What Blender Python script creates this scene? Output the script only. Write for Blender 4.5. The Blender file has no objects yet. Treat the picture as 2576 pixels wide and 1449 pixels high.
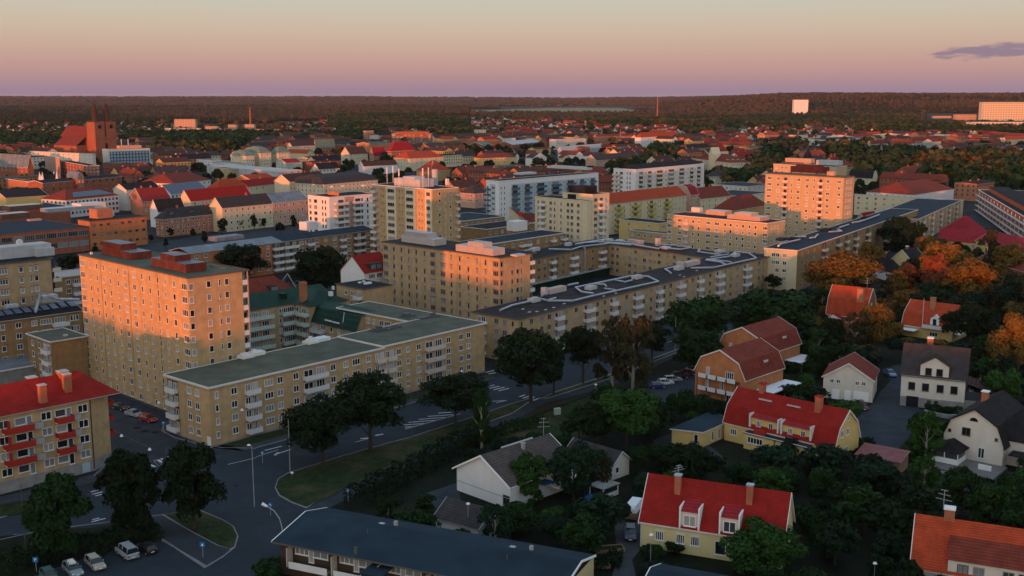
import bpy, math, random
import numpy as np
from mathutils import Vector, Matrix
from mathutils.geometry import tessellate_polygon
random.seed(7)
scene = bpy.context.scene
COL = scene.collection
# ------------------------------------------------------------------ camera
F = 2750.0                       # focal length in pixels of a 2576 px wide frame
TH = math.atan(481 / F)          # pitch below the horizon
H = 70.0                         # flying height in metres
CT, ST = math.cos(TH), math.sin(TH)
cam_d = bpy.data.cameras.new('camera')
cam = bpy.data.objects.new('camera', cam_d)
COL.objects.link(cam)
cam.location = (0, 0, H)
cam.rotation_euler = (math.pi / 2 - TH, 0, 0)
cam_d.sensor_width = 36
cam_d.lens = 36 * F / 2576
cam_d.clip_start = 1
cam_d.clip_end = 60000
scene.camera = cam
scene.view_settings.view_transform = 'Standard'
scene.view_settings.look = 'None'
EXPO = 0.0
scene.view_settings.exposure = EXPO
scene.view_settings.gamma = 1.0
scene.render.engine = 'CYCLES'
scene.cycles.max_bounces = 5
scene.cycles.diffuse_bounces = 3
scene.cycles.glossy_bounces = 2
scene.cycles.volume_bounces = 0
scene.cycles.use_denoising = True
# ------------------------------------------------------------------ light
SUN_AZ = math.radians(22.5)      # the low sun stands behind the camera, a little to the left
SUN_EL = math.radians(1.0)
def rgb(r, g, b):
    f = lambda c: (c / 255 / 12.92) if c / 255 <= .04045 else ((c / 255 + .055) / 1.055) ** 2.4
    return (f(r), f(g), f(b), 1)
world = bpy.data.worlds.new('World')
scene.world = world
world.use_nodes = True
nt = world.node_tree
nt.nodes.clear()
N = nt.nodes.new
LK = nt.links.new
sky = N('ShaderNodeTexSky')
sky.sky_type = 'NISHITA'
sky.sun_disc = False
sky.sun_elevation = SUN_EL
sky.sun_rotation = math.pi + SUN_AZ
sky.air_density = 1.0
sky.dust_density = 1.0
sky.ozone_density = 1.5
geo = N('ShaderNodeNewGeometry')
sep = N('ShaderNodeSeparateXYZ')
LK(geo.outputs['Incoming'], sep.inputs[0])
el = N('ShaderNodeMath'); el.operation = 'MULTIPLY'; el.inputs[1].default_value = -1
LK(sep.outputs[2], el.inputs[0])            # sine of the elevation of the ray
mr = N('ShaderNodeMapRange')
mr.inputs['From Min'].default_value = 0
mr.inputs['From Max'].default_value = math.sin(math.radians(30))
LK(el.outputs[0], mr.inputs['Value'])
ramp = N('ShaderNodeValToRGB')
def stop(e_deg, c):
    return (math.sin(math.radians(e_deg)) / math.sin(math.radians(30)), c)
stops = [stop(0, rgb(143, 126, 148)), stop(.4, rgb(157, 132, 149)), stop(.8, rgb(173, 139, 146)), stop(1.25, rgb(187, 148, 144)), stop(1.9, rgb(197, 159, 148)),
         stop(2.6, rgb(202, 172, 154)), stop(3.4, rgb(205, 184, 163)), stop(4.2, rgb(203, 192, 173)), stop(5.1, rgb(198, 197, 184)), stop(9, rgb(184, 193, 192)),
         stop(16, rgb(170, 186, 196)), stop(30, rgb(160, 182, 204))]
cr = ramp.color_ramp
while len(cr.elements) < len(stops): cr.elements.new(.5)
for e, (p, c) in zip(cr.elements, stops):
    e.position = p; e.color = c
LK(mr.outputs[0], ramp.inputs[0])
# a small streak of dusk cloud low in the sky
def vmath(op, a, b=None):
    n = N('ShaderNodeVectorMath'); n.operation = op
    for i, s in enumerate((a, b)):
        if s is None: continue
        if isinstance(s, (tuple, list)): n.inputs[i].default_value = s
        else: LK(s, n.inputs[i])
    return n
def fm(op, a, b=None, c=None):
    n = N('ShaderNodeMath'); n.operation = op
    for i, s in enumerate((a, b, c)):
        if s is None: continue
        if isinstance(s, (int, float)): n.inputs[i].default_value = s
        else: LK(s, n.inputs[i])
    return n.outputs[0]
az = fm('ARCTAN2', fm('MULTIPLY', sep.outputs[0], -1), fm('MULTIPLY', sep.outputs[1], -1))   # azimuth, clockwise from straight ahead
elr = fm('ARCSINE', el.outputs[0])
ca, ce = math.atan((2500 - 1288) / 2750.), math.radians(2.15)
dx = fm('SUBTRACT', az, ca)
dy = fm('SUBTRACT', fm('SUBTRACT', elr, ce), fm('MULTIPLY', dx, .06))
comb = N('ShaderNodeCombineXYZ')
LK(fm('MULTIPLY', dx, 38), comb.inputs[0]); LK(fm('MULTIPLY', dy, 190), comb.inputs[1])
noi = N('ShaderNodeTexNoise'); noi.inputs['Scale'].default_value = 1.3; noi.inputs['Detail'].default_value = 4; noi.inputs['Distortion'].default_value = .4
LK(comb.outputs[0], noi.inputs['Vector'])
ell = fm('ADD', fm('POWER', fm('MULTIPLY', dx, 15), 2), fm('POWER', fm('MULTIPLY', dy, 130), 2))
mask = fm('SUBTRACT', fm('MULTIPLY', noi.outputs['Fac'], 2.1), fm('ADD', fm('MULTIPLY', ell, .8), .42))
cm = N('ShaderNodeMapRange'); cm.inputs['From Min'].default_value = 0; cm.inputs['From Max'].default_value = .45
cm.inputs['To Max'].default_value = .8
LK(mask, cm.inputs['Value'])
cmix = N('ShaderNodeMix'); cmix.data_type = 'RGBA'
LK(cm.outputs[0], cmix.inputs['Factor']); LK(ramp.outputs[0], cmix.inputs['A']); cmix.inputs['B'].default_value = rgb(133, 118, 140)
# the physical sky is added above the band seen in the photograph, and the bright dusk glow round the sun
ms = N('ShaderNodeMapRange'); ms.interpolation_type = 'SMOOTHSTEP'
ms.inputs['From Min'].default_value = math.sin(math.radians(6)); ms.inputs['From Max'].default_value = math.sin(math.radians(32))
LK(el.outputs[0], ms.inputs['Value'])
sd = fm('ADD', fm('MULTIPLY', sep.outputs[0], math.sin(SUN_AZ)), fm('MULTIPLY', sep.outputs[1], math.cos(SUN_AZ)))     # 1 towards the sun's side
mf = N('ShaderNodeMapRange'); mf.interpolation_type = 'SMOOTHSTEP'
mf.inputs['From Min'].default_value = -.15; mf.inputs['From Max'].default_value = 1.0
LK(sd, mf.inputs['Value'])
mx = fm('MAXIMUM', ms.outputs[0], mf.outputs[0])
NSK = .12
GLOW = 1.1
bg1 = N('ShaderNodeBackground'); bg2 = N('ShaderNodeBackground'); bg3 = N('ShaderNodeBackground'); ad1 = N('ShaderNodeAddShader'); ad2 = N('ShaderNodeAddShader'); out = N('ShaderNodeOutputWorld')
LK(cmix.outputs['Result'], bg1.inputs[0]); bg1.inputs[1].default_value = 1.0
LK(sky.outputs[0], bg2.inputs[0]); LK(fm('MULTIPLY', mx, NSK), bg2.inputs[1])
bg3.inputs[0].default_value = (1.0, .82, .62, 1); ge = fm('POWER', 2.718, fm('MULTIPLY', fm('MAXIMUM', el.outputs[0], 0), -2.2))
LK(fm('MULTIPLY', fm('MULTIPLY', mf.outputs[0], ge), GLOW), bg3.inputs[1])
LK(bg1.outputs[0], ad1.inputs[0]); LK(bg2.outputs[0], ad1.inputs[1]); LK(ad1.outputs[0], ad2.inputs[0]); LK(bg3.outputs[0], ad2.inputs[1]); LK(ad2.outputs[0], out.inputs[0])
sun_d = bpy.data.lights.new('sun', 'SUN')
sun_d.energy = 5.0
sun_d.color = (1.0, .215, .03)
sun_d.angle = math.radians(.5)
sun = bpy.data.objects.new('sun', sun_d)
COL.objects.link(sun)
SD = Vector((math.sin(SUN_AZ) * math.cos(SUN_EL), math.cos(SUN_AZ) * math.cos(SUN_EL), -math.sin(SUN_EL)))
sun.rotation_euler = SD.to_track_quat('-Z', 'Y').to_euler()
# ------------------------------------------------------------------ photograph geometry -> metres
def G(u, v, z=0.0):
    """the point at height z that stands at (u, v) of the 2576 x 1449 survey of the place"""
    x = (u - 1288) / F; y = -(v - 724.5) / F
    dy = CT + y * ST; dz = -ST + y * CT
    t = (z - H) / dz
    return Vector((x * t, dy * t))
def PJ(x, y, z):
    d = y * CT + (H - z) * ST; h = (H - z) * CT - y * ST
    return 1288 + F * x / d, 724.5 + F * h / d
AZ = math.radians(43.8)          # bearing of the street grid
def solve(p, d, z, u):
    k = (u - 1288) / F
    return (k * (p.y * CT + (H - z) * ST) - p.x) / (d.x - k * d.y * CT)
# ------------------------------------------------------------------ materials
MATS = {}
def mat(name, col, rough=.85, var=.12, scale=.6, metal=0., kind=None, bump=.0, spec=.12, c2=None, **k):
    if name in MATS: return MATS[name]
    m = bpy.data.materials.new(name); m.use_nodes = True
    t = m.node_tree; b = t.nodes['Principled BSDF']
    b.inputs['Roughness'].default_value = rough; b.inputs['Metallic'].default_value = metal
    b.inputs['Specular IOR Level'].default_value = spec
    tc = t.nodes.new('ShaderNodeTexCoord'); co = tc.outputs['Object']
    if k.get('world'):
        g = t.nodes.new('ShaderNodeNewGeometry'); co = g.outputs['Position']
    no = t.nodes.new('ShaderNodeTexNoise'); no.inputs['Scale'].default_value = scale; no.inputs['Detail'].default_value = 6
    t.links.new(co, no.inputs['Vector'])
    rp = t.nodes.new('ShaderNodeValToRGB')
    c = Vector(col[:3]); lo = c * (1 - var * 1.5); hi = c * (1 + var * 1.5)
    if c2: hi = Vector(c2[:3])
    rp.color_ramp.elements[0].position = .3; rp.color_ramp.elements[1].position = .7
    rp.color_ramp.elements[0].color = (*lo, 1); rp.color_ramp.elements[1].color = (*hi, 1)
    t.links.new(no.outputs['Fac'], rp.inputs[0]); last = rp.outputs[0]
    def mul(a, fac_socket, lo, hi):
        r = t.nodes.new('ShaderNodeMapRange'); r.inputs['To Min'].default_value = lo; r.inputs['To Max'].default_value = hi
        t.links.new(fac_socket, r.inputs['Value'])
        v = t.nodes.new('ShaderNodeVectorMath'); v.operation = 'SCALE'
        t.links.new(a, v.inputs[0]); t.links.new(r.outputs[0], v.inputs['Scale']); return v.outputs[0]
    h = no.outputs['Fac']
    if kind == 'brick':
        n2 = t.nodes.new('ShaderNodeTexNoise'); n2.inputs['Scale'].default_value = 1; n2.inputs['Detail'].default_value = 3
        mp = t.nodes.new('ShaderNodeMapping'); mp.inputs['Scale'].default_value = (3.5, 3.5, 12); t.links.new(co, mp.inputs[0]); t.links.new(mp.outputs[0], n2.inputs['Vector'])
        last = mul(last, n2.outputs['Fac'], .62, 1.38)
        n3 = t.nodes.new('ShaderNodeTexNoise'); n3.inputs['Scale'].default_value = 1; n3.inputs['Detail'].default_value = 2
        mp = t.nodes.new('ShaderNodeMapping'); mp.inputs['Scale'].default_value = (.5, .5, .06); t.links.new(co, mp.inputs[0]); t.links.new(mp.outputs[0], n3.inputs['Vector'])
        last = mul(last, n3.outputs['Fac'], .85, 1.15)
        h = n2.outputs['Fac']
    if kind == 'tile':
        sx = t.nodes.new('ShaderNodeSeparateXYZ'); t.links.new(co, sx.inputs[0])
        w = t.nodes.new('ShaderNodeTexWave'); w.wave_type = 'BANDS'; w.bands_direction = 'Z'; w.inputs['Scale'].default_value = 1.15; w.inputs['Distortion'].default_value = .8
        w.inputs['Detail'].default_value = 2
        t.links.new(co, w.inputs['Vector'])
        last = mul(last, w.outputs['Fac'], .78, 1.15)
        n2 = t.nodes.new('ShaderNodeTexNoise'); n2.inputs['Scale'].default_value = 3.2; n2.inputs['Detail'].default_value = 2; t.links.new(co, n2.inputs['Vector'])
        last = mul(last, n2.outputs['Fac'], .7, 1.3)
        h = w.outputs['Fac']
    if kind == 'rib':
        w = t.nodes.new('ShaderNodeTexWave'); w.wave_type = 'BANDS'; w.bands_direction = 'X'; w.inputs['Scale'].default_value = k.get('rs', .6); w.inputs['Distortion'].default_value = .5
        t.links.new(co, w.inputs['Vector'])
        last = mul(last, w.outputs['Fac'], .72, 1.2)
    if kind == 'solar':
        bt = t.nodes.new('ShaderNodeTexBrick'); bt.offset = 0; bt.inputs['Scale'].default_value = 1.0; bt.inputs['Brick Width'].default_value = 1.7; bt.inputs['Row Height'].default_value = .55
        bt.inputs['Mortar Size'].default_value = .05; bt.inputs['Color1'].default_value = (*c, 1); bt.inputs['Color2'].default_value = (*(c * 1.3), 1); bt.inputs['Mortar'].default_value = (.12, .14, .18, 1)
        t.links.new(co, bt.inputs['Vector']); last = bt.outputs[0]
    if kind == 'patch':      # grass with worn patches
        n2 = t.nodes.new('ShaderNodeTexNoise'); n2.inputs['Scale'].default_value = .11; n2.inputs['Detail'].default_value = 7; n2.inputs['Roughness'].default_value = .65; t.links.new(co, n2.inputs['Vector'])
        r2 = t.nodes.new('ShaderNodeMapRange'); r2.inputs['From Min'].default_value = .48; r2.inputs['From Max'].default_value = .66; t.links.new(n2.outputs['Fac'], r2.inputs['Value'])
        mxx = t.nodes.new('ShaderNodeMix'); mxx.data_type = 'RGBA'; t.links.new(r2.outputs[0], mxx.inputs['Factor']); t.links.new(last, mxx.inputs['A']); mxx.inputs['B'].default_value = (*k['patch'], 1)
        last = mxx.outputs['Result']
    if k.get('rand'):
        oi = t.nodes.new('ShaderNodeObjectInfo'); last = mul(last, oi.outputs['Random'], 1 - k['rand'], 1 + k['rand'])
    if k.get('emit'):
        b.inputs['Emission Color'].default_value = (*k['emit'], 1); b.inputs['Emission Strength'].default_value = k.get('es', 1)
    t.links.new(last, b.inputs['Base Color'])
    if bump:
        bp = t.nodes.new('ShaderNodeBump'); bp.inputs['Strength'].default_value = bump; bp.inputs['Distance'].default_value = .05
        t.links.new(h, bp.inputs['Height']); t.links.new(bp.outputs[0], b.inputs['Normal'])
    MATS[name] = m
    return m
def C(r, g, b): return tuple(x for x in rgb(r, g, b)[:3])
M = {}
def dm(key, *a, **k): M[key] = mat(key, *a, **k)
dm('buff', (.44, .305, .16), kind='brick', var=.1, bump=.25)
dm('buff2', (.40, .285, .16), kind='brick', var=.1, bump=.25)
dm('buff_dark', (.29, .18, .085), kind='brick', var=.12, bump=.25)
dm('tan', (.36, .26, .15), kind='brick', var=.06)
dm('cream', (.60, .52, .36), var=.04)
dm('greenish', (.46, .34, .20), var=.05)
dm('pinkwall', (.46, .30, .22), var=.05)
dm('white', (.66, .66, .66), var=.03)
dm('offwhite', (.60, .56, .50), var=.04)
dm('paleyel', (.58, .51, .34), var=.04)
dm('yellow', (.60, .44, .17), var=.05)
dm('ochre', (.45, .31, .13), var=.06)
dm('redbrick', (.27, .10, .06), kind='brick', var=.12)
dm('salmonbrick', (.38, .17, .10), kind='brick', var=.1)
dm('orangebrick', (.42, .17, .075), kind='brick', var=.1)
dm('grey', (.25, .25, .25), var=.08)
dm('lightgrey', (.42, .43, .44), var=.06)
dm('palegreen', (.38, .44, .38), var=.06)
dm('bluewall', (.36, .45, .50), var=.05)
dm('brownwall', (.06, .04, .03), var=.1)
dm('felt', (.092, .104, .078), var=.14, scale=.25, rough=.95, kind='patch', patch=(.074, .084, .066))
dm('felt_dark', (.014, .017, .021), var=.3, scale=.3, rough=.9)
dm('felt_blue', (.016, .032, .048), var=.16, scale=.2, rough=.85)
dm('felt_brown', (.030, .027, .030), var=.25, scale=.3, rough=.9)
dm('metal_roof', (.16, .19, .22), var=.2, scale=.3, rough=.5, metal=.2)
dm('green_metal', (.004, .036, .022), var=.2, scale=.3, rough=.5, kind='rib', rs=.45)
dm('copper', (.12, .19, .16), var=.15, scale=.3)
dm('tile_red', (.24, .016, .012), kind='tile', var=.1, bump=.3)
dm('tile_orange', (.36, .055, .022), kind='tile', var=.12, bump=.3)
dm('tile_rust', (.17, .036, .024), kind='tile', var=.14, bump=.3)
dm('tile_brown', (.060, .034, .028), kind='tile', var=.16, bump=.3)
dm('tile_dark', (.045, .040, .042), kind='tile', var=.16, bump=.3)
dm('tile_black', (.018, .018, .020), kind='tile', var=.2, bump=.2)
dm('wine', (.26, .020, .028), kind='tile', var=.1)
dm('tile_grey', (.075, .062, .058), kind='tile', var=.14, bump=.3)
dm('solar', (.012, .022, .060), kind='solar', rough=.25, spec=.6)
dm('rust_metal', (.075, .028, .023), var=.22, kind='rib', rs=.9)
dm('pink_box', (.46, .40, .38), var=.05, kind='rib', rs=.8)
dm('duct', (.42, .45, .50), var=.1, rough=.38, metal=.55)
dm('trim', (.62, .60, .57), var=.03)
dm('trim_grey', (.30, .30, .30), var=.05)
dm('trim_white', (.78, .78, .78), var=.02)
dm('frame_white', (.70, .70, .70), var=.02)
dm('frame_dark', (.10, .09, .08), var=.05)
dm('lintel', (.22, .055, .030), var=.05)
dm('glass', (.012, .015, .018), var=.1, rough=.08, spec=.7)
dm('glass_mid', (.05, .055, .06), var=.1, rough=.15, spec=.6)
dm('curtain', (.17, .19, .20), var=.1, rough=.5, spec=.5)
dm('blind', (.32, .31, .29), var=.06, rough=.5)
dm('redcurtain', (.25, .02, .03), var=.1, rough=.5)
dm('lit_window', (.9, .6, .3), emit=(1, .62, .28), es=1.6)
dm('bal_white', (.62, .62, .62), var=.04)
dm('bal_cream', (.56, .50, .42), var=.04)
dm('bal_red', (.34, .030, .022), var=.06)
dm('bal_blue', (.05, .13, .22), var=.06)
dm('bal_yellow', (.42, .36, .07), var=.06)
dm('bal_green', (.46, .54, .50), var=.05)
dm('concrete', (.24, .24, .235), var=.12)
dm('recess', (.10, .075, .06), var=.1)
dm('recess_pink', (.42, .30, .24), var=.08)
dm('chimney', (.36, .13, .07), kind='brick', var=.1)
dm('asphalt', (.026, .037, .048), var=.1, scale=.4, rough=.8, kind='patch', patch=(.020, .029, .039), world=1)
dm('asphalt_old', (.032, .042, .052), var=.15, scale=.3, rough=.85, world=1)
dm('paving', (.045, .052, .060), var=.12, scale=.5, world=1)
dm('kerb', (.20, .20, .21), var=.1, world=1)
dm('paint', (.55, .57, .60), var=.12, scale=1.5, world=1)
dm('grass', (.018, .032, .010), var=.3, scale=.8, kind='patch', patch=(.065, .055, .024), world=1)
dm('grass_dark', (.004, .009, .004), var=.4, scale=.5, kind='patch', patch=(.014, .017, .008), world=1)
dm('yard', (.018, .022, .025), var=.3, scale=.05, world=1)
dm('soil', (.035, .028, .022), var=.3, world=1)
dm('wood', (.22, .15, .10), var=.15)
dm('deck', (.17, .16, .155), var=.12, kind='rib', rs=1.5)
dm('pole', (.09, .09, .10), var=.1, rough=.5)
dm('pole_light', (.34, .36, .38), var=.1, rough=.5)
dm('lamp_head', (.7, .72, .75), var=.02, rough=.3, emit=(.85, .92, 1), es=.02)
dm('sign_blue', (.02, .16, .42), var=.05, rough=.4)
dm('sign_yellow', (.6, .42, .1), var=.05, rough=.4)
dm('tyre', (.012, .012, .013), var=.1)
dm('red_cloth', (.45, .02, .06), var=.05)
dm('blue_cloth', (.02, .06, .22), var=.08)
dm('trampoline', (.02, .10, .24), var=.1)
dm('white_cloth', (.72, .74, .78), var=.03)
dm('bark', (.05, .042, .035), var=.2, scale=2)
dm('bark_birch', (.32, .30, .27), var=.4, scale=3)
def leafmat(name, c, c2, rand=.18):
    m = mat(name, c, rough=.75, var=0, scale=.45, c2=c2, spec=.15, rand=rand)
    M[name] = m
    b = m.node_tree.nodes['Principled BSDF']
    return m
leafmat('leaf_dark', (0.0032, 0.0124, 0.0025), (0.0066, 0.0215, 0.0040))
leafmat('leaf_green', (0.0049, 0.0213, 0.0031), (0.0110, 0.0375, 0.0056))
leafmat('leaf_bright', (0.0112, 0.0439, 0.0056), (0.0247, 0.0673, 0.0098))
leafmat('leaf_olive', (0.0480, 0.0396, 0.0096), (0.1020, 0.0750, 0.0180))
leafmat('leaf_birch', (0.0220, 0.0242, 0.0097), (0.0396, 0.0374, 0.0167))
leafmat('leaf_red', (0.1408, 0.0384, 0.0141), (0.2304, 0.0704, 0.0288))
leafmat('leaf_blue', (0.0032, 0.0151, 0.0068), (0.0075, 0.0265, 0.0113))
leafmat('leaf_sunlit', (0.0884, 0.0578, 0.0102), (0.1700, 0.0884, 0.0170))  # orange of the low sun is put into this leaf colour
# ------------------------------------------------------------------ mesh building
def V3(x, y, z): return (x, y, z)
class MB:
    def __init__(s): s.v = []; s.f = []; s.m = []
    def face(s, pts, m=0):
        n = len(s.v); s.v += [tuple(p) for p in pts]; s.f.append(tuple(range(n, n + len(pts)))); s.m.append(m)
    def box(s, x0, y0, z0, x1, y1, z1, m=0, top=None, skip=''):
        if x1 < x0: x0, x1 = x1, x0
        if y1 < y0: y0, y1 = y1, y0
        n = len(s.v)
        s.v += [(x0, y0, z0), (x1, y0, z0), (x1, y1, z0), (x0, y1, z0), (x0, y0, z1), (x1, y0, z1), (x1, y1, z1), (x0, y1, z1)]
        for k, q in (('b', (0, 3, 2, 1)), ('t', (4, 5, 6, 7)), ('s', (0, 1, 5, 4)), ('e', (1, 2, 6, 5)), ('n', (2, 3, 7, 6)), ('w', (3, 0, 4, 7))):
            if k in skip: continue
            s.f.append(tuple(n + i for i in q)); s.m.append(top if (k == 't' and top is not None) else m)
    def prism(s, pts, z0, z1, m=0, top=None):
        """upright prism over a polygon given anticlockwise"""
        a = sum(pts[i][0] * pts[(i + 1) % len(pts)][1] - pts[(i + 1) % len(pts)][0] * pts[i][1] for i in range(len(pts)))
        if a < 0: pts = pts[::-1]
        n = len(s.v); k = len(pts)
        s.v += [(p[0], p[1], z0) for p in pts] + [(p[0], p[1], z1) for p in pts]
        for i in range(k):
            j = (i + 1) % k; s.f.append((n + i, n + j, n + k + j, n + k + i)); s.m.append(m)
        for t in tessellate_polygon([[Vector((p[0], p[1], 0)) for p in pts]]):
            q = [pts[i] for i in t]
            ar = (q[1][0] - q[0][0]) * (q[2][1] - q[0][1]) - (q[2][0] - q[0][0]) * (q[1][1] - q[0][1])
            if ar < 0: t = (t[0], t[2], t[1])
            s.f.append(tuple(n + k + i for i in t)); s.m.append(m if top is None else top)
            s.f.append(tuple(n + i for i in (t[0], t[2], t[1]))); s.m.append(m)
    def cyl(s, p0, p1, r0, r1=None, n=8, m=0, caps=True):
        if r1 is None: r1 = r0
        a = Vector(p0); b = Vector(p1); d = (b - a).normalized()
        u = d.orthogonal().normalized(); w = d.cross(u)
        k = len(s.v)
        for (c, r) in ((a, r0), (b, r1)):
            for i in range(n):
                t = 2 * math.pi * i / n; s.v.append(tuple(c + (u * math.cos(t) + w * math.sin(t)) * r))
        for i in range(n):
            j = (i + 1) % n; s.f.append((k + i, k + j, k + n + j, k + n + i)); s.m.append(m)
        if caps:
            s.f.append(tuple(k + i for i in range(n))[::-1]); s.m.append(m)
            s.f.append(tuple(k + n + i for i in range(n))); s.m.append(m)
    def mesh(s, name, mats):
        me = bpy.data.meshes.new(name); me.from_pydata(s.v, [], s.f)
        for q in mats: me.materials.append(q)
        if len(mats) > 1: me.polygons.foreach_set('material_index', s.m)
        me.update(); return me
    def build(s, name, mats, parent=None, loc=None, rz=0):
        if not isinstance(mats, (list, tuple)): mats = [mats]
        return ob(name, s.mesh(name, mats), parent, loc, rz)
def ob(name, me, parent=None, loc=None, rz=0):
    o = bpy.data.objects.new(name, me); COL.objects.link(o)
    if parent is not None: o.parent = parent
    if loc is not None: o.location = loc
    if rz: o.rotation_euler = (0, 0, rz)
    return o
def tag(o, label=None, cat=None, group=None, kind=None):
    if label: o['label'] = label
    if cat: o['category'] = cat
    if group: o['group'] = group
    if kind: o['kind'] = kind
    return o
def thing(name, label, cat, loc=(0, 0, 0), rz=0, group=None):
    o = ob(name, None, None, loc, rz); o.empty_display_size = .5
    return tag(o, label, cat, group)
def copy_thing(src, label=None, group=None, loc=None, rz=None, scale=None):
    r = src.copy(); COL.objects.link(r)
    for ch in src.children:
        c = ch.copy(); COL.objects.link(c); c.parent = r
        for g in ch.children:
            d = g.copy(); COL.objects.link(d); d.parent = c
    if label: r['label'] = label
    if group: r['group'] = group
    if loc is not None: r.location = loc
    if rz is not None: r.rotation_euler = (0, 0, rz)
    if scale is not None: r.scale = scale if isinstance(scale, (tuple, list)) else (scale,) * 3
    return r
FOOT = []        # footprints (origin, a, b, la, lb, ztop) of everything built, so that planting keeps clear
class Bld:
    """a building: local +x runs away to the right along its right face, +y away to the left along its left face"""
    def __init__(s, name, label, cat, near, z, uR=None, uL=None, la=None, lb=None, rot=0., ry=None, ly=None, group=None, foot=True):
        p = G(near[0], near[1], z); s.p = p; s.z = z
        az = AZ + math.radians(rot)
        if ry is not None:
            q = G(uR, ry, z) - p; az = math.atan2(q.x, q.y)
        if ly is not None:
            q = G(uL, ly, z) - p; az = math.atan2(q.x, q.y) + math.pi / 2
        s.a = Vector((math.sin(az), math.cos(az))); s.b = Vector((-s.a.y, s.a.x))
        s.la = solve(p, s.a, z, uR) if la is None else la
        s.lb = solve(p, s.b, z, uL) if lb is None else lb
        s.rz = math.pi / 2 - az
        s.root = thing(name, label, cat, (p.x, p.y, 0), s.rz, group)
        s.cat = cat
        if foot: FOOT.append((p, s.a, s.b, s.la, s.lb, z))
    def W(s, x, y): return s.p + s.a * x + s.b * y
    def L(s, u, v, z=0.):
        q = G(u, v, z) - s.p; return q.dot(s.a), q.dot(s.b)
    def su(s, u, face='R', z=None, ox=0., oy=0.):
        z = s.z if z is None else z
        p = s.W(ox, oy); return solve(p, s.a if face == 'R' else s.b, z, u)
    def walls(s, m, z=None, x0=0, y0=0, x1=None, y1=None, z0=-.3, name='wall'):
        b = MB(); b.box(x0, y0, z0, s.la if x1 is None else x1, s.lb if y1 is None else y1, s.z if z is None else z)
        return b.build(name, M[m], s.root)
    def flat(s, mroof, mtrim='trim', over=.35, th=.35, z=None, x0=0, y0=0, x1=None, y1=None, name='roof', drop=.12):
        z = s.z if z is None else z
        x1 = s.la if x1 is None else x1; y1 = s.lb if y1 is None else y1
        b = MB(); o = over
        b.box(x0 - o, y0 - o, z - .002, x1 + o, y1 + o, z + th - drop, 1, top=0)
        w = .18
        for q in ((x0 - o, y0 - o, x1 + o, y0 - o + w), (x0 - o, y1 + o - w, x1 + o, y1 + o), (x0 - o, y0 - o + w, x0 - o + w, y1 + o - w), (x1 + o - w, y0 - o + w, x1 + o, y1 + o - w)):
            b.box(q[0], q[1], z + th - drop, q[2], q[3], z + th, 1)
        return b.build(name, [M[mroof], M[mtrim]], s.root)
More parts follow.
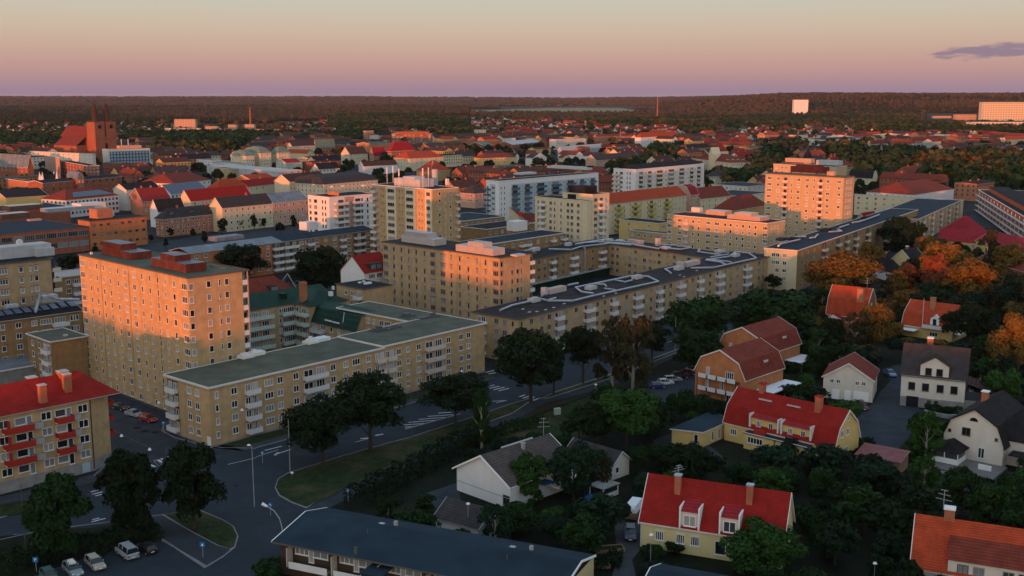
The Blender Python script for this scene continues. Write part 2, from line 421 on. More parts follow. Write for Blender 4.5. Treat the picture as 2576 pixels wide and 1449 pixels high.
def pitched(root, x0, y0, x1, y1, ze, zr, axis='x', mroof='tile_red', mwall=None, over=.4, eave=.4, hip=0., prof=None, trim='trim_white', ridge=.5, th=.18, hip2=None, name='roof'):
    """pitched roof over a rectangle; prof = extra knee points (fraction across, fraction of rise) for gambrels"""
    if axis == 'x': w = y1 - y0; L0, L1 = x0, x1; P = lambda l, t, z: (l, y0 + t, z)
    else: w = x1 - x0; L0, L1 = y0, y1; P = lambda l, t, z: (x0 + t, l, z)
    rise = zr - ze
    pts = [(0, ze)]
    if prof: pts += [(w * f * 2 * ridge, ze + rise * g) for f, g in prof]
    pts += [(w * ridge, zr)]
    if prof: pts += [(w - w * f * 2 * (1 - ridge), ze + rise * g) for f, g in reversed(prof)]
    pts += [(w, ze)]
    # eave overhang follows the slope
    s0 = (pts[1][1] - pts[0][1]) / max(.01, pts[1][0] - pts[0][0]); s1 = (pts[-2][1] - pts[-1][1]) / max(.01, pts[-1][0] - pts[-2][0])
    ext = list(pts); ext[0] = (-eave, ze - eave * s0); ext[-1] = (w + eave, ze - eave * s1)
    h2 = hip if hip2 is None else hip2
    def ins(z, h): return h * (z - ze) / rise if h else 0
    b = MB(); n = len(ext)
    ov0 = over; ov1 = over
    top0 = [P(L0 - ov0 + ins(z, hip), t, z + th) for t, z in ext]; top1 = [P(L1 + ov1 - ins(z, h2), t, z + th) for t, z in ext]
    bot0 = [P(L0 - ov0 + ins(z, hip), t, z) for t, z in ext]; bot1 = [P(L1 + ov1 - ins(z, h2), t, z) for t, z in ext]
    for i in range(n - 1):
        b.face([top0[i], top1[i], top1[i + 1], top0[i + 1]], 0)
        b.face([bot0[i + 1], bot1[i + 1], bot1[i], bot0[i]], 1)
        if not hip: b.face([bot0[i], top0[i], top0[i + 1], bot0[i + 1]], 1)
        if not h2: b.face([bot1[i + 1], top1[i + 1], top1[i], bot1[i]], 1)
    b.face([bot0[0], bot1[0], top1[0], top0[0]], 1); b.face([top0[-1], top1[-1], bot1[-1], bot0[-1]], 1)
    if hip: b.face(top0[::-1], 0); b.face(bot0, 1)
    if h2: b.face(top1, 0); b.face(bot1[::-1], 1)
    if axis == 'y':
        b.f = [f[::-1] for f in b.f]
    r = b.build(name, [M[mroof], M[trim]], root)
    if not hip and trim and over > 0:      # barge boards a little proud of the gable edges
        for (l, sg) in ((L0 - ov0, -1), (L1 + ov1, 1)):
            g = MB()
            for i in range(n - 1):
                (ta, za), (tb, zb) = ext[i], ext[i + 1]
                A0, A1 = P(l, ta, za - .12), P(l, tb, zb - .12); B0, B1 = P(l, ta, za + th + .03), P(l, tb, zb + th + .03)
                C0, C1 = P(l + sg * .12, ta, za - .12), P(l + sg * .12, tb, zb - .12); D0, D1 = P(l + sg * .12, ta, za + th + .03), P(l + sg * .12, tb, zb + th + .03)
                g.face([C0, C1, D1, D0]); g.face([B0, B1, A1, A0]); g.face([D0, D1, B1, B0]); g.face([A0, A1, C1, C0])
            g.build('barge_board', M[trim], root)
    if mwall and (not hip or not h2):
        g = MB()
        for (l, hh) in ((L0, hip), (L1, h2)):
            if hh: continue
            q = [P(l, t, z - .01) for t, z in pts]
            k = [P(l + (.2 if l == L0 else -.2), t, z - .01) for t, z in pts]
            g.face(q); g.face(k[::-1])
        g.build('gable', M[mwall], root)
    return r
# windows ---------------------------------------------------------------------------------------
WIN = {}
GL = ['glass', 'glass', 'glass', 'glass_mid', 'glass_mid', 'curtain', 'curtain', 'blind']
def winmesh(w, h, n, frame, lintel, one):
    key = (w, h, n, frame, lintel, one)
    if key in WIN: return WIN[key]
    fw = .10 if w > .7 else .08
    b = MB(); d = .075
    b.box(-w / 2, -d, -h / 2, w / 2, .0, -h / 2 + fw); b.box(-w / 2, -d, h / 2 - fw, w / 2, .0, h / 2)
    b.box(-w / 2, -d, -h / 2 + fw, -w / 2 + fw, .0, h / 2 - fw); b.box(w / 2 - fw, -d, -h / 2 + fw, w / 2, .0, h / 2 - fw)
    for i in range(1, n):
        x = -w / 2 + w * i / n; b.box(x - fw / 2, -d, -h / 2 + fw, x + fw / 2, 0, h / 2 - fw)
    b.box(-w / 2 - .06, -.16, -h / 2 - .07, w / 2 + .06, 0, -h / 2 - .002)
    ms = [M[frame]]
    if lintel:
        b.box(-w / 2 - .1, -.12, h / 2 + .002, w / 2 + .1, 0, h / 2 + .20, 1); ms.append(M[lintel])
    p = MB(); p.face([(-w / 2 + fw, -.02, -h / 2 + fw), (w / 2 - fw, -.02, -h / 2 + fw), (w / 2 - fw, -.02, h / 2 - fw), (-w / 2 + fw, -.02, h / 2 - fw)])
    if one:
        out = {}
        for g in set(GL + ['redcurtain', 'lit_window']):
            q = MB(); q.v = list(b.v); q.f = list(b.f); q.m = list(b.m)
            q.face(p.v, len(ms)); out[g] = q.mesh('window', ms + [M[g]])
        WIN[key] = out
    else:
        WIN[key] = (b.mesh('window', ms), {g: p.mesh('pane', [M[g]]) for g in set(GL + ['redcurtain', 'lit_window'])})
    return WIN[key]
TY = {'s': (.8, 1.45, 1), 'm': (1.1, 1.45, 1), 'd': (1.45, 1.45, 2), 't': (2.2, 1.45, 3), 'q': (2.9, 1.45, 4), 'n': (.5, 1.45, 1), 'i': (.45, .9, 1), 'D': (1.9, 2.1, 3), 'F': (1.2, 2.0, 2), 'k': (.6, .7, 1), 'h': (1.0, 1.25, 2), 'b': (1.6, 1.0, 2), 'T': (1.0, 2.0, 2)}
def window(root, face, s, z, ty='d', ox=0., oy=0., frame='frame_white', lintel=None, one=False, glass=None, name='window'):
    w, h, n = TY[ty] if isinstance(ty, str) else ty
    me = winmesh(w, h, n, frame, lintel, one)
    loc = (ox + s, oy - .005, z) if face == 'R' else (ox - .005, oy + s, z)
    rz = 0 if face == 'R' else -math.pi / 2
    g = glass or random.choice(GL)
    if one: return ob(name, me[g], root, loc, rz)
    o = ob(name, me[0], root, loc, rz); ob('pane', me[1][g], o); return o
BAL = {}
def balcony(root, face, s, z, w=3., d=1.2, ox=0., oy=0., panel='bal_white', h=.95, sides=True, slab='concrete'):
    """z = floor of the balcony"""
    key = (w, d, panel, h, sides, slab)
    if key not in BAL:
        b = MB(); b.box(-w / 2, -d, -.16, w / 2, 0, 0)
        p = MB(); p.box(-w / 2 - .03, -d - .06, -.18, w / 2 + .03, -d - .003, h)
        if sides: p.box(-w / 2 - .03, -d - .003, .02, -w / 2 + .02, -.02, h); p.box(w / 2 - .02, -d - .003, .02, w / 2 + .03, -.02, h)
        BAL[key] = (b.mesh('balcony', [M[slab]]), p.mesh('balcony_panel', [M[panel]]))
    a, p = BAL[key]
    loc = (ox + s, oy - .005, z) if face == 'R' else (ox - .005, oy + s, z)
    o = ob('balcony', a, root, loc, 0 if face == 'R' else -math.pi / 2)
    ob('balcony_panel', p, o); return o
def facade(b, face, cols, rows, step, ztop, one=False, frame='frame_white', lintel=None, ox=0., oy=0., dz=0., isu=True, zu=None, bal=None):
    """cols: (image x or metres, type[, options]); rows windows downward from centre height ztop"""
    for c in cols:
        s = b.su(c[0], face, zu, ox, oy) if isu else c[0]
        ty = c[1]; o = c[2] if len(c) > 2 else {}
        r0 = o.get('from', 0); r1 = o.get('to', rows)
        for i in range(r0, r1):
            z = ztop - i * step + o.get('dz', 0)
            if 'w' in o or ty == 'B':
                bw = o.get('w', 3.)
                window(b.root, face, s - bw * .22, z, o.get('win', 'd'), ox, oy, frame, None, one)
                window(b.root, face, s + bw * .24, z - .3, 'T', ox, oy, frame, None, one, name='balcony_door')
                if not (o.get('skipb') and i in o['skipb']):
                    balcony(b.root, face, s + o.get('off', 0), z - 1.35, bw, o.get('d', 1.2), ox, oy, o.get('panel', 'bal_white'))
            else:
                window(b.root, face, s, z, ty, ox, oy, o.get('frame', frame), o.get('lintel', lintel), one, o.get('glass'))
def boxpart(root, name, mats, boxes):
    b = MB()
    for q in boxes: b.box(*q)
    return b.build(name, [M[m] for m in (mats if isinstance(mats, (list, tuple)) else [mats])], root)
def duct_path(root, pts, r=.45, z=0., name='duct', m='duct', closed=False):
    b = MB()
    P = [Vector((*p[:2], p[2] if len(p) > 2 else z)) for p in pts]
    if closed: P.append(P[0])
    for p, q in zip(P, P[1:]):
        b.cyl(p, q, r, n=6)
    return b.build(name, M[m], root)
HAZE = 0.000013
# ------------------------------------------------------------------ near blocks of flats
def c4(x, base=0): return base + x / 4.0
def ph(b, u, v, uR, uL, h, m='grey', z=None, name='penthouse', steps=(), top=None):
    z = b.z + .25 if z is None else z
    x, y = b.L(u, v, z); p = b.W(x, y)
    lx = solve(p, b.a, z, uR); ly = solve(p, b.b, z, uL)
    q = MB(); q.box(x, y, z - .02, x + lx, y + ly, z + h, 0, top=1 if top else None)
    for (fx0, fx1, fy0, fy1, hh) in steps: q.box(x + lx * fx0, y + ly * fy0, z + h, x + lx * fx1, y + ly * fy1, z + h + hh, 0, top=1 if top else None)
    return q.build(name, [M[m]] + ([M[top]] if top else []), b.root)
def roofbits(b, m, lst, z=None, name='roof_vent'):
    """small things on a flat roof: (u, v, sx, sy, h)"""
    z = b.z + .2 if z is None else z
    for (u, v, sx, sy, h) in lst:
        x, y = b.L(u, v, z); q = MB(); q.box(-sx / 2, -sy / 2, 0, sx / 2, sy / 2, h); q.build(name, M[m], b.root, (x, y, z - .02))
def panel(b, face, s0, s1, z0, z1, m, out=.04, ox=0., oy=0., name='wall_panel'):
    q = MB()
    if face == 'R': q.box(ox + s0, oy - out, z0, ox + s1, oy + .01, z1)
    else: q.box(ox - out, oy + s0, z0, ox + .01, oy + s1, z1)
    return q.build(name, M[m], b.root)
def pipe(b, face, s, z0, z1, m='trim_grey', r=.07, ox=0., oy=0.):
    q = MB(); p = (ox + s, oy - .12) if face == 'R' else (ox - .12, oy + s)
    q.cyl((*p, z0), (*p, z1), r, n=6); return q.build('drainpipe', M[m], b.root)
# eleven storey block
T1 = Bld('tower_block', 'eleven storey orange lit brick block with two rust red penthouses on its roof', 'apartment block', (471.3, 701.1), 31.8, uR=623.8, uL=198.8, rot=0)
b = T1
xs = b.su(608.8, 'R')
b.walls('buff', x1=xs); b.walls('buff', x0=xs, y0=1.3, name='stair_wall'); b.flat('felt', 'frame_dark', over=.25, th=.3)
cl = [(206, 't'), (226, 's'), (242, 's'), (259, 's'), (276, 's'), (295, 's'), (314, 'd'), (336, 'd'), (356, 's'), (375.5, 's'), (396, 's'), (415, 's'), (437, 'm')]
facade(b, 'L', cl, 11, 2.87, 30.0, frame='trim')
facade(b, 'L', [(1.35, 't')], 11, 2.87, 29.9, isu=False, frame='trim')
facade(b, 'R', [(.75, 'm')], 11, 2.87, 29.9, isu=False, frame='trim')
facade(b, 'R', [(523.7, 'm'), (551, 'n'), (569, 'm')], 11, 2.87, 30.0, frame='trim')
for i in range(11):
    balcony(b.root, 'R', (xs + b.la) / 2 - .05, 29.0 - i * 2.87 - .1, b.la - xs - .2, 1.2, 0, 1.3, 'bal_white')
    window(b.root, 'R', (xs + b.la) / 2, 29.9 - i * 2.87, (1.6, 1.9, 2), 0, 1.3, 'frame_dark', name='balcony_door')
boxpart(b.root, 'balcony_frame', 'trim_grey', [(b.la - .25, .0, 0, b.la, .25, 31.7)])
for s in (12.9, 26.2, 40): pipe(b, 'L', s, 2, 31.5, 'buff', .06)
ph(b, 331, 654, 382.5, 256, 1.7, 'rust_metal', steps=[(.02, .8, .35, .98, 1.5)], top='metal_roof')
ph(b, 467.5, 686.7, 520, 381, 1.9, 'rust_metal', steps=[(.05, .8, .32, .75, 1.4)], top='metal_roof')
roofbits(b, 'wood', [(545, 672, 2.2, .8, .25), (560, 675, 1.5, .6, .2), (535, 668, 1, 1, .25)], name='timber_pile')
roofbits(b, 'trim', [(300, 645, .6, .6, .5), (430, 660, .6, .6, .5), (230, 640, .5, .5, .6)])
# corner block with green grey roof
B2 = Bld('corner_block', 'four storey buff brick corner block with flat greenish roof beside the road junction', 'apartment block', (526.3, 977.5), 12.4, uR=1219, ry=817.5, uL=436.3)
b = B2; b.lb = 15.5
xb = b.su(965, 'R'); wx = b.su(1027.8, 'R', None, 0, 20)
wx = b.L(1027.8, 813, 12.4)[0]
b.walls('buff', x1=xb); b.walls('buff', 12.6, x0=xb, name='wall')
b.flat('felt', 'trim', over=.55, th=.42, x1=xb - .6); b.flat('felt', 'trim', over=.5, th=.40, z=12.7, x0=xb, name='roof')
b.walls('buff', 12.6, x0=wx, y0=15.5, y1=44, name='wing_wall'); b.flat('felt', 'trim', over=.5, th=.395, z=12.705, x0=wx, y0=16.4, y1=44, name='wing_roof')
FOOT.append((b.W(wx, 15), b.a, b.b, b.la - wx, 29, 12.6))
q2 = lambda x: 644 + x / 4
cl = [(543.7, 's'), (587.5, 'd'), (q2(125), 't'), (q2(238), 'd'), (q2(397), 'd'), (q2(772), 'd'), (q2(900), 'd'), (q2(1005), 't'), (q2(1130), 'd'), (q2(1435), 'd'), (q2(1525), 'h'), (q2(1635), 'd'), (q2(1935), 'd'), (q2(2060), 'd'), (q2(2137), 'd')]
facade(b, 'R', cl, 4, 2.78, 10.75)
def loggia(b, face, u0, u1, zt, rows, step, pan, m='recess_pink', ox=0, oy=0, d=1.0):
    s0, s1 = (b.su(u0, face, None, ox, oy), b.su(u1, face, None, ox, oy)) if u0 > 60 else (u0, u1)
    if s1 < s0: s0, s1 = s1, s0
    panel(b, face, s0, s1, 1.2, zt + 1.1, m, .03, ox, oy)
    w = s1 - s0
    for i in range(rows):
        window(b.root, face, s0 + w * .24, zt - i * step, (w * .36, 1.5, 2), ox - (.03 if face == 'L' else 0), oy - (.03 if face == 'R' else 0))
        window(b.root, face, s0 + w * .72, zt - i * step - .2, (w * .34, 2.0, 3), ox - (.03 if face == 'L' else 0), oy - (.03 if face == 'R' else 0), name='balcony_door')
        balcony(b.root, face, (s0 + s1) / 2, zt - 1.35 - i * step, round(w * .92, 1), d, ox, oy, pan)
loggia(b, 'R', 613, 650, 10.75, 4, 2.78, 'bal_white')
loggia(b, 'R', q2(462), q2(712), 10.75, 4, 2.78, 'bal_white')
loggia(b, 'R', q2(1192), q2(1292), 10.75, 4, 2.78, 'bal_cream')
loggia(b, 'R', q2(1298), q2(1392), 10.75, 4, 2.78, 'bal_cream')
loggia(b, 'R', q2(1690), q2(1888), 10.75, 4, 2.78, 'bal_cream')
facade(b, 'L', [(475, 'd'), (495, 'd')], 4, 2.78, 10.75)
loggia(b, 'L', 11.3, 15.2, 10.75, 4, 2.78, 'bal_white', 'recess', d=.9)
b.z = 12.6
facade(b, 'L', [(910, 'd'), (926.5, 'd'), (940, 'h'), (960, 'd'), (975, 't'), (996, 'd')], 3, 2.78, 11.0, ox=wx)
b.z = 12.4
boxpart(b.root, 'entrance_door', 'frame_white', [(-.08, .25, 0, 0, 1.5, 2.2)])
boxpart(b.root, 'plinth', 'concrete', [(-.06, -.06, -.2, b.la + .06, 0, .5), (-.06, -.06, -.2, 0, 15.5, .5)])
def vents(b, m, u, v, lst, z, name='roof_ventilation_unit'):
    x, y = b.L(u, v, z); q = MB()
    for (ax, ay, sx, sy, z0, h) in lst: q.box(x + ax, y + ay, z + z0, x + ax + sx, y + ay + sy, z + z0 + h)
    return q.build(name, M[m], b.root)
GR = [(0, 0, 4.6, 3.2, .0, .45), (.4, .4, 3.2, 2.2, .5, .25), (5.0, .3, 3.4, 2.4, 0, .5), (1.3, 1, 1.2, 1.2, .8, .5), (5.5, .9, 2.2, .3, .5, .3)]
vents(b, 'white', 612, 905, [(0, 0, 3, 2.4, 0, .7), (.5, .5, 1.5, 1.4, .72, .4), (2.8, .2, 3.4, 2.2, .1, .8), (3.6, 1, 1, 1, .92, .4)], 12.65)
vents(b, 'white', 777, 868, [(0, 0, 3.2, 2.6, 0, .6), (.5, .5, 1.6, 1.4, .62, .5), (3.1, .3, 3.8, 2.6, 0, .8), (1.2, 1, .7, .7, 1.14, .5)], 12.65)
vents(b, 'pole', 950, 838, GR, 12.9); vents(b, 'pole', 1020, 801, [(0, 0, 3.6, 2.6, .0, .5), (.5, .5, 2, 1.5, .52, .5)], 12.9)
vents(b, 'pole', 1062, 805, [(0, 0, 3, 2, .0, .5), (3.3, -.5, 3, 2, 0, .5), (4, 0, 1, 1, .52, .6)], 12.9)
# eight storey block in the middle
MB8 = Bld('tower_block', 'eight storey brick block half in shadow with a grey and a pink penthouse', 'apartment block', (1256.6, 650.4), 23.5, uR=1347, uL=962.8)
b = MB8
xs = b.su(1334, 'R')
b.walls('buff2', x1=xs); b.walls('buff2', x0=xs, y0=1.2, name='stair_wall'); b.flat('felt_brown', 'frame_dark', over=.3, th=.3)
w8 = lambda x: 644 + x / 4
cl = [(w8(1305), 't'), (w8(1387), 's'), (w8(1463), 's'), (w8(1537), 's'), (w8(1612), 's'), (w8(1695), 's'), (w8(1778), 't'), (w8(1880), 't'), (w8(1965), 's'), (w8(2050), 's'), (w8(2137), 's'), (w8(2225), 's'), (w8(2310), 's')]
facade(b, 'L', cl, 8, 2.78, 21.6, frame='trim_grey', lintel='lintel')
facade(b, 'L', [(1.5, 't')], 8, 2.78, 21.6, isu=False, frame='trim_grey', lintel='lintel')
facade(b, 'R', [(.8, 'm')], 8, 2.78, 21.6, isu=False, frame='trim_grey', lintel='lintel')
facade(b, 'R', [(1302, 'm'), (1311, 'n'), (1288, 's')], 8, 2.78, 21.6, frame='trim_grey')
for i in range(8):
    balcony(b.root, 'R', (xs + b.la) / 2 - .05, 20.3 - i * 2.78, b.la - xs - .1, 1.1, 0, 1.2, 'bal_white')
    window(b.root, 'R', (xs + b.la) / 2, 21.4 - i * 2.78, (1.5, 1.9, 2), 0, 1.2, 'frame_dark', name='balcony_door')
for s in (8, 18, 28, 39, 48): pipe(b, 'L', s, 2, 23.2, 'trim_grey', .05)
ph(b, 1092.7, 619, 1122.7, 1010, 2.0, 'pink_box', steps=[(.1, .9, .25, .95, 1.5)], top='lightgrey')
ph(b, 1240, 644, 1270, 1146.5, 2.0, 'pink_box', steps=[(.1, .9, .3, .7, 1.3)], top='lightgrey')
ph(b, 1300, 646, 1322, 1284, .5, 'lightgrey')
# long block along the avenue
w9 = lambda x: 1288 + x / 4
L3 = Bld('long_block', 'long four storey brick block with white balconies and silver duct loops on its roof', 'apartment block', (1303, 804), 12, uR=1941.5, ry=644, uL=1210.4)
b = L3; b.lb = 15.5
b.walls('buff2'); b.flat('felt_brown', 'frame_dark', over=.6, th=.3)
bals = [(465, 3.2, 1), (767, 4.6, 0), (1015, 3., 1), (1257, 4.4, 0), (1475, 3., 1), (1690, 4.2, 0), (1885, 3., 1), (2085, 4.4, 0), (2360, 4.6, 0)]
cl = [(w9(x), 'd') for x in (195, 297, 375, 545, 645, 860, 937, 1083, 1153, 1330, 1400, 1535, 1597, 1818, 1995, 2205, 2270, 2490, 2530)] + [(w9(x), 's') for x in (95, 1760, 1940, 2150)]
facade(b, 'R', cl, 4, 2.8, 10.6, frame='trim_grey')
for x, w, k in bals:
    s = b.su(w9(x), 'R'); panel(b, 'R', s - w / 2 - .6, s + w / 2 + .3, 1.0, 11.6, 'recess_pink', .03)
    for i in range(4):
        window(b.root, 'R', s - w * .28, 10.5 - i * 2.8, 'm', 0, -.03, 'trim_grey'); window(b.root, 'R', s + w * .2, 10.3 - i * 2.8, 'T', 0, -.03, 'frame_white', name='balcony_door')
        if i < 3 or k: balcony(b.root, 'R', s, 9.3 - (i + (1 if k and 0 else 0)) * 2.8 , w, 1.2, 0, 0, 'bal_white')
facade(b, 'L', [(1249, 'd'), (1270, 'd'), (1290, 's')], 4, 2.8, 10.6, frame='trim_grey')
facade(b, 'L', [(12.6, 'B', {'w': 3.2})], 4, 2.8, 10.6, isu=False)
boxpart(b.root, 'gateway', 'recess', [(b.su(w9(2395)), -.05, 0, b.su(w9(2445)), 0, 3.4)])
boxpart(b.root, 'plinth', 'concrete', [(-.05, -.05, -.2, b.la, 0, .6)])
def duct(b, pts, z=None, r=.33, closed=False, m='duct'):
    z = b.z + .75 if z is None else z
    P = [b.L(w9(x), 536.7 + y / 4, z) for x, y in pts]
    return duct_path(b.root, P, r, z, m=m, closed=closed)
duct(b, [(-120, 975), (0, 925), (210, 878), (250, 850), (370, 880), (610, 880), (820, 828), (1475, 685), (1370, 635), (1200, 630), (640, 745), (700, 790), (820, 805)])
duct(b, [(300, 830), (320, 815), (360, 808)], r=.3); duct(b, [(370, 870), (440, 850)], r=.3)
duct(b, [(830, 712), (930, 715), (950, 732)], r=.3); duct(b, [(1040, 672), (1140, 690), (1210, 672)], r=.3); duct(b, [(930, 755), (1040, 770)], r=.25)
duct(b, [(560, 722), (665, 702)], r=.35)
duct(b, [(1600, 600), (1540, 560), (1750, 505), (1800, 500)]); duct(b, [(1800, 550), (2030, 545), (2460, 450), (2380, 400), (2250, 385), (2200, 430), (2080, 450), (1950, 470), (2100, 490), (2150, 515)])
duct(b, [(2000, 440), (2180, 410)], r=.3); duct(b, [(1960, 460), (2210, 490)], r=.3)
vents(b, 'pink_box', w9(360), 536.7 + 830 / 4, [(0, 1, 1.6, 1.6, 0, 2.2), (2, .6, 8.2, 2.2, 0, 1.6)], 12.2, 'plant_room')
vents(b, 'pink_box', w9(1790), 536.7 + 545 / 4, [(0, 1, 9, 2.2, 0, 1.6), (-1.5, 2, 1.4, 2.4, 0, 1.8)], 12.2, 'plant_room')
for (x, y) in ((215, 905), (790, 780), (1260, 670), (1680, 580), (2250, 445)): vents(b, 'lightgrey', w9(x), 536.7 + y / 4, [(0, 0, 3.6, 2.2, .1, 1.0), (.4, .3, 2.6, 1.4, 1.12, .25)], 12.2)
roofbits(b, 'lightgrey', [(w9(x), 536.7 + y / 4, .9, .5, .18) for x, y in ((175, 995), (250, 990), (340, 972), (1045, 805), (420, 950), (525, 910), (925, 835), (1730, 640), (1690, 622), (1860, 578), (110, 965))])
# its rear and side wings round the courtyard
CB = Bld('courtyard_block', 'brick rear wing of the courtyard with ducts on a black roof', 'apartment block', (1348, 651), 12, uR=1530.5, ry=615.4, lb=13)
b = CB
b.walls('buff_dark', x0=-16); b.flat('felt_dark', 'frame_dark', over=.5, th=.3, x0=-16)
facade(b, 'R', [(w9(x), 'd') for x in (270, 330, 457, 517, 685, 815, 957)], 3, 2.8, 10.5, frame='trim_grey')
for x, w in ((400, 3), (615, 4.5), (903, 4.2)):
    s = b.su(w9(x))
    for i in range(3): balcony(b.root, 'R', s, 9.2 - i * 2.8, w); window(b.root, 'R', s, 10.4 - i * 2.8, 'D', frame='trim_grey', name='balcony_door')
duct(b, [(120, 378), (220, 362)]); duct(b, [(370, 360), (600, 365), (690, 335), (990, 300), (1200, 318)]); duct(b, [(640, 310), (950, 262)], r=.5); duct(b, [(690, 300), (900, 285), (980, 300)])
boxpart(b.root, 'duct', 'duct', [(b.su(w9(722)) - .3, -.7, 1, b.su(w9(722)) + .3, -.05, 12.9)])
vents(b, 'lightgrey', w9(225), 536.7 + 385 / 4, [(0, 0, 3.8, 2.4, 0, 1.2)], 12.2); vents(b, 'lightgrey', w9(570), 536.7 + 330 / 4, [(0, 0, 2.5, 2, 0, 1.2)], 12.2)
boxpart(b.root, 'shop_front', 'green_metal', [(-16, -.9, 0, b.la, -.06, 3.2)])
boxpart(b.root, 'awning', 'concrete', [(-16, -2.6, 3.25, b.la, -.02, 3.5)])
DB = Bld('courtyard_block', 'brick side wing of the courtyard, darker roof covered in silver ducts', 'apartment block', (1763, 646.7), 12, uL=1530.5, ly=615.4, la=14)
b = DB
b.walls('buff2', y0=-3, y1=b.lb + 13); b.flat('felt_brown', 'frame_dark', over=.5, th=.29, y0=-3, y1=b.lb + 13, z=12.02)
facade(b, 'L', [(w9(x), 'd') for x in (1015, 1065, 1187, 1245, 1335, 1395, 1483, 1635, 1715, 1780)] + [(w9(x), 'k') for x in (1145, 1440, 1568)], 4, 2.8, 10.6, frame='trim_grey')
duct(b, [(960, 290), (1200, 310), (1470, 355), (1530, 330)]); duct(b, [(890, 290), (920, 272), (1090, 280), (1260, 300), (1280, 275)]); duct(b, [(1560, 350), (1700, 362), (1800, 345), (1700, 325), (1500, 312)])
duct(b, [(1890, 365), (1870, 385), (2000, 405), (2100, 415)])
vents(b, 'pink_box', w9(1290), 536.7 + 320 / 4, [(0, 0, 2.2, 7, 0, 1.7)], 12.2, 'plant_room'); vents(b, 'pink_box', w9(1470), 536.7 + 330 / 4, [(0, 0, 1.6, 1.6, 0, 3)], 12.2, 'plant_room')
for (x, y) in ((980, 285), (1100, 295), (1560, 365), (2100, 400)): vents(b, 'lightgrey', w9(x), 536.7 + y / 4, [(0, 0, 2.4, 3, 0, 1.0)], 12.2)
# red roofed block by the junction
R3 = Bld('red_roofed_block', 'brick block with red tiled roof and red fronted balconies at the left edge', 'apartment block', (226, 997), 14.6, la=4.5, lb=12)
b = R3
FOOT.append((b.W(-45, 0), b.a, b.b, 50, 12, 14.6))
q = MB(); q.prism([(-45, 0), (0, 0), (4.5, 2.2), (4.5, 12), (-45, 12)], 2.2, 14.55); q.build('wall', M['buff'], b.root)
q = MB(); q.prism([(-45.05, -.05), (0.02, -.05), (4.55, 2.15), (4.55, 12.05), (-45.05, 12.05)], -.3, 2.2); q.build('basement_wall', M['concrete'], b.root)
pitched(b.root, -45, 0, 5.2, 12, 14.6, 18.2, 'x', 'tile_red', None, 0, .7, hip=0, hip2=4.5, trim='trim_grey')
for (u, v, w, h) in ((80, 962, 1.6, 1.3), (106, 985, 1.2, 1.5), (158, 952, 1.7, 1.7), (168, 962, 1.3, 1.9)):
    x, y = b.L(u, v, 17.5); o = boxpart(b.root, 'chimney', 'chimney', [(x - w / 2, y - w / 2, 15.5, x + w / 2, y + w / 2, 17.2 + h)])
    k = MB(); k.box(x - w / 2 - .08, y - w / 2 - .08, 17.2 + h, x + w / 2 + .08, y + w / 2 + .08, 17.35 + h); k.build('chimney_cap', M['lightgrey'], o)
facade(b, 'R', [(113.7, (1.9, 1.5, 2)), (205.7, (1.9, 1.5, 2)), (6, (1.9, 1.5, 2))], 4, 2.95, 12.6)
for i in range(4):
    z = 12.5 - i * 2.95
    for u, ww, bw, ub in ((160, 2.0, 4.2, 163), (60, 2.0, 7.0, 47)):
        s = b.su(u); window(b.root, 'R', s - .8, z + .1, (ww, 1.4, 1)); window(b.root, 'R', s + .8, z - .2, (1.0, 2.1, 1), name='balcony_door')
        if i < 3: balcony(b.root, 'R', b.su(ub) - .6, z - 1.4, bw * .75, 1.4, 0, 0, 'bal_red', slab='trim_white'); balcony(b.root, 'R', b.su(ub) + bw * .375 + .1, z - 1.4, bw * .28, 1.2, 0, 0, 'trim_grey', slab='trim_white')
        if i < 3 and ub == 47: boxpart(b.root, 'balcony_screen', 'bal_red', [(s - 3.2, -1.4, z - 1.3, s - 3.1, 0, z + .8)])
for i in range(3):
    z = 12.4 - i * 2.95
    boxpart(b.root, 'balcony', 'trim_white', [(4.5, 3.2, z - 1.5, 5.9, 7.6, z - 1.35)])
    boxpart(b.root, 'balcony_panel', 'bal_red', [(4.6, 3.1, z - 1.5, 5.9, 3.18, z - .45), (5.9, 3.1, z - 1.5, 5.98, 7.6, z - .45)])
    boxpart(b.root, 'window', 'frame_white', [(4.56, 3.8, z - .9, 4.62, 5.6, z + .7)])
pipe(b, 'R', -.1, .5, 14.4, 'bark', .1)
boxpart(b.root, 'shop_sign', 'white', [(4.6, 3.2, 2.3, 4.75, 6.4, 3.6)])
boxpart(b.root, 'plinth_door', 'bluewall', [(-2.4, -.12, .2, -.9, -.06, 2)])
boxpart(b.root, 'solar_panel', 'solar', [(.2, 6.3, 17.4, .25, 8, 17.5)])
# far left blocks
B4 = Bld('brick_block', 'tall buff brick block with red window heads at the left edge', 'apartment block', (127.5, 651.7), 26, la=0, lb=14)
b = B4
b.walls('buff2', x0=-45, x1=0); b.flat('felt_dark', 'frame_dark', over=.4, th=.3, x0=-45, x1=0)
FOOT.append((b.W(-45, 0), b.a, b.b, 45, 14, 26))
facade(b, 'R', [(c / 4, t) for c, t in ((25, 't'), (205, 'm'), (300, 'n'), (355, 'm'))], 6, 2.85, 24, lintel='lintel')
for i in range(6):
    boxpart(b.root, 'balcony', 'concrete', [(0.02, .2, 22.3 - i * 2.85, 2.6, 3.4, 22.45 - i * 2.85)]); boxpart(b.root, 'balcony_panel', 'bal_cream', [(.4, .1, 22.3 - i * 2.85, 2.6, .18, 23.4 - i * 2.85), (2.6, .1, 22.3 - i * 2.85, 2.68, 3.4, 23.4 - i * 2.85)])
boxpart(b.root, 'stair_tower', 'glass_mid', [(.02, 3.5, 0, 2.2, 6, 25.8)])
vents(b, 'lightgrey', 10, 655, [(0, 2, 14, 6, 0, 3.2), (9, 0, 5, 3, 0, 2.2)], 26.2, 'plant_room')
